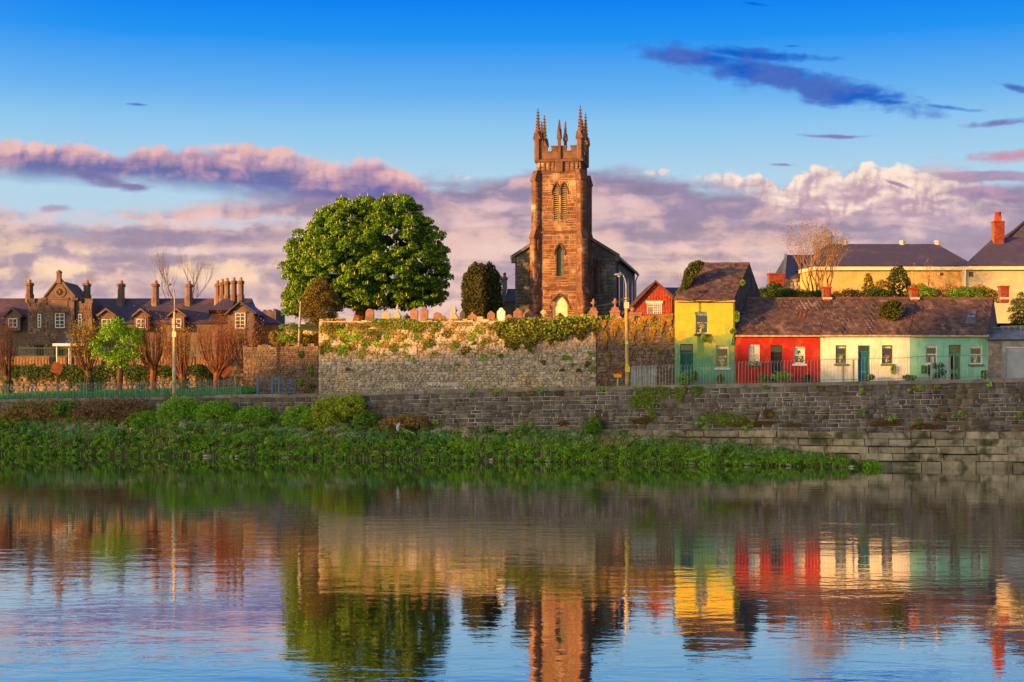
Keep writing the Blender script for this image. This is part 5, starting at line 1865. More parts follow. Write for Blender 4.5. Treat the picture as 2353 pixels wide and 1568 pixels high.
big2 = root('rendered_house', 'big rendered house with a brick chimney at the right edge', 'house', (gx(2300), 148, 11))
w = MB()
w.box(X_(2219, 148.5), X_(2460, 148.5), 148.5, 160, 10.5, Z_(616, 148.5))
w.build('wall', mat('block_render', lin(206, 186, 144), lin(188, 170, 132), 1.0, .9, .3, 10, c3=lin(160, 150, 130), s3=.5, t3=(.55, .75)), big2)
fa = MB()
fa.box(X_(2214, 148), X_(2460, 148), 148.0, 148.15, Z_(620, 148), Z_(612, 148))
fa.build('fascia', MATS['cream_board'], big2)
dpp = MB()
dpp.tube([(X_(2219, 148.3), 148.35, Z_(618, 148)), (X_(2218, 148.3), 148.35, 10.6)], [.07, .07], 6)
dpp.build('downpipe', white_p, big2)
r_ = MB()
r_.add([(X_(2212, 148), 147.9, Z_(612, 148)), (X_(2470, 148), 147.9, Z_(612, 148)), (X_(2470, 154), 154, Z_(545.5, 154)), (X_(2284, 154), 154, Z_(545.5, 154)), (X_(2230, 160), 160, Z_(610, 160)), (X_(2470, 160), 160, Z_(610, 160))],
       [(0, 1, 2, 3), (0, 3, 4), (3, 2, 5, 4)])
ro = r_.build('roof', bslate, big2)
r2 = MB()
r2.add([(X_(2300, 158), 158, Z_(548, 158)), (X_(2480, 158), 158, Z_(548, 158)), (X_(2480, 163), 163, Z_(440, 163)), (X_(2408, 163), 163, Z_(472, 163)), (X_(2300, 172), 172, Z_(548, 172))], [(0, 1, 2, 3), (0, 3, 4)])
r2.build('upper_roof', bslate, big2)
vg = MB()
vg.tube([P(2312, 546, 157.8), P(2360, 505, 160)], [.16, .16], 5)
vg.build('hip_tile', MATS['ridge_clay'], big2)
cz0, cz1 = Z_(547, 153), Z_(497, 153)
chimney(big2, X_(2293, 153), 153, 1.05, .9, cz0 - 1.2, Z_(512, 153), False)
up2 = MB()
up2.box(X_(2287, 153), X_(2299, 153), 152.6, 153.4, Z_(512, 153) + .12, Z_(497, 153))
up2.lathe(X_(2293, 153), 153, [(.34, Z_(497, 153)), (.3, Z_(492, 153)), (.36, Z_(490, 153)), (.3, Z_(488, 153))], 10)
up2.build('chimney_top', brick_m, big2)
ve = MB()
ve.box(X_(2226, 148.5), X_(2235, 148.5), 148.44, 148.497, Z_(636, 148.5), Z_(625, 148.5))
ve.build('wall_vent', MATS['brown_wood'], big2)
stk = root('brick_chimney', 'lone ivy-topped brick chimney stack beside the yellow house gable', 'chimney', (X_(1780, 128), 128, 10.5))
chimney(stk, X_(1783, 128), 128, 1.35, .9, 11.0, Z_(632, 128), False, name='stack')
# ------------------------------------------------------------------ fences, lamps, life ring, poles, cables
def wp(x, off=0.35):
    """point on the river wall's coping in picture column x"""
    lo, hi = -62.0, 46.0
    t = (x - CX) / F
    for _ in range(40):
        m_ = (lo + hi) / 2
        if m_ / (wall_Y(m_) + off) < t:
            lo = m_
        else:
            hi = m_
    return Vector((lo, wall_Y(lo) + off, wall_Z(lo)))


blue_m = mat('weathered_blue_paint', lin(150, 178, 182), lin(168, 158, 140), 6, .6, .1, 20, vary=.2)
rust_m = mat('rusty_rail', lin(112, 76, 58), lin(92, 100, 96), 5, .7, .1, 20)
greenp_m = mat('teal_fence_paint', lin(112, 164, 160), lin(126, 148, 132), 4, .6, .1, 20, vary=.25)
bright_blue = mat('blue_gate_paint', lin(52, 118, 160), lin(64, 104, 130), 3, .5, .1, 12)
galv = mat('galvanised', lin(170, 170, 168), lin(150, 148, 146), 3, .5, 0, 9)
black_iron = MATS['black_iron']


def bar_mesh(h, r, hook, m, name='bar'):
    b = MB()
    if hook:
        b.tube([(0, 0, 0), (0, 0, h * .86), (-.0, -.03, h * .95), (.03, -.10, h), (.05, -.17, h * .975)], [r] * 5, 5)
    else:
        b.tube([(0, 0, 0), (0, 0, h * .94), (0, 0, h)], [r, r, r * .2], 5)
    return b.mesh(name, m)


def run_fence(label, xs, h, m, rail_m, hook, r, post_every, post_m, off, rails=(.93, .08), extra=0.0, name='railing', sections=None):
    a, b = wp(xs[0], off), wp(xs[1], off)
    ro = root(name, label, 'fence', a)
    L = (b - a).length
    n = int(L / xs[2])
    mesh_ = {}
    for i in range(n + 1):
        X = a.x + (b.x - a.x) * i / n
        z = wall_Z(X)
        hh = h if sections is None else sections(X)
        key = round(hh, 2)
        if key not in mesh_:
            mesh_[key] = [bar_mesh(hh, r * k, hook, m) for k in (1, .9, 1.1)]
        o = bpy.data.objects.new('bar', mesh_[key][i % 3])
        o.matrix_basis = Matrix.Translation((X + RNG.uniform(-.012, .012), wall_Y(X) + off, z - .01)) @ Matrix.Rotation(RNG.uniform(-.02, .02), 4, 'Y')
        link(o, ro)
        if post_every and i % post_every == 0:
            p = MB()
            p.box(X - .035, X + .035, wall_Y(X) + off + .03, wall_Y(X) + off + .10, z - .01, z + hh * .98)
            p.build('post', post_m, ro)
    for f in rails:
        X = a.x
        step = (b.x - a.x) / max(int(L / 2.4), 1)
        while X < b.x - .05:
            X1 = X + step
            h0 = h if sections is None else sections((X + X1) / 2)
            rl = MB()
            p0, p1 = Vector((X, wall_Y(X) + off, wall_Z(X) + h0 * f)), Vector((X1, wall_Y(X1) + off, wall_Z(X1) + h0 * f))
            rl.tube([p0, p1], [.022, .022], 4)
            rl.build('rail', rail_m, ro)
            X = X1
    return ro


hook_h = lambda X: 1.46 if X < X_(1690, 105) else (1.58 if X < X_(1885, 102) else (1.66 if X < X_(2110, 101) else 1.72))
run_fence('hook-topped blue iron railing on the river wall before the cottages', (1508, 2268, .225), 1.5, blue_m, rust_m, True, .0115, 0, galv, .45, sections=hook_h)
run_fence('dense tangle of blue and grey hooked bars beside the lamp post', (1450, 1506, .07), 1.45, blue_m, rust_m, True, .017, 0, galv, .45)
run_fence('teal palisade railing along the wall before the pollard trees', (-40, 553, .152), 1.32, greenp_m, rust_m, False, .0135, 16, mat('pale_blue_post', lin(110, 150, 160), lin(96, 130, 140), 3, .5, 0, 9), .45, (.80, .12))
for x, lab in ((1938, 'grey gate post before the white cottage'), (1961, 'second grey gate post before the white cottage'), (2141, 'white post before the green cottage bush'), (2180, 'white post before the green cottage door')):
    p = wp(x, .6)
    g = root('gate_post', lab, 'post', p)
    b = MB()
    b.box(p.x - .05, p.x + .05, p.y - .05, p.y + .05, p.z - .01, p.z + 1.45)
    b.build('shaft', mat('gate_grey', lin(140, 134, 128), lin(170, 164, 158), 3, .7, .1, 12), g)
    b = MB()
    b.box(p.x - .065, p.x + .065, p.y - .065, p.y + .065, p.z + 1.452, p.z + 1.5)
    b.build('post_cap', MATS['gate_grey'], g)
# blue pedestrian gate
gr = root('blue_gate', 'blue barred gate between bright blue posts by the dark wall', 'gate', wp(592))
for i, x in enumerate((592, 625, 641)):
    p = wp(x, .5)
    b = MB()
    b.box(p.x - .07, p.x + .07, p.y - .07, p.y + .07, p.z - .01, p.z + 1.45)
    b.lathe(p.x, p.y, [(.09, p.z + 1.452), (.09, p.z + 1.5), (.02, p.z + 1.56)], 8)
    b.build('post', bright_blue, gr)
for (x0, x1, m_) in ((593.5, 623.5, rust_m), (626.5, 639.5, rust_m), (643, 679, bright_blue)):
    a, b_ = wp(x0, .5), wp(x1, .5)
    n = max(int((b_ - a).length / .11), 2)
    for i in range(n + 1):
        q = a + (b_ - a) * (i / n)
        b = MB()
        b.tube([q, q + upz * 1.2], [.011, .011], 4)
        b.build('bar', m_ if i % 2 else bright_blue, gr)
    for z in (.12, 1.1):
        b = MB()
        b.tube([a + upz * z, b_ + upz * z], [.02, .02], 4)
        b.build('rail', m_, gr)

# lamp posts
pole_m = mat('pole_wood', lin(190, 156, 84), lin(160, 132, 76), 3, .75, .2, 30, stretch=(6, 6, .4))
lampm = mat('lamp_housing', lin(120, 130, 138), lin(100, 110, 120), 3, .35, 0, 9)
conc_m = mat('pole_concrete', lin(206, 184, 132), lin(184, 160, 112), 3, .85, .2, 30)


def street_lamp(label, xb, yb, xt, ytop, Y, m, mirror=-1, reach=0.75, r0=.15, r1=.10, band=0.8, sign=True):
    b = P(xb, yb, Y)
    top = P(xt, ytop, Y)
    ro = root('street_lamp', label, 'street lamp', b)
    H = top.z - b.z
    pts = [b + (top - b) * f for f in (0, .05, .12, .3, .6, band)]
    p = MB()
    p.tube([q - upz * (.05 if i == 0 else 0) for i, q in enumerate(pts)], [r0 * 1.1, r0 * 1.08, r0, r0 * .97, (r0 + r1) / 2, r1], 10)
    p.build('pole', m, ro, True)
    q = pts[-1]
    a = MB()
    a.tube([q - upz * .3, q + (top - q) * .55, q + (top - q) * .80 + Vector((mirror * .05, 0, 0)), top + Vector((mirror * .22, 0, 0)), top + Vector((mirror * reach, 0, .05))], [.055, .05, .05, .04, .035], 8)
    a.build('arm', galv, ro, True)
    h = MB()
    c = top + Vector((mirror * (reach + .25), 0, .05))
    vs, fs = [], []
    for i, (dx, rr) in enumerate(((-.36, .03), (-.28, .12), (-.05, .17), (.2, .14), (.34, .05))):
        for k in range(8):
            an = 2 * math.pi * k / 8
            vs.append((c.x + dx, c.y + math.cos(an) * rr * .8, c.z + math.sin(an) * rr * (.75 if math.sin(an) > 0 else .5)))
    for i in range(4):
        for k in range(8):
            fs.append((i * 8 + k, i * 8 + (k + 1) % 8, i * 8 + 8 + (k + 1) % 8, i * 8 + 8 + k))
    fs += [tuple(range(7, -1, -1)), tuple(range(32, 40))]
    h.add(vs, fs)
    ho = h.build('lamp_head', lampm, ro, True)
    l = MB()
    l.lathe(c.x, c.y, [(.13, c.z - .09), (.11, c.z - .15), (.03, c.z - .18)], 8)
    l.build('lens', mat('lamp_lens', lin(210, 190, 140), lin(200, 180, 130), 3, .3, 0, 9), ho)
    pc = MB()
    pc.lathe(c.x - mirror * .1, c.y, [(.05, c.z + .11), (.05, c.z + .18), (.02, c.z + .2)], 8)
    pc.build('photocell', lampm, ho)
    if sign:
        s = b + (top - b) * sign
        k = MB()
        k.box(s.x - .17, s.x + .17, s.y - .19, s.y - .17, s.z - .22, s.z + .22)
        sg = k.build('warning_plate', mat('plate_white', lin(226, 216, 190), lin(210, 200, 170), 4, .6, 0, 9), ro)
        t = MB()
        t.add([(s.x - .13, s.y - .194, s.z - .1), (s.x + .13, s.y - .194, s.z - .1), (s.x, s.y - .194, s.z + .14)], [(0, 1, 2)])
        t.build('warning_triangle', mat('sign_yellow', lin(240, 190, 30), lin(230, 180, 26), 4, .5, 0, 9), sg)
    return ro, b, top


lampR, lrb, lrt = street_lamp('wooden street lamp post by the orange life ring box', 1442, 889, 1438.5, 633, 109.0, pole_m, -1, .25, .155, .12, .80, .73)
lampL, llb, llt = street_lamp('pale concrete street lamp post rising before the pollard trees', 400, 912, 401.5, 656, 123.8, conc_m, -1, .35, .16, .10, .76, .56)
for (ro, b, t, fz) in ((lampR, lrb, lrt, .775), (lampL, llb, llt, .64)):
    q = b + (t - b) * fz
    k = MB()
    k.tube([q + Vector((-.55, -.1, .05)), q + Vector((.25, -.1, .05))], [.03, .03], 5)
    for dx in (-.5, -.3, .2):
        k.lathe(q.x + dx, q.y - .1, [(.04, q.z + .05), (.05, q.z + .12), (.03, q.z + .2)], 6)
    k.build('cross_arm', MATS['rust_iron'], ro)
q = lrb + (lrt - lrb) * .16
k = MB()
k.box(q.x - .17, q.x + .17, q.y - .24, q.y - .14, q.z - .25, q.z + .2)
k.lathe(q.x, q.y - .19, [(.12, q.z + .2), (.12, q.z + .3), (.06, q.z + .34)], 8)
k.build('cable_box', MATS['sign_yellow'], lampR)
q = lrb + (lrt - lrb) * .395
k = MB()
k.box(q.x - .12, q.x + .08, q.y - .165, q.y - .15, q.z - .11, q.z + .11)
k.build('number_plate', MATS['plate_white'], lampR)
q = llb + (llt - llb) * .245
k = MB()
k.box(q.x - .08, q.x + .08, q.y - .175, q.y - .16, q.z - .1, q.z + .1)
k.build('number_plate', MATS['plate_white'], lampL)

# life ring in its orange housing
lb = wp(1419.5, .5)
lr = root('life_ring_box', 'orange house-shaped life ring box on a grey post', 'life ring', lb)
s = .0293 * 1.0
zt_, zb_ = Z_(849.6, lb.y), Z_(867.5, lb.y)
w_ = (X_(1428, lb.y) - X_(1410.8, lb.y)) / 2
p = MB()
p.tube([lb - upz * .02, Vector((lb.x, lb.y, zb_ + .1))], [.05, .05], 8)
p.build('post', galv, lr)
ho = MB()
zs = zt_ - .16
ho.add([(lb.x - w_, lb.y - .15, zb_), (lb.x + w_, lb.y - .15, zb_), (lb.x + w_, lb.y - .15, zs), (lb.x, lb.y - .15, zt_), (lb.x - w_, lb.y - .15, zs),
        (lb.x - w_, lb.y + .12, zb_), (lb.x + w_, lb.y + .12, zb_), (lb.x + w_, lb.y + .12, zs), (lb.x, lb.y + .12, zt_), (lb.x - w_, lb.y + .12, zs)],
       [(5, 9, 8, 7, 6), (0, 5, 6, 1), (1, 6, 7, 2), (2, 7, 8, 3), (3, 8, 9, 4), (4, 9, 5, 0)])
or_m = mat('housing_orange', lin(244, 160, 20), lin(232, 146, 16), 3, .5, 0, 9)
ho.box(lb.x - w_ + .003, lb.x + w_ - .003, lb.y - .147, lb.y - .12, zb_, zb_ + (zt_ - zb_) * .42)
ho.build('housing', or_m, lr)
rg = MB()
vs, fs = [], []
R, r2_ = w_ * .72, w_ * .22
for i in range(20):
    for k in range(8):
        A_, B_ = 2 * math.pi * i / 20, 2 * math.pi * k / 8
        vs.append((lb.x + (R + r2_ * math.cos(B_)) * math.cos(A_), lb.y - .04 + r2_ * .5 * math.sin(B_), (zb_ + zs) / 2 + .04 + (R + r2_ * math.cos(B_)) * math.sin(A_)))
for i in range(20):
    for k in range(8):
        fs.append((i * 8 + k, i * 8 + (k + 1) % 8, ((i + 1) % 20) * 8 + (k + 1) % 8, ((i + 1) % 20) * 8 + k))
rg.add(vs, fs)
rg.build('ring', mat('ring_red', lin(206, 60, 24), lin(190, 50, 20), 3, .5, 0, 9), lr, True)

# leaning pole by the chestnut, and overhead cables
pb, pt = P(686.5, 792, 130), P(691, 693, 130)
po = root('telegraph_pole', 'grey leaning telegraph pole before the chestnut tree', 'pole', pb)
k = MB()
k.tube([pb - upz * .4, pb + (pt - pb) * .5, pt], [.11, .1, .08], 8)
k.build('shaft', mat('grey_pole', lin(168, 160, 150), lin(140, 130, 120), 4, .8, .2, 30), po)
k = MB()
k.box(pt.x - .5, pt.x - .08, pt.y - .06, pt.y + .06, pt.z - .4, pt.z - .22)
k.build('bracket', MATS['rust_iron'], po)


def cable(label, A, B, sag, r=.012):
    k = MB()
    pts = [A + (B - A) * t - upz * sag * 4 * t * (1 - t) for t in [i / 16 for i in range(17)]]
    k.tube(pts, [r] * 17, 4)
    tag(k.build('overhead_cable', MATS['black_iron']), label, 'cable')


cable('thin overhead cable from the leaning pole to the wooden lamp post', pt - upz * .3, lrb + (lrt - lrb) * .78, 1.6)
cable('thin overhead cable from the leaning pole away over the almshouse', pt - upz * .3, P(560, 705, 175), .4)
cable('thin cable from the vestry corner to the yew', P(1110, 655, 141), P(1186, 628, 146), .2)


def aerial(label, x, y0, y1, Y, panel=False, w=1.0):
    b, t = P(x, y0, Y), P(x, y1, Y)
    ro = root('television_aerial', label, 'aerial', b)
    k = MB()
    k.tube([b, t], [.03, .03], 4)
    k.build('mast', galv, ro)
    k = MB()
    if panel:
        for i in range(9):
            z = t.z - .6 + i * .2
            k.tube([(t.x - .5, t.y, z), (t.x + .5, t.y, z)], [.012, .012], 3)
            k.tube([(t.x - .5 + i * .125, t.y, t.z - .6), (t.x - .5 + i * .125, t.y, t.z + 1.0)], [.012, .012], 3)
    else:
        k.tube([(t.x - w, t.y, t.z - .1), (t.x + .1, t.y, t.z - .1)], [.025, .025], 4)
        for i in range(6):
            k.tube([(t.x - w + i * .17, t.y - .25, t.z - .1), (t.x - w + i * .17, t.y + .25, t.z - .1)], [.012, .012], 3)
    k.build('element', galv, ro)


aerial('grid aerial on the leftmost almshouse chimney', 58, 660, 640, 176, True)
aerial('grid aerial right of the clock gable', 208.5, 655, 637, 176, True)
aerial('fork aerial above the brick house', 1563, 640, 625, 135)
aerial('tall fork aerial between the yellow house and the bare tree', 1766, 655, 618, 132, w=.9)

# rust diamond boards among the pollards
for x, y, rr, lab, tilt in ((131, 846, 20, 'tilted rust brown board leaning on the ivied wall', .35), (513.5, 847, 26, 'dark rust diamond board beside the red pollard', .78)):
    c = P(x, y, 138)
    ro = root('rust_board', lab, 'board', c - upz * .9)
    k = MB(Matrix.Translation(c) @ Matrix.Rotation(tilt, 4, 'Y'))
    hw = rr / 24.7 * .62
    k.box(-hw, hw, -.03, .03, -hw, hw)
    k.build('plate', mat('rust_plate', lin(122, 74, 52), lin(96, 56, 42), 3, .9, .3, 20), ro)
    k = MB()
    k.tube([c + Vector((0, .06, -3.2)), c + Vector((0, .06, .2))], [.05, .05], 6)
    k.build('stake', MATS['rust_iron'], ro)
# ------------------------------------------------------------------ gravestones along the churchyard wall
grave_m = mat('headstone', lin(150, 112, 92), lin(122, 90, 76), 2.5, .9, .4, 22, vary=.12)
grave_d = mat('dark_headstone', lin(92, 84, 80), lin(70, 66, 66), 2.5, .9, .4, 22)
grave_w = mat('white_headstone', lin(232, 224, 206), lin(216, 206, 186), 2.5, .8, .2, 22)
grave_p = mat('pale_headstone', lin(190, 168, 130), lin(166, 144, 112), 2.5, .9, .3, 22)


def outline(kind, w, h):
    a = w / 2
    if kind == 'round':
        s = h - a * .9
        return [(-a, 0), (a, 0), (a, s)] + [(a * math.cos(t), s + a * .9 * math.sin(t)) for t in [math.pi * i / 12 for i in range(1, 12)]] + [(-a, s)]
    if kind == 'gable':
        return [(-a, 0), (a, 0), (a, h - a * .8), (0, h), (-a, h - a * .8)]
    if kind == 'ogee':
        s = h - a * 1.0
        return [(-a, 0), (a, 0), (a, s), (a * .92, s + a * .18), (a * .62, s + a * .40), (a * .45, s + a * .66), (a * .28, s + a * .9), (0, h), (-a * .28, s + a * .9), (-a * .45, s + a * .66), (-a * .62, s + a * .40), (-a * .92, s + a * .18), (-a, s)]
    if kind == 'scallop':
        s = h - a * 1.1
        return [(-a, 0), (a, 0), (a, s + a * .1), (a * 1.02, s + a * .3), (a * .8, s + a * .34), (a * .6, s + a * .55), (a * .25, s + a * .72), (a * .2, s + a * .95), (a * .1, h), (-a * .1, h), (-a * .2, s + a * .95), (-a * .25, s + a * .72), (-a * .6, s + a * .55), (-a * .8, s + a * .34), (-a * 1.02, s + a * .3), (-a, s + a * .1)]
    return [(-a, 0), (a, 0), (a, h), (-a, h)]


def cwY(x):
    return 126 - (x - 735) / 635.0 * 7.5


def grave(x, ytop, w, kind, m, label, dist=2.5, tilt=0.0, lean=0.0):
    Y = cwY(x) + dist
    s = F / Y
    zb = 10.35
    top = Z_(ytop, Y)
    X = X_(x, Y)
    W, H = w / s, top - zb
    ro = root('gravestone', label, 'gravestone', (X, Y, zb))
    T = Matrix.Translation((X, Y, zb)) @ Matrix.Rotation(math.radians(-9) + tilt, 4, 'Z') @ Matrix.Rotation(lean, 4, 'Y')
    k = MB(T)
    if kind in ('round', 'gable', 'ogee', 'scallop', 'slab'):
        k.prism(outline(kind, W, H), -.08, .09)
        o = k.build('headstone', m, ro)
        p = MB(T)
        p.box(-W * .58, W * .58, -.16, .17, -.1, .16)
        p.build('plinth', m, ro)
        if kind != 'slab':
            b = MB(T)
            pts = [(q[0] * .86, max(q[1], .3) - .05 if q[1] > .4 else .32) for q in outline(kind, W, H)]
            b.prism([(q[0], q[1]) for q in pts], -.095, -.082)
            b.build('inscription_panel', m, ro)
    elif kind == 'cross':
        a = W / 2
        t = max(.09, a * .28)
        ch = H - a * 1.0
        k.prism([(-t * 1.3, 0), (t * 1.3, 0), (t, ch - t), (a, ch - t), (a, ch + t), (t, ch + t), (t, H), (-t, H), (-t, ch + t), (-a, ch + t), (-a, ch - t), (-t, ch - t)], -.09, .09)
        k.build('cross_shaft', m, ro)
        g = MB(T)
        pts = []
        n = 20
        vs, fs = [], []
        for i in range(n):
            an = 2 * math.pi * i / n
            for rr, yy in ((a * .62, -.06), (a * .84, -.06), (a * .84, .06), (a * .62, .06)):
                vs.append((rr * math.cos(an), yy, ch + rr * math.sin(an)))
        for i in range(n):
            for q in range(4):
                fs.append((i * 4 + q, i * 4 + (q + 1) % 4, ((i + 1) % n) * 4 + (q + 1) % 4, ((i + 1) % n) * 4 + q))
        g.add(vs, fs)
        g.build('cross_ring', m, ro)
        p = MB(T)
        p.box(-a * .7, a * .7, -.25, .25, -.1, .25)
        p.build('plinth', m, ro)
    elif kind == 'obelisk':
        k.lathe(0, 0, [(W * .7, 0), (W * .66, H * .2), (W * .5, H * .22), (W * .26, H * .88), (.02, H)], 4, math.pi / 4)
        k.build('obelisk_shaft', m, ro)
    elif kind == 'urn':
        # panelled pier with a moulded cap, a foot and an urn
        hp = H * .50
        k.box(-W / 2, W / 2, -W / 2, W / 2, -.1, hp)
        k.build('pier', m, ro)
        c = MB(T)
        c.box(-W * .58, W * .58, -W * .58, W * .58, hp + .002, hp + H * .06)
        c.hexa([(-W * .42, -W * .42, hp + H * .062), (W * .42, -W * .42, hp + H * .062), (W * .42, W * .42, hp + H * .062), (-W * .42, W * .42, hp + H * .062),
                (-W * .34, -W * .34, hp + H * .18), (W * .34, -W * .34, hp + H * .18), (W * .34, W * .34, hp + H * .18), (-W * .34, W * .34, hp + H * .18)])
        c.build('cornice', m, ro)
        u = MB(T)
        b0 = hp + H * .182
        q = H - b0
        u.lathe(0, 0, [(W * .2, b0), (W * .1, b0 + q * .2), (W * .09, b0 + q * .32), (W * .34, b0 + q * .5), (W * .36, b0 + q * .6), (W * .16, b0 + q * .66), (W * .18, b0 + q * .8), (W * .11, b0 + q * .93), (.01, H)], 10)
        u.build('urn', m, ro, True)
    elif kind == 'tomb':
        k.box(-W / 2, W / 2, -.5, .5, -.1, H * .35)
        k.build('chest', m, ro)
        c = MB(T)
        c.box(-W * .56, W * .56, -.56, .56, H * .352, H * .43)
        c.prism([(-W * .42, H * .432), (W * .42, H * .432), (W * .1, H * .64), (-W * .1, H * .64)], -.3, .3)
        c.build('pediment', m, ro)
        u = MB(T)
        u.lathe(0, 0, [(.12, H * .642), (.07, H * .72), (.2, H * .8), (.21, H * .86), (.1, H * .88), (.1, H * .95), (.02, H)], 10)
        u.build('urn', m, ro, True)
    elif kind == 'ball':
        k.box(-W / 2, W / 2, -.5, .5, -.1, H * .62)
        k.box(-W * .54, W * .54, -.55, .55, H * .622, H * .72)
        k.build('chest', m, ro)
        u = MB(T)
        xx = -W * .28
        r_ = H * .13
        u.lathe(xx, 0, [(r_ * .5, H * .722), (r_ * .4, H * .76)] + [(r_ * math.sin(t), H * .87 - r_ * math.cos(t)) for t in (.5, 1.0, 1.57, 2.1, 2.6, 3.1)], 10)
        u.build('ball_finial', m, ro, True)


for g in ((850, 710, 20, 'round', grave_m, 'round-topped headstone beside the chestnut trunk'),
          (887.5, 713, 18, 'scallop', grave_p, 'pale scalloped headstone left of the urn pedestal'),
          (913.7, 699, 14, 'urn', grave_p, 'slim pedestal monument with an urn before the chestnut'),
          (935, 721, 17, 'scallop', grave_d, 'small dark scalloped headstone right of the urn pedestal', 4.5),
          (952, 707, 18, 'gable', grave_m, 'pointed brown headstone under the chestnut edge'),
          (975, 704.7, 18, 'ogee', grave_m, 'tallest ogee-topped headstone right of the chestnut'),
          (1005.5, 718, 19, 'round', grave_m, 'broad round headstone in the open gap before the yew'),
          (1020, 725, 11, 'gable', grave_m, 'small low pointed headstone before the obelisk'),
          (1034.5, 706.6, 8, 'obelisk', grave_p, 'leaning obelisk left of the urn-topped tomb', 2.5, 0, .1),
          (1046, 704, 25, 'tomb', grave_p, 'chest tomb with pediment and urn left of the yew'),
          (1063, 716, 13, 'round', grave_d, 'narrow dark round headstone at the yew edge'),
          (1085.6, 717.4, 20, 'scallop', grave_m, 'scalloped brown headstone before the yew'),
          (1103, 728, 14, 'slab', grave_p, 'low flat slab tomb before the yew'),
          (1128.6, 714.4, 17.6, 'gable', grave_m, 'lichen-covered pointed headstone right of the yew foot'),
          (1151.7, 707.5, 19, 'ogee', grave_w, 'bright white ogee headstone before the vestry'),
          (1170, 723, 16, 'round', grave_m, 'low round headstone right of the white one'),
          (1190, 709, 20, 'gable', grave_m, 'pointed headstone before the church nave corner'),
          (1215, 711, 27, 'gable', grave_m, 'widest pointed headstone left of the small pale cross', 3.6),
          (1248.6, 712, 12.5, 'cross', grave_p, 'small pale ringed cross before the tower'),
          (1273, 693, 15.5, 'cross', grave_m, 'tall brown ringed cross before the tower door'),
          (1287, 718.5, 20, 'gable', grave_m, 'low pointed headstone before the tower door', 3.2),
          (1339, 721, 12.5, 'gable', grave_p, 'small pointed stone at the right foot of the tower'),
          (1364, 686.5, 19, 'urn', grave_m, 'urn-topped pier close to the right buttress'),
          (1414, 685, 22, 'urn', grave_m, 'urn-topped pier close to the wooden lamp post'),
          (1424, 727, 9.5, 'round', grave_p, 'small pale round stone behind the lamp post', 1.2),
          (1462, 706, 27, 'ball', grave_m, 'long low tomb with a ball finial before the brick house')):
    grave(*g)
# ------------------------------------------------------------------ almshouse on the left, with clock gable and tall chimneys
AY = 175.0
ax = lambda x, Y=AY: X_(x, Y)
az = lambda y, Y=AY: Z_(y, Y)
alm = root('almshouse', 'long stone almshouse with a clock gable and tall chimneys', 'almshouse', (ax(200), AY, 7.3))
alm_m = mat('almshouse_stone', lin(122, 98, 84), lin(94, 77, 68), 1.0, .9, .4, 10, vary=.2, c3=lin(142, 108, 86), s3=.3, t3=(.5, .7), streak=lin(84, 70, 62), samt=.6)
alm_mort = mat('almshouse_mortar', lin(118, 96, 80), lin(96, 80, 68), 1.5, .9, .2, 10)
alm_slate = mat('almshouse_slate', lin(76, 66, 78), lin(60, 54, 68), 3, .6, .35, 6, spec=.35, stretch=(.5, 1, 3), c3=lin(104, 74, 76), s3=.25, t3=(.5, .7))
RY = AY + 1.5      # main range stands a little back from the gatehouse front
# main range
w = MB()
w.box(ax(-60), ax(570), RY, RY + 8, 7.0, az(742))
w.build('wall', alm_mort, alm)
r = MB()
r.hexa([(ax(-62), RY - .4, az(743)), (ax(575), RY - .4, az(743)), (ax(575), RY + 8.4, az(743)), (ax(-62), RY + 8.4, az(743)),
        (ax(-62), RY + 3.9, Z_(686, RY + 3.9)), (ax(560), RY + 3.9, Z_(686, RY + 3.9)), (ax(560), RY + 4.1, Z_(686, RY + 3.9)), (ax(-62), RY + 4.1, Z_(686, RY + 3.9))])
alm_roof = r.build('roof', alm_slate, alm)


def win(parent, x0, x1, y0, y1, Y, rows=3, cols=2, surround=True):
    a, b, c, d = X_(x0, Y), X_(x1, Y), Z_(y1, Y), Z_(y0, Y)
    f = MB()
    t = .09
    for q in ((a, a + t, c, d), (b - t, b, c, d), (a + t, b - t, c, c + t), (a + t, b - t, d - t, d)):
        f.box(q[0], q[1], Y - .10, Y - .01, q[2], q[3])
    for i in range(1, cols):
        x = a + (b - a) * i / cols
        f.box(x - .035, x + .035, Y - .09, Y - .02, c + t, d - t)
    for i in range(1, rows):
        z = c + (d - c) * i / rows
        f.box(a + t, b - t, Y - .085, Y - .025, z - .03, z + .03)
    o = f.build('window', white_p, parent)
    g = MB()
    g.quad((a + t, Y - .05, c + t), (b - t, Y - .05, c + t), (b - t, Y - .05, d - t), (a + t, Y - .05, d - t))
    g.build('pane', mat('far_glass', lin(52, 54, 60), lin(90, 94, 100), 2, .12, 0, 5), o)
    if surround:
        s = MB()
        s.box(a - .18, b + .18, Y - .2, Y - .003, d, d + .16)
        s.box(a - .12, b + .12, Y - .16, Y - .003, c - .14, c)
        s.build('label_mould', alm_m, o)
    return o


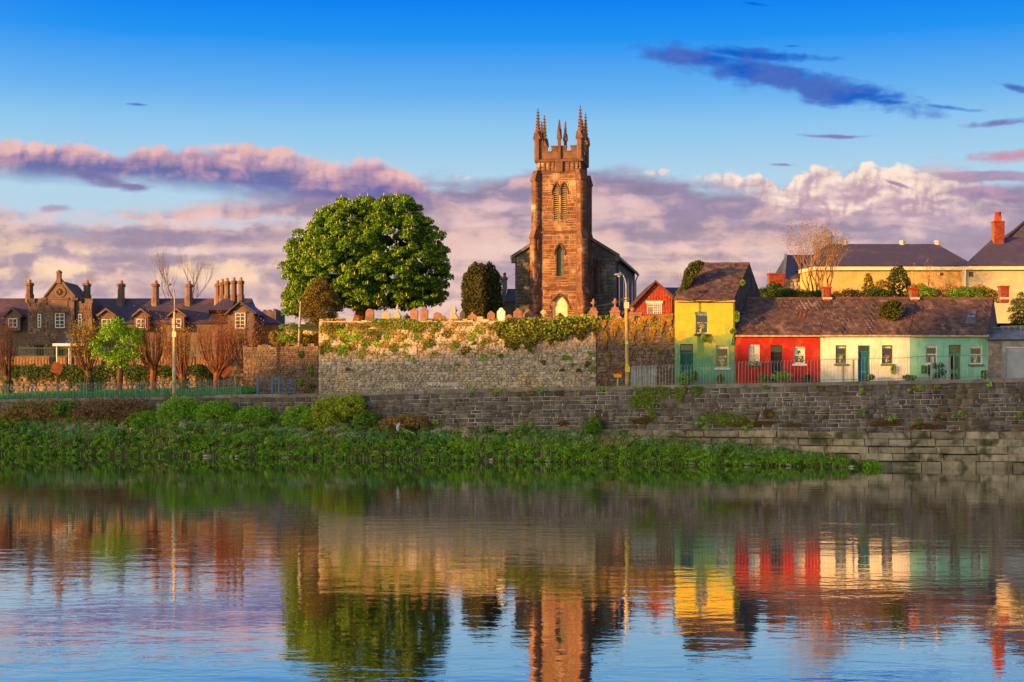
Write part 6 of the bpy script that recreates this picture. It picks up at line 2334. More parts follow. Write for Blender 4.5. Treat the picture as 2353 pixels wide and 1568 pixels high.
# gatehouse
g0, g1, c0, c1 = ax(64), ax(212), ax(106), ax(173)
gt = MB()
gt.box(g0, g1, AY, AY + 7, 7.0, az(697))
gt.box(c0, c1, AY - .35, AY - .002, 7.0, az(684))
gt.add([(c0, AY - .35, az(684)), (c1, AY - .35, az(684)), (ax(138), AY - .35, az(645)), (c0, AY + 7, az(684)), (c1, AY + 7, az(684)), (ax(138), AY + 7, az(645))], [(0, 1, 2), (0, 2, 5, 3), (1, 4, 5, 2), (3, 5, 4)])
gt.build('gatehouse', alm_mort, alm)
hol = [(ax(86.5) - g0, ax(95.5) - g0, az(753) - 7, az(722) - 7), (ax(180) - g0, ax(188.5) - g0, az(753) - 7, az(722) - 7), (c0 - g0, c1 - g0, 0, 30), (ax(82) - g0, ax(103) - g0, 0, az(794) - 7)]
lay(alm, 'stone_block', cut(courses(g1 - g0, az(697) - 7, (.32, .5), (.5, 1.1), RNG, .15), hol), plane_frame((g0, AY, 7), (1, 0, 0), (0, 0, 1), (0, -1, 0)), alm_m, .05, .04, 90, .03)
hol = [(ax(126) - c0, ax(150) - c0, az(755) - 7, az(719) - 7), (ax(127) - c0, ax(150) - c0, 0, az(787) - 7)]
lay(alm, 'stone_block', cut(courses(c1 - c0, az(684) - 7, (.32, .5), (.5, 1.1), RNG, .15), hol), plane_frame((c0, AY - .35, 7), (1, 0, 0), (0, 0, 1), (0, -1, 0)), alm_m, .05, .04, 60, .03)
for x0, x1 in ((63, 80), (88, 107), (172, 187), (195, 213)):
    k = MB()
    k.box(ax(x0), ax(x1), AY - .06, AY + .5, az(697) + .002, az(688))
    k.box(ax(x0) - .05, ax(x1) + .05, AY - .12, AY + .55, az(688) + .002, az(686.5))
    k.build('merlon', alm_m, alm)
for s, xe in ((-1, 103.5), (1, 175.5)):
    k = MB()
    k.hexa([(ax(xe), AY - .5, az(687)), (ax(xe), AY + .2, az(687)), (ax(138), AY + .2, az(642.5)), (ax(138), AY - .5, az(642.5)),
            (ax(xe), AY - .5, az(681)), (ax(xe), AY + .2, az(681)), (ax(138), AY + .2, az(637)), (ax(138), AY - .5, az(637))])
    k.build('gable_coping', alm_m, alm)
    k = MB()
    k.box(ax(xe) - .3, ax(xe) + .3, AY - .5, AY + .2, az(691), az(685))
    k.build('kneeler', alm_m, alm)
k = MB()
k.box(ax(138) - .24, ax(138) + .24, AY - .62, AY - .1, az(652), az(628))
k.lathe(ax(138), AY - .36, [(.36, az(628)), (.38, az(626)), (.25, az(624)), (.12, az(621.5))], 8, math.pi / 8)
k.build('finial', alm_m, alm)
ck = MB()
cc = P(138.5, 671.5, AY - .42)
n = 24
vs = [(cc.x + .62 * math.cos(2 * math.pi * i / n), cc.y - .03, cc.z + .62 * math.sin(2 * math.pi * i / n)) for i in range(n)] + [(cc.x + .48 * math.cos(2 * math.pi * i / n), cc.y - .03, cc.z + .48 * math.sin(2 * math.pi * i / n)) for i in range(n)]
vs += [(x, y + .12, z) for x, y, z in vs]
ck.add(vs, [(i, (i + 1) % n, n + (i + 1) % n, n + i) for i in range(n)] + [((i + 1) % n, i, 2 * n + i, 2 * n + (i + 1) % n) for i in range(n)] + [(n + i, n + (i + 1) % n, 3 * n + (i + 1) % n, 3 * n + i) for i in range(n)])
clock = ck.build('clock', alm_m, alm)
fc = MB()
fc.add([(cc.x + .48 * math.cos(2 * math.pi * i / n), cc.y + .02, cc.z + .48 * math.sin(2 * math.pi * i / n)) for i in range(n)], [tuple(range(n))])
fc.build('clock_face', mat('dark_dial', lin(44, 34, 32), lin(36, 28, 28), 3, .6, 0, 5), clock)
gold = mat('gilt', lin(216, 170, 60), lin(196, 150, 50), 3, .5, 0, 5)
hd = MB()
for i in range(12):
    t = 2 * math.pi * i / 12
    hd.hexa([(cc.x + .40 * math.cos(t) - .025, cc.y - .01, cc.z + .40 * math.sin(t) - .035), (cc.x + .40 * math.cos(t) + .025, cc.y - .01, cc.z + .40 * math.sin(t) - .035), (cc.x + .40 * math.cos(t) + .025, cc.y + .015, cc.z + .40 * math.sin(t) - .035), (cc.x + .40 * math.cos(t) - .025, cc.y + .015, cc.z + .40 * math.sin(t) - .035),
             (cc.x + .40 * math.cos(t) - .025, cc.y - .01, cc.z + .40 * math.sin(t) + .035), (cc.x + .40 * math.cos(t) + .025, cc.y - .01, cc.z + .40 * math.sin(t) + .035), (cc.x + .40 * math.cos(t) + .025, cc.y + .015, cc.z + .40 * math.sin(t) + .035), (cc.x + .40 * math.cos(t) - .025, cc.y + .015, cc.z + .40 * math.sin(t) + .035)])
hd.build('numeral', gold, clock)
for ang, L in ((math.radians(135), .34), (math.radians(215), .24)):
    hd = MB()
    hd.tube([(cc.x, cc.y - .02, cc.z), (cc.x + L * math.cos(ang), cc.y - .02, cc.z + L * math.sin(ang))], [.03, .015], 4)
    hd.build('clock_hand', gold, clock)
pq = MB()
pq.box(ax(121), ax(157), AY - .42, AY - .352, az(707), az(689))
pq.box(ax(118), ax(160), AY - .55, AY - .352, az(688), az(686))
pq.build('plaque', alm_m, alm)
win(alm, 127, 149, 720, 754, AY - .34, 4, 2)
win(alm, 87, 95, 722, 753, AY, 4, 1, False)
win(alm, 180, 188, 722, 753, AY, 4, 1, False)
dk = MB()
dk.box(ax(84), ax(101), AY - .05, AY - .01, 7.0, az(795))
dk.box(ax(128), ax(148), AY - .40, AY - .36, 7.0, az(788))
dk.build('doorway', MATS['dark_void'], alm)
dm = MB()
dm.box(ax(76), ax(109), AY - .3, AY - .003, az(793), az(790))
dm.box(ax(119), ax(158), AY - .65, AY - .353, az(786), az(783))
dm.build('label_mould', alm_m, alm)


def dormer(xl, xr, xap, yap, yeave, ybot, wx0, wx1, wy0, wy1, Y):
    a, b, c = X_(xl, Y), X_(xr, Y), X_(xap, Y)
    k = MB()
    k.prism([(a + .25, Z_(ybot, Y)), (b - .25, Z_(ybot, Y)), (b - .25, Z_(yeave, Y)), (c, Z_(yap + 4, Y)), (a + .25, Z_(yeave, Y))], Y, Y + 4)
    o = k.build('dormer', alm_m, alm)
    for s in (a, b):
        r_ = MB()
        r_.hexa([(s, Y - .3, Z_(yeave + 2, Y)), (s, Y + 4, Z_(yeave + 2, Y)), (c, Y + 4, Z_(yap + 2, Y)), (c, Y - .3, Z_(yap + 2, Y)), (s, Y - .3, Z_(yeave - 3, Y)), (s, Y + 4, Z_(yeave - 3, Y)), (c, Y + 4, Z_(yap - 3, Y)), (c, Y - .3, Z_(yap - 3, Y))])
        r_.build('dormer_roof', alm_m, o)
    win(o, wx0, wx1, wy0, wy1, Y, 2, 2, False)


dormer(8, 51, 28, 709, 728, 760, 19.5, 40.5, 732, 753, RY - .9)
dormer(222, 268, 245, 711, 728, 760, 234, 256, 734, 754, RY - .9)
dormer(304, 345, 324, 711, 728, 760, 314, 335, 733, 754, RY - .9)
dormer(385, 428, 406, 711, 728, 760, 396, 417, 733, 754, RY - .9)


def stack(xc, yb, yt, Y, n=1, w=15):
    z0, z1 = Z_(yb, Y), Z_(yt, Y)
    x = X_(xc, Y)
    hw = w / 2 * Y / F
    k = MB()
    k.lathe(x, Y, [(hw * 1.25, z0 - 1.5), (hw * 1.25, z0 + (z1 - z0) * .30), (hw, z0 + (z1 - z0) * .36), (hw, z1 - .55), (hw * 1.28, z1 - .42), (hw * 1.28, z1 - .2), (hw * .95, z1 - .12)], 8, math.pi / 8)
    o = k.build('chimney', alm_m, alm, False)
    p = MB()
    p.lathe(x, Y, [(hw * .6, z1 - .118), (hw * .5, z1 + .18), (hw * .56, z1 + .24), (hw * .5, z1 + .26)], 8)
    p.build('chimney_pot', mat('ochre_pot', lin(190, 130, 60), lin(150, 90, 50), 3, .9, .1, 9), o)


for xc, yb, yt, Y in ((68, 690, 648, RY + 3.5), (200, 692, 649, RY + 3.5), (278.5, 702, 650, RY + 3), (357.5, 703, 650, RY + 3), (434, 700, 651, RY + 3)):
    stack(xc, yb, yt, Y, 1, 16)
for i, (xc, yt) in enumerate(((500, 650), (511, 647), (522, 644.5), (537.5, 643), (553.5, 643))):
    stack(xc, 695, yt, AY + 3.5 - i * 1.2, 1, 13)
# right wing with its gable to the front
WY_ = AY - 5
k = MB()
k.prism([(X_(523, WY_), 7.0), (X_(583, WY_), 7.0), (X_(583, WY_), Z_(720, WY_)), (X_(552, WY_), Z_(697, WY_)), (X_(523, WY_), Z_(722, WY_))], WY_, WY_ + 8)
k.build('wing', alm_m, alm)
for s, ys in ((519, 724), (588, 722)):
    r_ = MB()
    r_.hexa([(X_(s, WY_), WY_ - .4, Z_(ys, WY_)), (X_(s, WY_), WY_ + 8, Z_(ys, WY_)), (X_(552, WY_), WY_ + 8, Z_(696, WY_)), (X_(552, WY_), WY_ - .4, Z_(696, WY_)), (X_(s, WY_), WY_ - .4, Z_(ys - 5, WY_)), (X_(s, WY_), WY_ + 8, Z_(ys - 5, WY_)), (X_(552, WY_), WY_ + 8, Z_(691, WY_)), (X_(552, WY_), WY_ - .4, Z_(691, WY_))])
    r_.build('wing_roof', alm_slate, alm)
win(alm, 541, 564, 719, 755, WY_, 4, 2)
k = MB()
k.box(X_(549, WY_), X_(557, WY_), WY_ - .2, WY_ + .5, Z_(702, WY_), Z_(676, WY_))
k.build('gable_post', alm_m, alm)
r_ = MB()
r_.hexa([(X_(480, 172), 171.6, Z_(713, 172)), (X_(530, 172), 171.6, Z_(713, 172)), (X_(530, 178), 178, Z_(713, 172)), (X_(480, 178), 178, Z_(713, 172)), (X_(515, 176), 176, Z_(686, 176)), (X_(545, 176), 176, Z_(681, 176)), (X_(545, 176.2), 176.2, Z_(681, 176)), (X_(515, 176.2), 176.2, Z_(686, 176))])
r_.build('valley_roof', alm_slate, alm)
k = MB()
k.box(X_(588, 173), X_(638, 173), 173, 179, 7, Z_(742, 173))
k.build('lean_to', mat('pink_brick', lin(176, 112, 82), lin(150, 92, 70), 1.2, .9, .2, 14), alm)
r_ = MB()
r_.hexa([(X_(586, 173), 172.6, Z_(743, 173)), (X_(641, 173), 172.6, Z_(743, 173)), (X_(641, 173), 179, Z_(743, 173)), (X_(586, 173), 179, Z_(743, 173)), (X_(590, 176), 176, Z_(712, 176)), (X_(612, 176), 176, Z_(724, 176)), (X_(612, 176), 176.3, Z_(724, 176)), (X_(590, 176), 176.3, Z_(712, 176))])
r_.build('lean_to_roof', mat('purple_slate', lin(112, 76, 78), lin(92, 64, 70), 3, .7, .3, 6), alm)
far = root('far_gable', 'grey stone gable end far behind the almshouse wing', 'building', (X_(612, 200), 200, 7.2))
k = MB()
k.prism([(X_(586, 200), 7.2), (X_(634, 200), 7.2), (X_(634, 200), Z_(716, 200)), (X_(630, 200), Z_(709, 200)), (X_(626, 200), Z_(716, 200)), (X_(586, 200), Z_(716, 200))], 200, 208)
k.build('wall', alm_m, far)
for xx in (605, 617):
    p = MB()
    p.lathe(X_(xx, 200), 201, [(.35, Z_(716, 200)), (.3, Z_(713, 200)), (.05, Z_(711, 200))], 6)
    p.build('finial', alm_m, far)

# ivied retaining wall, brick wall and railing before the almshouse
IY = 146.0
rubble_wall('low ivied rubble wall behind the pollard trees', (X_(-60, IY), IY, 0), (X_(560, IY), IY, 0), 4.2, Z_(846, IY), Z_(844, IY), mat('ochre_rubble', lin(140, 118, 88), lin(110, 94, 74), 2, .9, .5, 18, vary=.25), mat('ochre_mortar', lin(136, 116, 88), lin(112, 96, 76), 2, .9, .3, 18), 200, (.18, .32), (.3, .75), 'retaining_wall')
bw = root('brick_wall', 'low brown brick wall in panels under the green railing', 'wall', (X_(200, IY + .6), IY + .6, 7.3))
bwm = mat('brown_brick', lin(146, 112, 82), lin(124, 94, 70), 1.5, .9, .3, 20, vary=.2)
for x0, x1 in ((-60, 114), (133, 154), (171.5, 234), (246, 306), (314, 398), (402, 448), (456, 520)):
    k = MB()
    k.box(X_(x0, IY + .6), X_(x1, IY + .6), IY + .5, IY + .75, Z_(846, IY), Z_(821, IY))
    k.build('brick_panel', brick_mort, bw)
    rcs = courses(X_(x1, IY + .6) - X_(x0, IY + .6), Z_(821, IY) - Z_(846, IY), (.105, .11), (.3, .32), RNG, 0)
    lay(bw, 'brick', rcs, plane_frame((X_(x0, IY + .5), IY + .5, Z_(846, IY)), (1, 0, 0), (0, 0, 1), (0, -1, 0)), bwm, .02, .014, 0, .01, 'brickwork')
    k = MB()
    k.box(X_(x0, IY + .6) - .03, X_(x1, IY + .6) + .03, IY + .44, IY + .82, Z_(821, IY) + .002, Z_(821, IY) + .07)
    k.build('wall_coping', bwm, bw)
gfm = mat('green_railing', lin(96, 122, 108), lin(78, 104, 94), 3, .6, 0, 12)
fr_ = root('garden_railing', 'grey green vertical railing on the brown brick wall', 'fence', (X_(260, IY), IY + .62, Z_(821, IY)))
bm = MB()
bm.tube([(0, 0, 0), (0, 0, Z_(798, IY) - Z_(821, IY))], [.014, .014], 4)
bmm = bm.mesh('bar', gfm)
n = 0
X = X_(40, IY)
while X < X_(515, IY):
    o = bpy.data.objects.new('bar', bmm)
    o.matrix_basis = Matrix.Translation((X, IY + .62, Z_(821, IY) + .07))
    link(o, fr_)
    if n % 16 == 0:
        p = MB()
        p.box(X - .04, X + .04, IY + .64, IY + .72, Z_(846, IY), Z_(795, IY))
        p.build('post', gfm, fr_)
    X += .155
    n += 1
for y in (800, 818):
    p = MB()
    p.tube([(X_(40, IY), IY + .62, Z_(y, IY)), (X_(515, IY), IY + .62, Z_(y, IY))], [.025, .025], 4)
    p.build('rail', gfm, fr_)

# pavilion with a blue hipped roof before the gatehouse
pv = root('pavilion', 'small pavilion with a blue hipped roof before the clock gable', 'pavilion', (X_(167, 160), 160, 7.3))
a, b = X_(129, 158), X_(205, 158)
k = MB()
z0, z1 = Z_(790, 158), Z_(773, 158)
k.add([(a, 157, z0), (b, 157, z0), (b, 162, z0), (a, 162, z0), (a + 1.1, 159.3, z1), (b - 1.1, 159.3, z1), (b - 1.1, 159.7, z1), (a + 1.1, 159.7, z1)], [(0, 1, 5, 4), (1, 2, 6, 5), (2, 3, 7, 6), (3, 0, 4, 7), (4, 5, 6, 7)])
k.build('roof', mat('blue_slate', lin(36, 62, 104), lin(30, 52, 90), 3, .6, .2, 9), pv)
k = MB()
k.box(a - .05, b + .05, 156.9, 162.1, z0 - .3, z0 - .01)
k.build('fascia', white_p, pv)
for x in (a + .3, (a + b) / 2, b - .3):
    for y in (157.3, 161.7):
        k = MB()
        k.tube([(x, y, 7.2), (x, y, z0 - .3)], [.08, .08], 6)
        k.build('post', white_p, pv)
bc = MB()
bc.box(a + .4, b - .4, 161.3, 161.4, 7.2, z0 - .6)
bc.build('back_panel', MATS['dark_void'], pv)
# ------------------------------------------------------------------ trees and plants
bark_m = mat('bark', lin(104, 76, 56), lin(78, 58, 46), 3, .95, .6, 14, stretch=(4, 4, .7))
bark_red = mat('red_bark', lin(134, 82, 56), lin(104, 66, 48), 3, .95, .5, 14, stretch=(4, 4, .7))
twig_m = mat('twig', lin(122, 90, 64), lin(96, 72, 56), 3, .95, 0, 14)


def rand_sphere(n):
    d = NPR.normal(size=(n, 3))
    return d / np.linalg.norm(d, axis=1, keepdims=True)


# ---- horse chestnut in flower
CYD = 140.0
cc_ = np.array([X_(848, CYD), CYD + 1.0, 0.0])


def chestnut(loc_label, dx=0.0, dy=0.0, dz=0.0):
    r = root('chestnut_tree', loc_label, 'tree', (X_(832, CYD) + dx, CYD + dy, 11.0 + dz))
    return r


chest = chestnut('huge round green chestnut tree with cream flower candles beside the churchyard')
lobes = [((848, 590), 6.9, 6.6, 5.4), ((770, 610), 4.9, 5.4, 4.6), ((935, 600), 4.3, 5.2, 4.9), ((720, 640), 3.3, 4.2, 4.0), ((985, 630), 2.4, 3.8, 3.3), ((690, 690), 1.9, 2.6, 2.3), ((900, 510), 3.6, 3.8, 2.4), ((800, 520), 3.6, 3.8, 2.5), ((765, 690), 3.6, 3.8, 1.6), ((885, 690), 4.2, 4.2, 1.5), ((968, 680), 2.6, 3.6, 1.7), ((680, 712), 1.5, 2.0, 1.3), ((795, 615), 4.6, 6.6, 3.6), ((880, 640), 4.0, 6.4, 3.0), ((735, 590), 3.2, 4.4, 3.0)]
cs, rs = [], []
for (q, rx, ry, rz), cnt in zip(lobes, (240, 160, 150, 110, 74, 56, 84, 84, 86, 90, 66, 40, 120, 96, 86)):
    c = np.array(P(848 + (q[0] - 848) * .93, 590 + (q[1] - 590) * .97, CYD))
    rx, ry, rz = rx * .91, ry * .9, rz * .97
    d = rand_sphere(cnt * 2)
    d = d[(d[:, 2] > -.75)][:cnt]
    f = .80 + .24 * NPR.random((len(d), 1))
    cs.append(c + d * np.array([rx, ry, rz]) * f)
    rs.append(.34 + .46 * NPR.random(len(d)) ** 1.3)
cs, rs = np.concatenate(cs), np.concatenate(rs)
ok = (cs[:, 2] > 11.9) | (cs[:, 0] < X_(715, CYD))
# open the lower right, where trunk and limbs show
ok &= ~((cs[:, 2] < 13.6) & (cs[:, 0] > X_(880, CYD)) & (cs[:, 0] < X_(960, CYD)) & (NPR.random(len(cs)) < .25))
cs, rs = cs[ok], rs[ok]
V, Q = clump_leaves(cs, rs, 150, .215, .75, .75, .62)
chest_leaf = leafmat('chestnut_leaf', lin(54, 104, 20), lin(130, 164, 38), .34, .5, .28)
np_object('crown', V, Q, chest_leaf, chest)
# flower candles on the outside of the clumps
fv, ff = [], []
up3 = np.array([0, 0, 1.0])
k = 0
cm_ = np.array([X_(848, CYD), CYD + 1.0, 16.5])
for c, r in zip(cs, rs):
    for _ in range(1 if RNG.random() < .75 else 0):
        d = rand_sphere(1)[0]
        d[2] = abs(d[2]) * .8 + .15
        o = (c - cm_) / np.linalg.norm(c - cm_)
        d = d * .6 + o * .9
        d /= np.linalg.norm(d)
        p = c + d * r * np.array([1, 1, .75]) * 1.02
        h, w = RNG.uniform(.2, .34), RNG.uniform(.05, .075)
        fv += [p + np.array([w, 0, 0]), p + np.array([0, w, 0]), p + np.array([-w, 0, 0]), p + np.array([0, -w, 0]), p + up3 * h + np.array([.01, 0, 0]), p + up3 * h + np.array([0, .01, 0]), p + up3 * h + np.array([-.01, 0, 0]), p + up3 * h + np.array([0, -.01, 0])]
        b = k * 8
        ff += [(b, b + 1, b + 5, b + 4), (b + 1, b + 2, b + 6, b + 5), (b + 2, b + 3, b + 7, b + 6), (b + 3, b, b + 4, b + 7)]
        k += 1
tag(np_object('blossom', np.array(fv), np.array(ff), mat('candle_bloom', lin(206, 186, 120), lin(180, 160, 84), 6, .8, 0, 5), chest), kind='stuff')
tb = MB()
base = P(829, 742, CYD)
base.z = 10.6
tb.tube([base, base + Vector((-.25, 0, 1.0)), base + Vector((.1, .2, 2.4)), base + Vector((.5, .5, 4.0))], [.75, .6, .5, .42], 9)
rg = random.Random(5)
for dx, dy, dz, L in ((-1, .2, .7, 3.2), (1, .3, .8, 3.4), (.4, -.3, 1, 3.2), (.1, .8, 1, 3.2), (1.3, .2, .5, 3.0), (-.9, .3, .6, 3.0)):
    branchy(tb, base + Vector((.05, .2, 2.0)), (dx, dy, dz), L, .26, 2, rg, .5, .1, 2, 3)
tb.build('trunk', bark_red, chest)

# ---- off to the left, the same kind of tree shades the almshouse
for (lx, ly, lz, sc_, lab) in ((-110, 141, 9.5, 1.05, 'large chestnut tree beyond the left edge, shading the almshouse'),):
    t2 = root('chestnut_tree', lab, 'tree', (lx, ly, lz))
    for ch in list(chest.children):
        if ch.name.startswith('blossom'):
            continue
        o = bpy.data.objects.new(ch.name.split('.')[0], ch.data)
        o.matrix_basis = Matrix.Translation((lx, ly, lz)) @ Matrix.Scale(sc_, 4) @ Matrix.Translation((-X_(832, CYD), -CYD, -11.0))
        link(o, t2)


def leafy(name, label, cat, x, ytop, ybot, w, Y, m, n_cl=40, per=60, size=.16, squash=1.0, dens=1.0, depth=None, trunk=True, group=None, top_narrow=0.0, cr=.22, zbase=None, parent=None):
    """rounded bush or tree crown built from leaf clumps"""
    b, t = P(x, ybot, Y), P(x, ytop, Y)
    if zbase is not None:
        b.z = zbase
    W = w * Y / F / 2
    H = t.z - b.z
    r = root(name, label, cat, b, group)
    d = rand_sphere(n_cl)
    f = (.55 + .45 * NPR.random((n_cl, 1)) ** .5)
    q = d * f
    zz = (q[:, 2] + 1) / 2
    nar = 1 - top_narrow * zz
    C = np.stack([b.x + q[:, 0] * W * nar, b.y + q[:, 1] * (depth or W) * nar, b.z + H * (.06 + .86 * zz)], 1)
    R = np.clip(min(W, H) * cr * (1.0 + .6 * NPR.random(n_cl)), .12, 2)
    V, Q = clump_leaves(C, R, per, size, .7, 1.0, .6)
    np_object('crown' if trunk else 'foliage', V, Q, m, r)
    if trunk:
        k = MB()
        rg = random.Random(int(x))
        for i in range(5):
            branchy(k, b + Vector((rg.uniform(-.15, .15), rg.uniform(-.1, .1), -.1)), (rg.uniform(-.5, .5), rg.uniform(-.3, .3), 1), H * .45, max(.03, H * .012), 2, rg, .4, .2, 2, 2)
        k.build('stem', bark_m, r)
    return r


dkgreen = leafmat('dark_leaf', lin(46, 68, 26), lin(80, 104, 40), .35)
midgreen = leafmat('mid_leaf', lin(78, 126, 34), lin(150, 178, 56), .35, .7, .42)
brtgreen = leafmat('bright_leaf', lin(92, 160, 34), lin(180, 208, 60), .35, .7, .42)
olive_l = leafmat('olive_leaf', lin(118, 102, 35), lin(165, 143, 49), .35)
brown_l = leafmat('brown_leaf', lin(146, 106, 58), lin(190, 150, 84), .35)
red_l = leafmat('red_bud', lin(126, 66, 50), lin(164, 96, 66), .3)
pale_l = leafmat('pale_leaf', lin(190, 186, 146), lin(220, 208, 172), .25, .7, .42)
teal_l = leafmat('nettle_leaf', lin(86, 142, 66), lin(146, 188, 104), .35, .7, .42)
tan_l = leafmat('dry_grass', lin(176, 156, 92), lin(206, 186, 120), .3)
ivy_l = leafmat('ivy_leaf', lin(63, 96, 27), lin(149, 162, 41), .35)
yew_l = leafmat('yew_leaf', lin(41, 52, 24), lin(80, 74, 33), .35)

# brownish thorn before the chestnut
leafy('thorn_tree', 'brownish green thorn tree before the left of the chestnut', 'tree', 737, 636, 762, 92, 129.5, leafmat('thorn_leaf', lin(80, 74, 28), lin(134, 112, 42), .35), 150, 85, .14, depth=1.6, top_narrow=.35, cr=.2)
# yew: dense upright lobes
yw = root('yew_tree', 'dark columnar yew tree between the chestnut and the church', 'tree', P(1107, 742, 136))
C, R = [], []
for i in range(9):
    x0 = 1073 + i * 8.6
    top = (634, 616, 610, 614, 612, 617, 609, 616, 632)[i]
    for j in range(16):
        y = top + 4 + (738 - top) * j / 15
        wj = 1.0 if j > 1 else .6
        C.append(np.array(P(x0 + RNG.uniform(-2, 2), y, 136 + (abs(i - 4) * .28 - .9))))
        R.append(.44 * wj + .05)
V, Q = clump_leaves(C, R, 150, .24, .8, 1.5, .5)
np_object('crown', V, Q, yew_l, yw)
k = MB()
k.tube([P(1107, 760, 136), P(1107, 640, 136)], [.5, .2], 8)
k.build('trunk', bark_m, yw)

# pollards with upright shoots
vg_ = [(18, 726, 62, 'maroon-twigged pollard at the left edge', red_l, bark_m, 260, .6),
       (205, 742, 60, 'slim yellow-green pollard left of the leafiest tree', leafmat('yellow_leaf', lin(151, 132, 35), lin(184, 165, 49), .3), bark_m, 900, .6),
       (352, 735, 74, 'orange-twigged pollard left of the concrete lamp post', leafmat('orange_leaf', lin(165, 99, 44), lin(176, 138, 55), .3), bark_red, 420, .6),
       (424, 738, 60, 'thin ochre pollard right of the concrete lamp post', leafmat('ochre_leaf', lin(162, 132, 49), lin(193, 151, 60), .3), bark_red, 420, .6),
       (500, 722, 88, 'red-twigged pollard beside the rust diamond board', red_l, bark_red, 620, .6),
       (578, 738, 96, 'broad orange pollard before the dark wall', leafmat('amber_leaf', lin(165, 110, 46), lin(187, 154, 66), .3), bark_red, 420, .6)]
for i, (x, yt, w, lab, lm, bm_, nl, _) in enumerate(vg_):
    Y = 134.0 + (i % 3) * .6
    rg = random.Random(40 + i)
    b = P(x, 914, Y)
    r = root('pollard_tree', lab, 'tree', b)
    t = MB()
    hd_ = P(x + rg.uniform(-5, 5), 862 + rg.uniform(-14, 8), Y)
    lean = rg.uniform(-.5, .5)
    t.tube([b - upz * .3, b + (hd_ - b) * .5 + Vector((rg.uniform(-.1, .1), 0, 0)), hd_, hd_ + upz * .35], [.34, .27, .33, .22], 8)
    ends = []
    W = w / 2 * Y / F
    Hh = Z_(yt - 14, Y) - hd_.z
    for k in range(rg.randint(34, 50)):
        an = rg.uniform(0, 2 * math.pi)
        sp = rg.random() ** .6 * 1.15
        tip = Vector((math.cos(an) * W * sp + lean, math.sin(an) * W * .6 * sp, Hh * rg.uniform(.6, 1.0) * (1 - .25 * sp)))
        p0 = hd_ + Vector((math.cos(an) * .22, math.sin(an) * .2, rg.uniform(-.25, .25)))
        pts = [p0, p0 + Vector((tip.x * .55, tip.y * .55, tip.z * .28)), p0 + Vector((tip.x * .85, tip.y * .85, tip.z * .62)), p0 + tip]
        t.tube(pts, [.055, .04, .026, .01], 4, False)
        for m in range(8):
            f_ = rg.uniform(.35, .95)
            seg_ = 1 if f_ < .62 else 2
            q0 = pts[seg_].lerp(pts[seg_ + 1], rg.random())
            dv = Vector((rg.uniform(-.35, .35), rg.uniform(-.25, .25), rg.uniform(.5, 1.1)))
            q1 = q0 + dv * .55
            q2 = q1 + (dv + Vector((rg.uniform(-.3, .3), 0, .3))) * .5
            t.tube([q0, q1, q2], [.014, .009, .004], 3, False)
            ends += [q1, q2]
        ends += [pts[-1], pts[-2].lerp(pts[-1], .6)]
    t.build('trunk', bm_, r)
    E = np.array([tuple(e) for e in ends])
    nl = int(nl * 3.6)
    idx = NPR.integers(0, len(E), nl)
    pos = E[idx] + NPR.normal(size=(nl, 3)) * .2
    V, Q = leaves(pos, NPR.normal(size=(nl, 3)) + np.array([-.5, -.6, .3]), .10 * (.6 + .8 * NPR.random(nl)), .6)
    np_object('crown', V, Q, lm, r)
    # ivy sleeve round some trunks
    if i in (0, 1, 3, 5):
        n = 420
        hgt = NPR.random(n)
        an = NPR.random(n) * 2 * math.pi
        pos = np.array(b) + np.stack([np.cos(an) * .42, np.sin(an) * .42, hgt * (hd_.z - b.z) * .85], 1)
        V, Q = leaves(pos, np.stack([np.cos(an), np.sin(an), np.full(n, .4)], 1) + NPR.normal(size=(n, 3)) * .4, .16, .8)
        np_object('ivy_sleeve', V, Q, dkgreen, r)
leafy('pollard_tree', 'bright green leafy pollard, the fullest of the row', 'tree', 272, 732, 858, 112, 134.4, leafmat('lime_leaf', lin(80, 143, 24), lin(154, 193, 41), .35), 95, 75, .17, depth=1.8, cr=.21)
tr = MB()
b = P(275, 914, 134.4)
tr.tube([b - upz * .3, b + upz * .9, P(276, 862, 134.4), P(276, 830, 134.4)], [.32, .25, .3, .16], 8)
ft = [o for o in bpy.data.objects if o.name.startswith('pollard_tree') and o.get('label', '').startswith('bright green')][0]
tr.build('trunk', bark_m, ft)

# bare trees
for lab, x, yb, yt, Y, sp, dep, seed, L, st in (('bare wispy birch behind the almshouse roof', 420, 740, 590, 188, .42, 5, 3, .40, 4), ('spreading bare ash tree behind the cottages', 1880, 694, 507, 138, .66, 5, 9, .35, 8), ('small bare sapling before the cream building', 2130, 690, 590, 133, .35, 4, 14, .34, 3)):
    b, t = P(x, yb, Y), P(x, yt, Y)
    H = t.z - b.z
    rg = random.Random(seed)
    r = root('bare_tree', lab, 'tree', b)
    k = MB()
    ends = []
    for i in range(st):
        a = (i - (st - 1) / 2) / st
        branchy(k, b + Vector((a * .8, 0, -.4)), (a * 1.5 + rg.uniform(-.1, .1), rg.uniform(-.3, .3), 1), H * L, H * .017, dep, rg, sp, .20, 2 if seed == 14 else 3, 3, ends, .62, 3, 5, .70)
    k.build('trunk', twig_m if seed != 9 else mat('pale_twig', lin(146, 112, 70), lin(120, 92, 62), 3, .9, 0, 9), r)
    if seed != 3:
        E = np.array([tuple(e[0]) for e in ends])
        V, Q = leaves(E + NPR.normal(size=E.shape) * .08, NPR.normal(size=E.shape), .13, .6)
        np_object('bud_leaves', V, Q, olive_l, r)

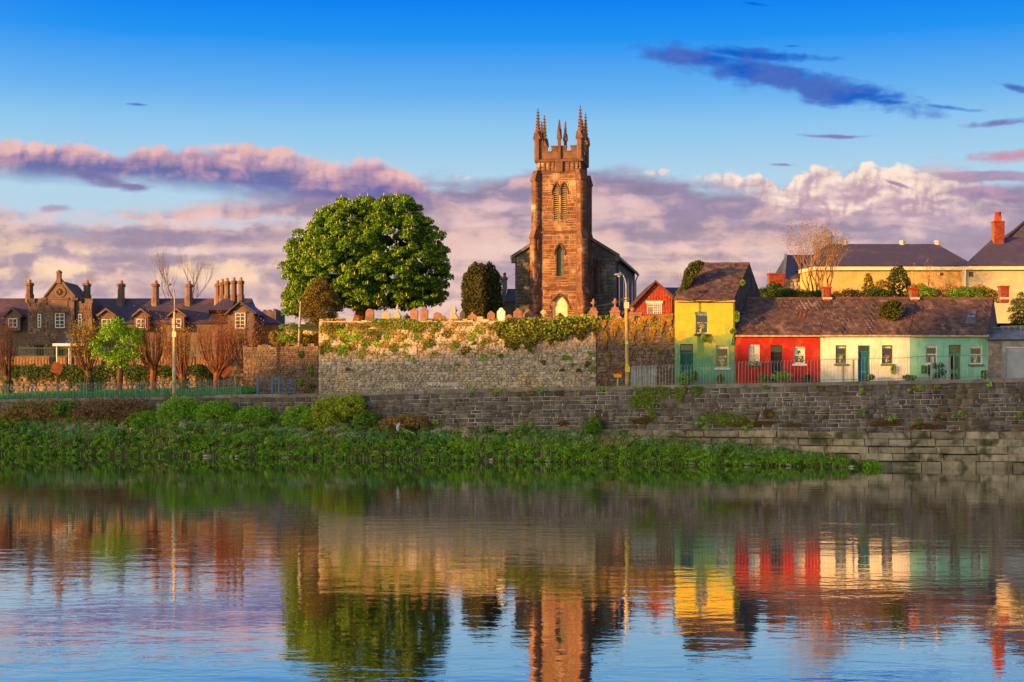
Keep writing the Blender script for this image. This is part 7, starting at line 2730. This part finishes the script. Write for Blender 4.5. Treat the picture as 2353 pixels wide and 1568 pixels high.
# hedge plants behind the cottages
for a in (('shrub', 'dark ivy bush right of the yellow house gable', 1775, 650, 705, 60, 124, dkgreen), ('shrub', 'ochre bush under the bare ash tree', 1835, 668, 705, 76, 124, olive_l),
          ('shrub', 'dark bush left of the first cottage chimney', 1880, 668, 702, 50, 124, dkgreen),
          ('shrub', 'brown bramble bush right of the first cottage chimney', 1950, 668, 704, 84, 124, brown_l), ('conifer', 'pointed young conifer before the cream building', 1995, 622, 702, 44, 127, olive_l, .8),
          ('conifer', 'tallest dark conifer before the cream building', 2064, 602, 702, 72, 128, dkgreen, .55), ('shrub', 'ivy bush draped on the second cottage chimney', 2120, 660, 704, 62, 124, midgreen),
          ('shrub', 'long russet hedge bush behind the green cottage', 2180, 658, 704, 110, 125, brown_l), ('shrub', 'green hedge bush left of the last chimney', 2252, 662, 704, 84, 124.5, olive_l),
          ('shrub', 'dense hedge bush behind the red cottage ridge', 1800, 662, 704, 70, 123.5, dkgreen), ('shrub', 'dense hedge bush behind the white cottage ridge', 2010, 664, 704, 90, 123.5, dkgreen), ('shrub', 'dense hedge bush behind the green cottage ridge', 2215, 664, 704, 90, 123.6, midgreen), ('shrub', 'tall olive bush between the two conifers', 2030, 640, 702, 46, 126, olive_l), ('shrub', 'wide brown bush right of the tallest conifer', 2108, 650, 704, 56, 126.5, brown_l), ('shrub', 'dark overhanging bush at the right edge behind the garage', 2350, 668, 775, 66, 121, dkgreen)):
    leafy(a[0], a[1], 'shrub' if a[0] == 'shrub' else 'tree', a[2], a[3], a[4], a[5], a[6], a[7], 110, 46, .13, depth=1.2, top_narrow=a[8] if len(a) > 8 else .1, cr=.2 if a[0] == 'shrub' else .12)
for i, (x, y0, y1, w) in enumerate(((668, 742, 800, 60), (712, 772, 800, 70), (640, 760, 800, 40))):
    leafy('shrub', ('green bush behind the dark wall left of the leaning pole', 'golden bush at the foot of the leaning pole', 'small olive bush left of the dark wall top')[i], 'shrub', x, y0, y1, w, 131.5 + i * .4, (midgreen, olive_l, olive_l)[i], 45, 60, .13, depth=1.0, cr=.26)


# ivy and plants on walls: leaves lying on a vertical face
def jag(pts, amp, k=4):
    out = []
    for (x0, y0), (x1, y1) in zip(pts, pts[1:] + pts[:1]):
        for i in range(k):
            f = i / k
            out.append((x0 + (x1 - x0) * f + RNG.uniform(-amp, amp), y0 + (y1 - y0) * f + RNG.uniform(-amp, amp)))
    return out


def wall_ivy(name, label, pts_px, Yf, m, n, size, nrm=(0, -1, .3), thick=.18, cat='ivy', parent=None, kind=None):
    """leaves inside a picture-space outline carried to the wall's face; Yf(x) gives the distance"""
    poly = np.array(pts_px, float)
    lo, hi = poly.min(0), poly.max(0)
    out = []
    while len(out) < n:
        q = lo + NPR.random((n * 2, 2)) * (hi - lo)
        inside = np.zeros(len(q), bool)
        j = len(poly) - 1
        for i in range(len(poly)):
            xi, yi, xj, yj = *poly[i], *poly[j]
            c = ((yi > q[:, 1]) != (yj > q[:, 1])) & (q[:, 0] < (xj - xi) * (q[:, 1] - yi) / (yj - yi + 1e-9) + xi)
            inside ^= c
            j = i
        out += list(q[inside])
    q = np.array(out[:n])
    Y = np.array([Yf(x) for x in q[:, 0]])
    pos = np.stack([(q[:, 0] - CX) / F * Y, Y - NPR.random(n) ** 2 * thick - .05, CH + (HY - q[:, 1]) / F * Y], 1)
    V, Q = leaves(pos, np.array(nrm) + NPR.normal(size=(n, 3)) * .55, size * (.6 + .8 * NPR.random(n)), .75)
    if parent is not None:
        return tag(np_object(name, V, Q, m, parent), kind=kind)
    c = pos.mean(0)
    r = root(name, label, cat, (c[0], c[1] + .1, pos[:, 2].min()))
    np_object('foliage', V, Q, m, r)
    return r


cw_face = lambda x: cwY(x) - .02
dw_face = lambda x: 118.1 + (113.3 - 118.1) * (x - 1370) / 180.0
rw_face = lambda x: wp(x, 0.0).y - .03
# big drooping shrub mass on the churchyard wall
leaf_big = leafmat('valerian_leaf', lin(56, 70, 22), lin(112, 108, 38), .4, .6)
wall_ivy('wall_shrub', 'big drooping mass of shrubs hanging over the churchyard wall before the church', jag([(1128, 745), (1180, 736), (1260, 738), (1330, 732), (1412, 734), (1400, 750), (1385, 772), (1352, 760), (1335, 788), (1305, 768), (1270, 792), (1240, 782), (1222, 812), (1196, 790), (1176, 810), (1150, 785), (1136, 762)], 7), cw_face, leaf_big, 7000, .17, (0, -1, .5), .75, 'shrub')
big_ws = [o for o in bpy.data.objects if o.get('label', '').startswith('big drooping mass')][0]
wall_ivy('fresh_shoots', '', jag([(1128, 744), (1180, 728), (1260, 730), (1330, 724), (1412, 728), (1400, 745), (1340, 760), (1260, 775), (1200, 790), (1150, 778)], 9), cw_face, leafmat('fresh_leaf', lin(96, 124, 30), lin(150, 160, 48), .35), 2200, .19, (-.2, -1, .7), .95, parent=big_ws, kind='stuff')
wall_ivy('wall_shrub', 'green top fringe of ivy on the churchyard wall under the headstones', jag([(850, 738), (1010, 735), (1020, 750), (950, 762), (900, 754), (860, 756)], 6), cw_face, leafmat('fringe_leaf', lin(82, 113, 30), lin(154, 162, 52), .35), 2600, .14, (0, -1, .6), .3, 'shrub')
n = 15000
xx = 734 + NPR.random(n * 3) * 410
yy = 733 + NPR.random(n * 3) ** 1.25 * 82
pat = np.sin(xx * .085 + np.sin(yy * .16) * 1.6) + np.sin(xx * .19 + yy * .13 + 2.0) + np.sin(yy * .21 - xx * .045 + .6) + (770 - yy) * .018
kp = np.where(pat + NPR.normal(size=n * 3) * .35 > .12)[0][:n]
xx, yy = xx[kp], yy[kp]
n = len(xx)
Yw = np.array([cw_face(x) for x in xx]) - .06 - NPR.random(n) ** 2 * .22 + np.where(yy < 741, .35, 0)
pos = np.stack([(xx - CX) / F * Yw, Yw, CH + (HY - yy) / F * Yw], 1)
half = NPR.random(n) < .55
for nm, sel, mm_ in (('dry_growth', half, leafmat('golden_leaf', lin(158, 118, 44), lin(190, 150, 62), .35)), ('green_growth', ~half, leafmat('creeper_leaf', lin(84, 100, 30), lin(136, 140, 46), .35))):
    V, Q = leaves(pos[sel], np.array([-.2, -1, .5]) + NPR.normal(size=(int(sel.sum()), 3)) * .55, .13 * (.6 + .8 * NPR.random(int(sel.sum()))), .6)
    tag(np_object(nm, V, Q, mm_, cwall), kind='stuff')
n = 7500
xx = 1372 + NPR.random(n) * 178
yy = 738 - (xx - 1372) * .09 + NPR.random(n) ** 1.5 * 60
kp = (np.sin(xx * .13 + yy * .1) + np.sin(xx * .29 + 1) + (765 - yy) * .02) > .2
xx, yy = xx[kp], yy[kp]
n = len(xx)
Yw = np.array([dw_face(x) for x in xx]) - .08 - NPR.random(n) ** 2 * .15
pos = np.stack([(xx - CX) / F * Yw, Yw, CH + (HY - yy) / F * Yw], 1)
V, Q = leaves(pos, np.array([-.2, -1, .5]) + NPR.normal(size=(n, 3)) * .55, .12, .6)
bwall = [o for o in bpy.data.objects if o.get('label', '').startswith('brown rubble wall between')][0]
tag(np_object('dry_growth', V, Q, MATS['golden_leaf'], bwall), kind='stuff')
for x, y, w, h in ((785, 760, 22, 30), (762, 775, 16, 22), (815, 775, 26, 26), (790, 800, 24, 22), (745, 800, 20, 30), (840, 785, 20, 16), (865, 775, 26, 24), (825, 815, 22, 16), (905, 800, 20, 24), (935, 815, 18, 14),
                   (960, 770, 24, 22), (990, 785, 22, 26), (1025, 770, 24, 24), (1045, 790, 20, 22), (1085, 770, 26, 20), (1110, 785, 22, 24), (1065, 812, 22, 14), (1000, 815, 14, 14), (925, 778, 18, 14), (880, 815, 14, 12),
                   (800, 850, 10, 9), (905, 840, 12, 12), (950, 830, 14, 12), (1110, 822, 26, 16), (1050, 838, 10, 8), (1150, 818, 14, 10), (1250, 833, 14, 10), (1300, 822, 22, 12), (1315, 838, 12, 10), (1348, 838, 16, 14), (1330, 852, 14, 10), (1290, 850, 12, 8), (1362, 850, 14, 14), (1355, 812, 12, 10), *[(742 + RNG.random() * 385, 746 + RNG.random() ** 1.3 * 66, RNG.uniform(12, 30), RNG.uniform(10, 24)) for _ in range(34)]):
    pts = [(x + w / 2 * math.cos(t) * RNG.uniform(.35, 1.5), y + h / 2 * math.sin(t) * RNG.uniform(.35, 1.5)) for t in [2 * math.pi * i / 11 for i in range(11)]]
    wall_ivy('wall_plant', 'green valerian tuft rooted in the face of the churchyard wall', pts, cw_face, (midgreen, leaf_big, brtgreen)[RNG.randrange(3)], int(30 + w * h * .42), .12, (0, -1, .5), .3, 'plant')['group'] = 'tufts on the churchyard wall'
for x, y, w, h in ((1440, 765, 16, 12), (1470, 752, 18, 12), (1500, 745, 22, 10), (1520, 760, 12, 12), (1535, 775, 10, 14), (1485, 778, 14, 12), (1455, 790, 10, 10), (1540, 735, 14, 22), (1512, 808, 10, 10), (1440, 800, 9, 8), (1395, 815, 12, 10), (1430, 745, 40, 10)):
    pts = [(x + w / 2 * math.cos(t) * RNG.uniform(.35, 1.5), y + h / 2 * math.sin(t) * RNG.uniform(.35, 1.5)) for t in [2 * math.pi * i / 11 for i in range(11)]]
    wall_ivy('wall_plant', 'small green tuft on the brown rubble wall by the yellow house', pts, dw_face, (midgreen, olive_l)[RNG.randrange(2)], int(25 + w * h * .4), .11, (0, -1, .5), .25, 'plant')['group'] = 'tufts on the brown rubble wall'
lw_face = lambda x: 131 + (127 - 131) * (x - 560) / 175.0
for x, y, w, h, lab in ((738, 815, 14, 60, 'long dark ivy strip at the churchyard wall corner'), (692, 815, 14, 18, 'pink-flowered tuft on the dark weathered wall'), (712, 850, 12, 22, 'upright green tuft on the dark weathered wall'), (690, 880, 12, 16, 'dark tuft low beside the blue gate'), (716, 888, 14, 12, 'low tuft at the foot of the dark weathered wall')):
    pts = [(x + w / 2 * math.cos(t), y + h / 2 * math.sin(t)) for t in [2 * math.pi * i / 9 for i in range(9)]]
    wall_ivy('wall_plant', lab, pts, lambda x: lw_face(x) - .05, dkgreen if w > 13 else midgreen, int(60 + w * h * .5), .13, (0, -1, .4), .3, 'plant')
# ivy on the yellow house roof and on the white cottage roof
wall_ivy('roof_ivy', 'ivy bush climbing the left verge of the yellow house roof', [(1566, 655), (1572, 625), (1585, 606), (1604, 600), (1616, 606), (1606, 622), (1594, 640), (1580, 660), (1560, 690), (1548, 700), (1546, 680)], lambda x: 114.6, leafmat('roof_ivy_leaf', lin(40, 54, 18), lin(92, 92, 28), .35), 3800, .17, (0, -1, .5), .9, 'ivy')
wall_ivy('roof_ivy', 'round ivy bush growing on the white cottage roof', [(2018, 712), (2026, 698), (2044, 690), (2066, 694), (2074, 708), (2066, 726), (2050, 738), (2036, 736), (2020, 726)], lambda x: 114.4, leafmat('roof_ivy_leaf', lin(40, 54, 18), lin(92, 92, 28), .35), 2600, .15, (0, -1, .5), .7, 'ivy')
for x, y, w, h, lab in ((1692, 728, 14, 26, 'bushy weed in the gutter between the yellow and red houses'), (1684, 762, 16, 14, 'weed at the lower downpipe of the yellow house'), (1706, 650, 12, 14, 'weed on the right verge of the yellow roof'), (1688, 682, 12, 10, 'weed at the right eave of the yellow house'), (1616, 778, 14, 18, 'weed under the upper window of the yellow house')):
    pts = [(x + w / 2 * math.cos(t), y + h / 2 * math.sin(t)) for t in [2 * math.pi * i / 9 for i in range(9)]]
    wall_ivy('wall_weed', lab, pts, lambda x: 112.85 if y > 700 else 114.0, midgreen, int(60 + w * h * .5), .13, (0, -1, .4), .25, 'weed')
# plants at the feet of the houses, behind the railing
for x, y0, y1, w, lab, m in ((1592, 848, 884, 22, 'yellow-flowered plant by the yellow house door', midgreen), (1570, 858, 884, 30, 'low green plants left of the yellow house door', brtgreen), (1655, 862, 884, 16, 'small plant under the yellow house ground window', olive_l),
                             (1795, 856, 880, 46, 'low green weeds before the red cottage door', brtgreen), (1756, 862, 880, 26, 'low tuft under the curtained red cottage window', midgreen), (1856, 862, 880, 14, 'dark tuft at the foot of the red cottage', dkgreen),
                             (2000, 862, 874, 14, 'tuft right of the teal door', midgreen), (2090, 862, 876, 30, 'low green weeds where white and green cottages meet', midgreen), (2152, 830, 874, 44, 'dark bushy shrub before the green cottage window', dkgreen), (2262, 850, 872, 14, 'weed at the right foot of the green cottage', midgreen)):
    leafy('foot_plant', lab, 'plant', x, y0, y1, w, 112.0, m, 60, 26, .10, trunk=False, depth=.3, cr=.18)
for x, lab in ((2051, 'hanging basket of ivy right of the white cottage window'), (2121, 'hanging basket of ivy left of the green cottage window')):
    pts = [(x + 6 * math.cos(t), 849 + 11 * math.sin(t)) for t in [2 * math.pi * i / 9 for i in range(9)]]
    wall_ivy('hanging_plant', lab, pts, lambda x: HYF, midgreen, 170, .11, (0, -1, .3), .3, 'plant')
wall_ivy('window_box', 'green window box under the curtained window of the red cottage', [(1714, 838), (1722, 832), (1746, 832), (1750, 838), (1746, 842), (1716, 842)], lambda x: HYF - .1, midgreen, 130, .1, (0, -1, .6), .15, 'plant')
# ivy on the low wall behind the pollards
for i, (x, w, h) in enumerate(((40, 100, 16), (75, 26, 40), (160, 60, 40), (190, 40, 60), (245, 60, 44), (110, 24, 30), (300, 60, 30), (370, 70, 16), (440, 70, 14), (330, 40, 50), (20, 40, 30), (130, 30, 26), (215, 30, 50), (400, 50, 36), (470, 50, 26), (500, 40, 44))):
    pts = [(x - w * .55, 844 + RNG.uniform(0, 6)), (x - w * .3, 838 + RNG.uniform(-3, 4)), (x, 841 + RNG.uniform(-4, 4)), (x + w * .3, 838 + RNG.uniform(-3, 4)), (x + w * .55, 845)] + [(x + w * (.5 - k * .125) , 850 + h * RNG.uniform(.1, 1.25)) for k in range(9)]
    wall_ivy('ivy_patch', 'dark ivy hanging over the low wall behind the pollards', pts, lambda x: IY - .05, dkgreen, int(w * h * .34 + 110), .15, (0, -1, .4), .35, 'ivy')['group'] = 'ivy on the low rubble wall'
# ivy and tufts on the river wall
for i, (lab, pts, m, dens) in enumerate((('yellow-green ivy trailing widest down the river wall under the lamp post', [(1452, 890), (1512, 890), (1500, 908), (1512, 918), (1500, 930), (1510, 955), (1496, 966), (1488, 945), (1470, 935), (1458, 945), (1450, 930), (1442, 915), (1462, 905)], ivy_l, .55),
                                        ('short ivy apron on the river wall under the yellow house', [(1506, 890), (1540, 890), (1538, 910), (1528, 920), (1516, 912)], ivy_l, .8), ('ivy tongue on the river wall right of the short apron', [(1548, 890), (1575, 890), (1570, 908), (1562, 926), (1552, 916)], ivy_l, .8),
                                        ('small ivy apron on the river wall before the red cottage', [(1586, 888), (1616, 888), (1608, 902), (1598, 912)], ivy_l, .8),
                                        ('yellow lichen-green creeper low on the river wall below the red cottage', [(1618, 950), (1660, 946), (1712, 958), (1706, 974), (1660, 980), (1622, 972)], ivy_l, .4))):
    p = np.array(pts, float)
    area = .5 * abs(np.dot(p[:, 0], np.roll(p[:, 1], 1)) - np.dot(p[:, 1], np.roll(p[:, 0], 1)))
    wall_ivy('wall_ivy', lab, pts, lambda x: rw_face(x), m, int(area * dens), .10, (0, -1, .3), .12, 'ivy')
tuft_l = 'green weed tuft growing from a joint of the river wall'
for i in range(46):
    x = RNG.uniform(960, 2350)
    y = RNG.choice([RNG.uniform(888, 905), RNG.uniform(950, 985), RNG.uniform(955, 985)]) - (x - 1500) * .008
    w, h = RNG.uniform(8, 22), RNG.uniform(6, 14)
    pts = [(x + w / 2 * math.cos(t) * RNG.uniform(.7, 1.2), y + h / 2 * math.sin(t) * RNG.uniform(.7, 1.2)) for t in [2 * math.pi * k / 8 for k in range(8)]]
    wall_ivy('wall_tuft', tuft_l, pts, lambda x: rw_face(x), (brtgreen, midgreen, olive_l)[RNG.randrange(3)], int(18 + w * h * .5), .10, (0, -1, .5), .2, 'plant')['group'] = 'weed tufts on the river wall'
moss = leafmat('brown_moss', lin(91, 66, 27), lin(126, 91, 35), .3)
for i, (x, y, w, h) in enumerate(((1488, 962, 26, 22), (1470, 968, 40, 14), (1765, 950, 24, 24), (1740, 972, 110, 12), (1820, 978, 60, 9), (2040, 972, 90, 14), (2130, 980, 90, 12), (1690, 975, 60, 10), (1295, 972, 30, 12), (1285, 905, 24, 12), (2160, 958, 30, 10))):
    pts = [(x + w / 2 * math.cos(t) * RNG.uniform(.6, 1.2), y + h / 2 * math.sin(t) * RNG.uniform(.6, 1.2)) for t in [2 * math.pi * k / 12 for k in range(12)]]
    wall_ivy('moss_patch', 'brown moss patch on the lower courses of the river wall', pts, lambda x: rw_face(x), moss, int(30 + w * h * .7), .09, (0, -1, .2), .06, 'moss')['group'] = 'moss patches on the river wall'

# ---- bushes against the river wall on the left
for a in (('shrub', 'maroon twiggy bush against the river wall at left', 262, 918, 992, 190, leafmat('maroon_leaf', lin(138, 92, 64), lin(160, 136, 78), .3), 1200), ('shrub', 'tall leafy green bush below the concrete lamp post', 420, 913, 1000, 110, brtgreen, 0), ('shrub', 'leafy green bush right of the tall one', 500, 920, 1000, 90, brtgreen, 0),
          ('shrub', 'round green bush below the palisade end', 562, 942, 998, 60, midgreen, 0), ('shrub', 'small green bush below the blue gate', 622, 950, 996, 66, midgreen, 0), ('shrub', 'dense green bush below the dark wall', 688, 930, 996, 76, brtgreen, 0),
          ('shrub', 'yellow-green bush trailing from the wall top', 758, 908, 996, 90, leafmat('lime_yellow', lin(134, 152, 30), lin(200, 198, 52), .3), 0), ('shrub', 'round dark green bush at the right end of the bushes', 842, 944, 996, 58, midgreen, 0),
          ('shrub', 'yellowish ivy bush on the wall above the round bush', 806, 908, 960, 66, leafmat('lime_yellow', lin(134, 152, 30), lin(200, 198, 52), .3), 0),
          ('shrub', 'brown bramble bush at the far left', 90, 926, 985, 190, brown_l, 0), ('shrub', 'green ivy hump on the wall at far left', 60, 930, 968, 90, midgreen, 0), ('shrub', 'green ivy hump left of the maroon bush', 150, 926, 962, 60, midgreen, 0),
          ('shrub', 'green bush under the maroon bush at left', 215, 950, 1000, 130, midgreen, 0), ('shrub', 'bright green bush low at the far left', 40, 955, 1005, 110, brtgreen, 0), ('shrub', 'green bush filling the gap below the palisade end', 590, 935, 1000, 100, brtgreen, 0), ('shrub', 'green bush between the dense bush and the yellow-green one', 725, 940, 1000, 80, brtgreen, 0), ('shrub', 'small green bush before the maroon twigs', 330, 945, 1000, 80, brtgreen, 0), ('shrub', 'dead brown bramble right of the bushes', 930, 958, 995, 120, brown_l, 0), ('shrub', 'small green bush in the middle of the plinth', 1362, 962, 998, 40, midgreen, 0)):
    x = a[2]
    q = wp(x, -.9)
    Y = q.y
    leafy(a[0], a[1], 'shrub', x, a[3], a[4], a[5], Y, a[6], int(60 + a[5] * .9), 44, .14, depth=.85, cr=.2, trunk=True)
    if a[7]:
        k = MB()
        rg = random.Random(77)
        b = P(x, a[4] - 10, Y)
        for i in range(110):
            p0 = b + Vector((rg.uniform(-3, 3), rg.uniform(-.5, .5), rg.uniform(0, .9)))
            p1 = p0 + Vector((rg.uniform(-.5, .5), rg.uniform(-.3, .1), rg.uniform(.8, 1.7)))
            k.tube([p0, p0.lerp(p1, .5) + Vector((rg.uniform(-.1, .1), 0, 0)), p1], [.014, .01, .005], 3, False)
        ro = [o for o in bpy.data.objects if o.get('label') == a[1]][0]
        k.build('twig', mat('maroon_twig', lin(168, 112, 92), lin(140, 90, 76), 3, .9, 0, 9), ro)


# lime stains weeping from the joints of the river wall
n = 320
xx = 960 + NPR.random(n) * 1390
yy = np.where(NPR.random(n) < .7, 925 + NPR.random(n) * 45, 905 + NPR.random(n) * 40) - (xx - 1500) * .008
Yw = np.array([rw_face(x) for x in xx]) - .035
pos = np.stack([(xx - CX) / F * Yw, Yw, CH + (HY - yy) / F * Yw], 1)
V, Q = leaves(pos, np.tile([0, -1.0, 0.02], (n, 1)), (.07 + .26 * NPR.random(n) ** 2), .3, up=np.tile([0, 0, 4.0], (n, 1)))
tag(np_object('lime_stain', V, Q, mat('lime_stain', lin(196, 186, 172), lin(160, 150, 136), 3, .9, 0, 9), rwall), kind='stuff')

# ---- ground cover of the river bank
def bank_point(n, t0=0.0, t1=1.0, x0=-55, x1=24.6, power=1.0):
    X = x0 + NPR.random(n) * (x1 - x0)
    t = t0 + (t1 - t0) * NPR.random(n) ** power
    ys = np.interp(X, SHX, SHY)
    yw = np.interp(X, WX, WY)
    zb = np.maximum(np.interp(X, BKX, BKZ), .05)
    z = zb * np.interp(t, [p[0] for p in prof], [p[1] for p in prof])
    return np.stack([X, ys + t * (yw - ys), z], 1), t


def bank_cover(name, label, cat, m, n_cl, per, rad, size, t0, t1, hgt, seedpow=1.0, keepf=None, squash=.9, aspect=.6):
    P0, t = bank_point(n_cl, t0, t1, power=seedpow)
    if keepf is not None:
        k = keepf(P0, t)
        P0 = P0[k]
    C = P0 + np.array([0, 0, 1.0]) * (hgt * NPR.random((len(P0), 1)))
    R = rad * (.6 + .8 * NPR.random(len(P0)))
    V, Q = clump_leaves(C, R, per, size, .55, squash, aspect)
    return tag(np_object(name, V, Q, m), label, cat, kind='stuff')


def patchy(freq, thr, sx=0.0):
    def f(P0, t):
        v = np.sin(P0[:, 0] * freq + sx) + np.sin(P0[:, 0] * freq * 2.3 + 1.7 + sx + t * 3) + np.sin(t * 7 + P0[:, 0] * freq * .7)
        return v > thr
    return f


bank_cover('nettle_undergrowth', 'blue-green nettles covering the river bank', 'nettles', teal_l, 1300, 60, .32, .15, .12, 1.0, .4, keepf=patchy(.5, -.4))
bank_cover('dock_undergrowth', 'bright green docks and grasses along the water edge', 'weeds', brtgreen, 1100, 55, .24, .14, .0, .6, .22, keepf=patchy(.37, -.2, 2.0))
bank_cover('umbel_undergrowth', 'pale dusty leaves between the nettles', 'weeds', pale_l, 700, 46, .26, .12, .2, .95, .45, keepf=patchy(.6, .35, 4.0))
bank_cover('ivy_undergrowth', 'dark low leaves on the river bank', 'weeds', dkgreen, 260, 50, .34, .17, .02, 1.0, .1)
bank_cover('green_undergrowth', 'mid green leaves on the river bank', 'weeds', midgreen, 900, 55, .28, .15, .02, .95, .35, keepf=patchy(.45, -.3, 1.0))
bank_cover('shore_undergrowth', 'fresh green leaves at the foot of the bank by the water', 'weeds', brtgreen, 900, 50, .22, .13, -.02, .2, .25)
bank_cover('marsh_undergrowth', 'mid green leaves at the foot of the bank by the water', 'weeds', midgreen, 700, 50, .24, .14, -.03, .25, .2)
# grass blades
n = 15000
P0, t = bank_point(n, .02, .95, power=1.2)
kp = patchy(.55, .25, 3.0)(P0, t)
P0 = P0[kp]
n = len(P0)
h = .25 + .45 * NPR.random(n)
an = NPR.random(n) * 2 * math.pi
dv = np.stack([np.cos(an) * .3, np.sin(an) * .3, np.ones(n)], 1) * h[:, None]
sv = np.stack([-np.sin(an), np.cos(an), np.zeros(n)], 1) * .018
V = np.empty((n, 4, 3))
V[:, 0], V[:, 1], V[:, 2], V[:, 3] = P0 - sv, P0 + sv, P0 + dv + sv * .3, P0 + dv - sv * .3
tag(np_object('bank_grass', V.reshape(-1, 3), np.arange(n * 4).reshape(-1, 4), tan_l), 'dry tan grass along the river bank', 'grass', kind='stuff')
n = 6000
P0, t = bank_point(n, -.06, .5, power=1.2)
h = .2 + .35 * NPR.random(n)
an = NPR.random(n) * 2 * math.pi
dv = np.stack([np.cos(an) * .4, np.sin(an) * .4, np.ones(n)], 1) * h[:, None]
sv = np.stack([-np.sin(an), np.cos(an), np.zeros(n)], 1) * .02
V = np.empty((n, 4, 3))
V[:, 0], V[:, 1], V[:, 2], V[:, 3] = P0 - sv, P0 + sv, P0 + dv + sv * .3, P0 + dv - sv * .3
tag(np_object('green_grass', V.reshape(-1, 3), np.arange(n * 4).reshape(-1, 4), brtgreen), 'green grass hanging into the water', 'grass', kind='stuff')
bank_cover('bramble_undergrowth', 'russet brambles scattered through the bank', 'weeds', leafmat('russet_leaf', lin(150, 104, 62), lin(184, 146, 84), .3, .7, .35), 420, 42, .24, .13, .25, .98, .4, keepf=patchy(.33, .3, 6.0))
bank_cover('yellow_undergrowth', 'yellow-green weeds scattered through the bank', 'weeds', leafmat('yellow_weed', lin(150, 164, 50), lin(206, 206, 84), .3, .7, .4), 520, 42, .22, .12, .08, .9, .42, keepf=patchy(.41, .1, 7.5))
# tall dead stems standing in the bank
n = 1500
P0, t = bank_point(n, .05, .95)
kp = patchy(.8, .3, 5.0)(P0, t)
P0 = P0[kp]
n = len(P0)
h = .6 + .7 * NPR.random(n)
an = NPR.random(n) * 2 * math.pi
dv = np.stack([np.cos(an) * .25, np.sin(an) * .25, np.ones(n)], 1) * h[:, None]
sv = np.stack([np.ones(n), np.zeros(n), np.zeros(n)], 1) * .012
V = np.empty((n, 4, 3))
V[:, 0], V[:, 1], V[:, 2], V[:, 3] = P0 - sv, P0 + sv, P0 + dv + sv * .4, P0 + dv - sv * .4
tag(np_object('dead_stems', V.reshape(-1, 3), np.arange(n * 4).reshape(-1, 4), leafmat('dead_stem', lin(150, 116, 80), lin(176, 146, 104), .3)), 'dry brown weed stems standing in the bank', 'weeds', kind='stuff')
# lawn grass behind the palisade
n = 9000
X = -52 + NPR.random(n) * 30
Yg = np.interp(X, WX, WY) + .9 + NPR.random(n) * 8
P0 = np.stack([X, Yg, np.interp(X, WX, WZ) - .05 + np.interp(Yg - np.interp(X, WX, WY), [.6, 3, 9, 24], [0, .15, .45, 1.0])], 1)
h = .12 + .25 * NPR.random(n)
an = NPR.random(n) * 2 * math.pi
dv = np.stack([np.cos(an) * .4, np.sin(an) * .4, np.ones(n)], 1) * h[:, None]
sv = np.stack([-np.sin(an), np.cos(an), np.zeros(n)], 1) * .03
V = np.empty((n, 4, 3))
V[:, 0], V[:, 1], V[:, 2], V[:, 3] = P0 - sv, P0 + sv, P0 + dv + sv * .3, P0 + dv - sv * .3
tag(np_object('lawn_grass', V.reshape(-1, 3), np.arange(n * 4).reshape(-1, 4), leafmat('lawn_leaf', lin(41, 132, 49), lin(74, 160, 60), .3)), 'rich green grass behind the teal palisade', 'grass', kind='stuff')
# rocks at the water's edge
rock_m = mat('shore_rock', lin(176, 160, 132), lin(130, 120, 104), 3, .9, .5, 14)
for i, (x, s) in enumerate(((478, .34), (517, .26), (530, .2), (548, .22), (612, .2), (655, .3), (700, .18), (1260, .25), (1716, .3), (1812, .25), (1960, .3), (1130, .2), (1590, .22))):
    lo, hi = -60.0, 30.0
    for _ in range(40):
        m_ = (lo + hi) / 2
        if m_ / (shore_Y(m_) - .1) < (x - CX) / F:
            lo = m_
        else:
            hi = m_
    c = Vector((lo, shore_Y(lo) - .1, .08))
    d = rand_sphere(13) * (.7 + .5 * NPR.random((13, 1)))
    bm_ = __import__('bmesh').new()
    for p in d:
        bm_.verts.new((c.x + p[0] * s * 1.2, c.y + p[1] * s * .8, c.z + p[2] * s * .6))
    __import__('bmesh').ops.convex_hull(bm_, input=bm_.verts)
    me = bpy.data.meshes.new('shore_rock')
    bm_.to_mesh(me)
    bm_.free()
    me.materials.append(rock_m)
    tag(link(bpy.data.objects.new('shore_rock', me)), 'grey rock at the water edge of the far bank', 'rock', 'rocks along the water edge')
# dead stick and pale rag in the brambles
k = MB()
k.tube([P(903, 972, 112.2), P(925, 985, 111.9), P(955, 998, 111.5)], [.025, .02, .012], 4)
tag(k.build('dead_stem', tan_l), 'long dry bent stem in the brown brambles', 'stem')
k = MB()
c = P(915, 983, 111.6)
k.add([(c.x - .16, c.y, c.z + .12), (c.x - .02, c.y - .03, c.z + .34), (c.x + .1, c.y, c.z + .42), (c.x + .16, c.y + .02, c.z + .22), (c.x + .02, c.y - .02, c.z + .1), (c.x + .06, c.y, c.z - .3), (c.x - .06, c.y - .04, c.z - .24), (c.x - .16, c.y, c.z - .02),
       (c.x - .05, c.y + .06, c.z + .1), (c.x + .03, c.y + .05, c.z - .15)], [(0, 1, 4, 7), (1, 2, 3, 4), (4, 5, 6, 7), (0, 8, 1), (7, 8, 0), (6, 9, 7), (5, 9, 6), (4, 9, 5)])
tag(k.build('torn_rag', mat('rag_grey', lin(196, 196, 192), lin(160, 164, 166), 4, .9, 0, 9)), 'pale grey torn rag caught in the brown brambles', 'rag')
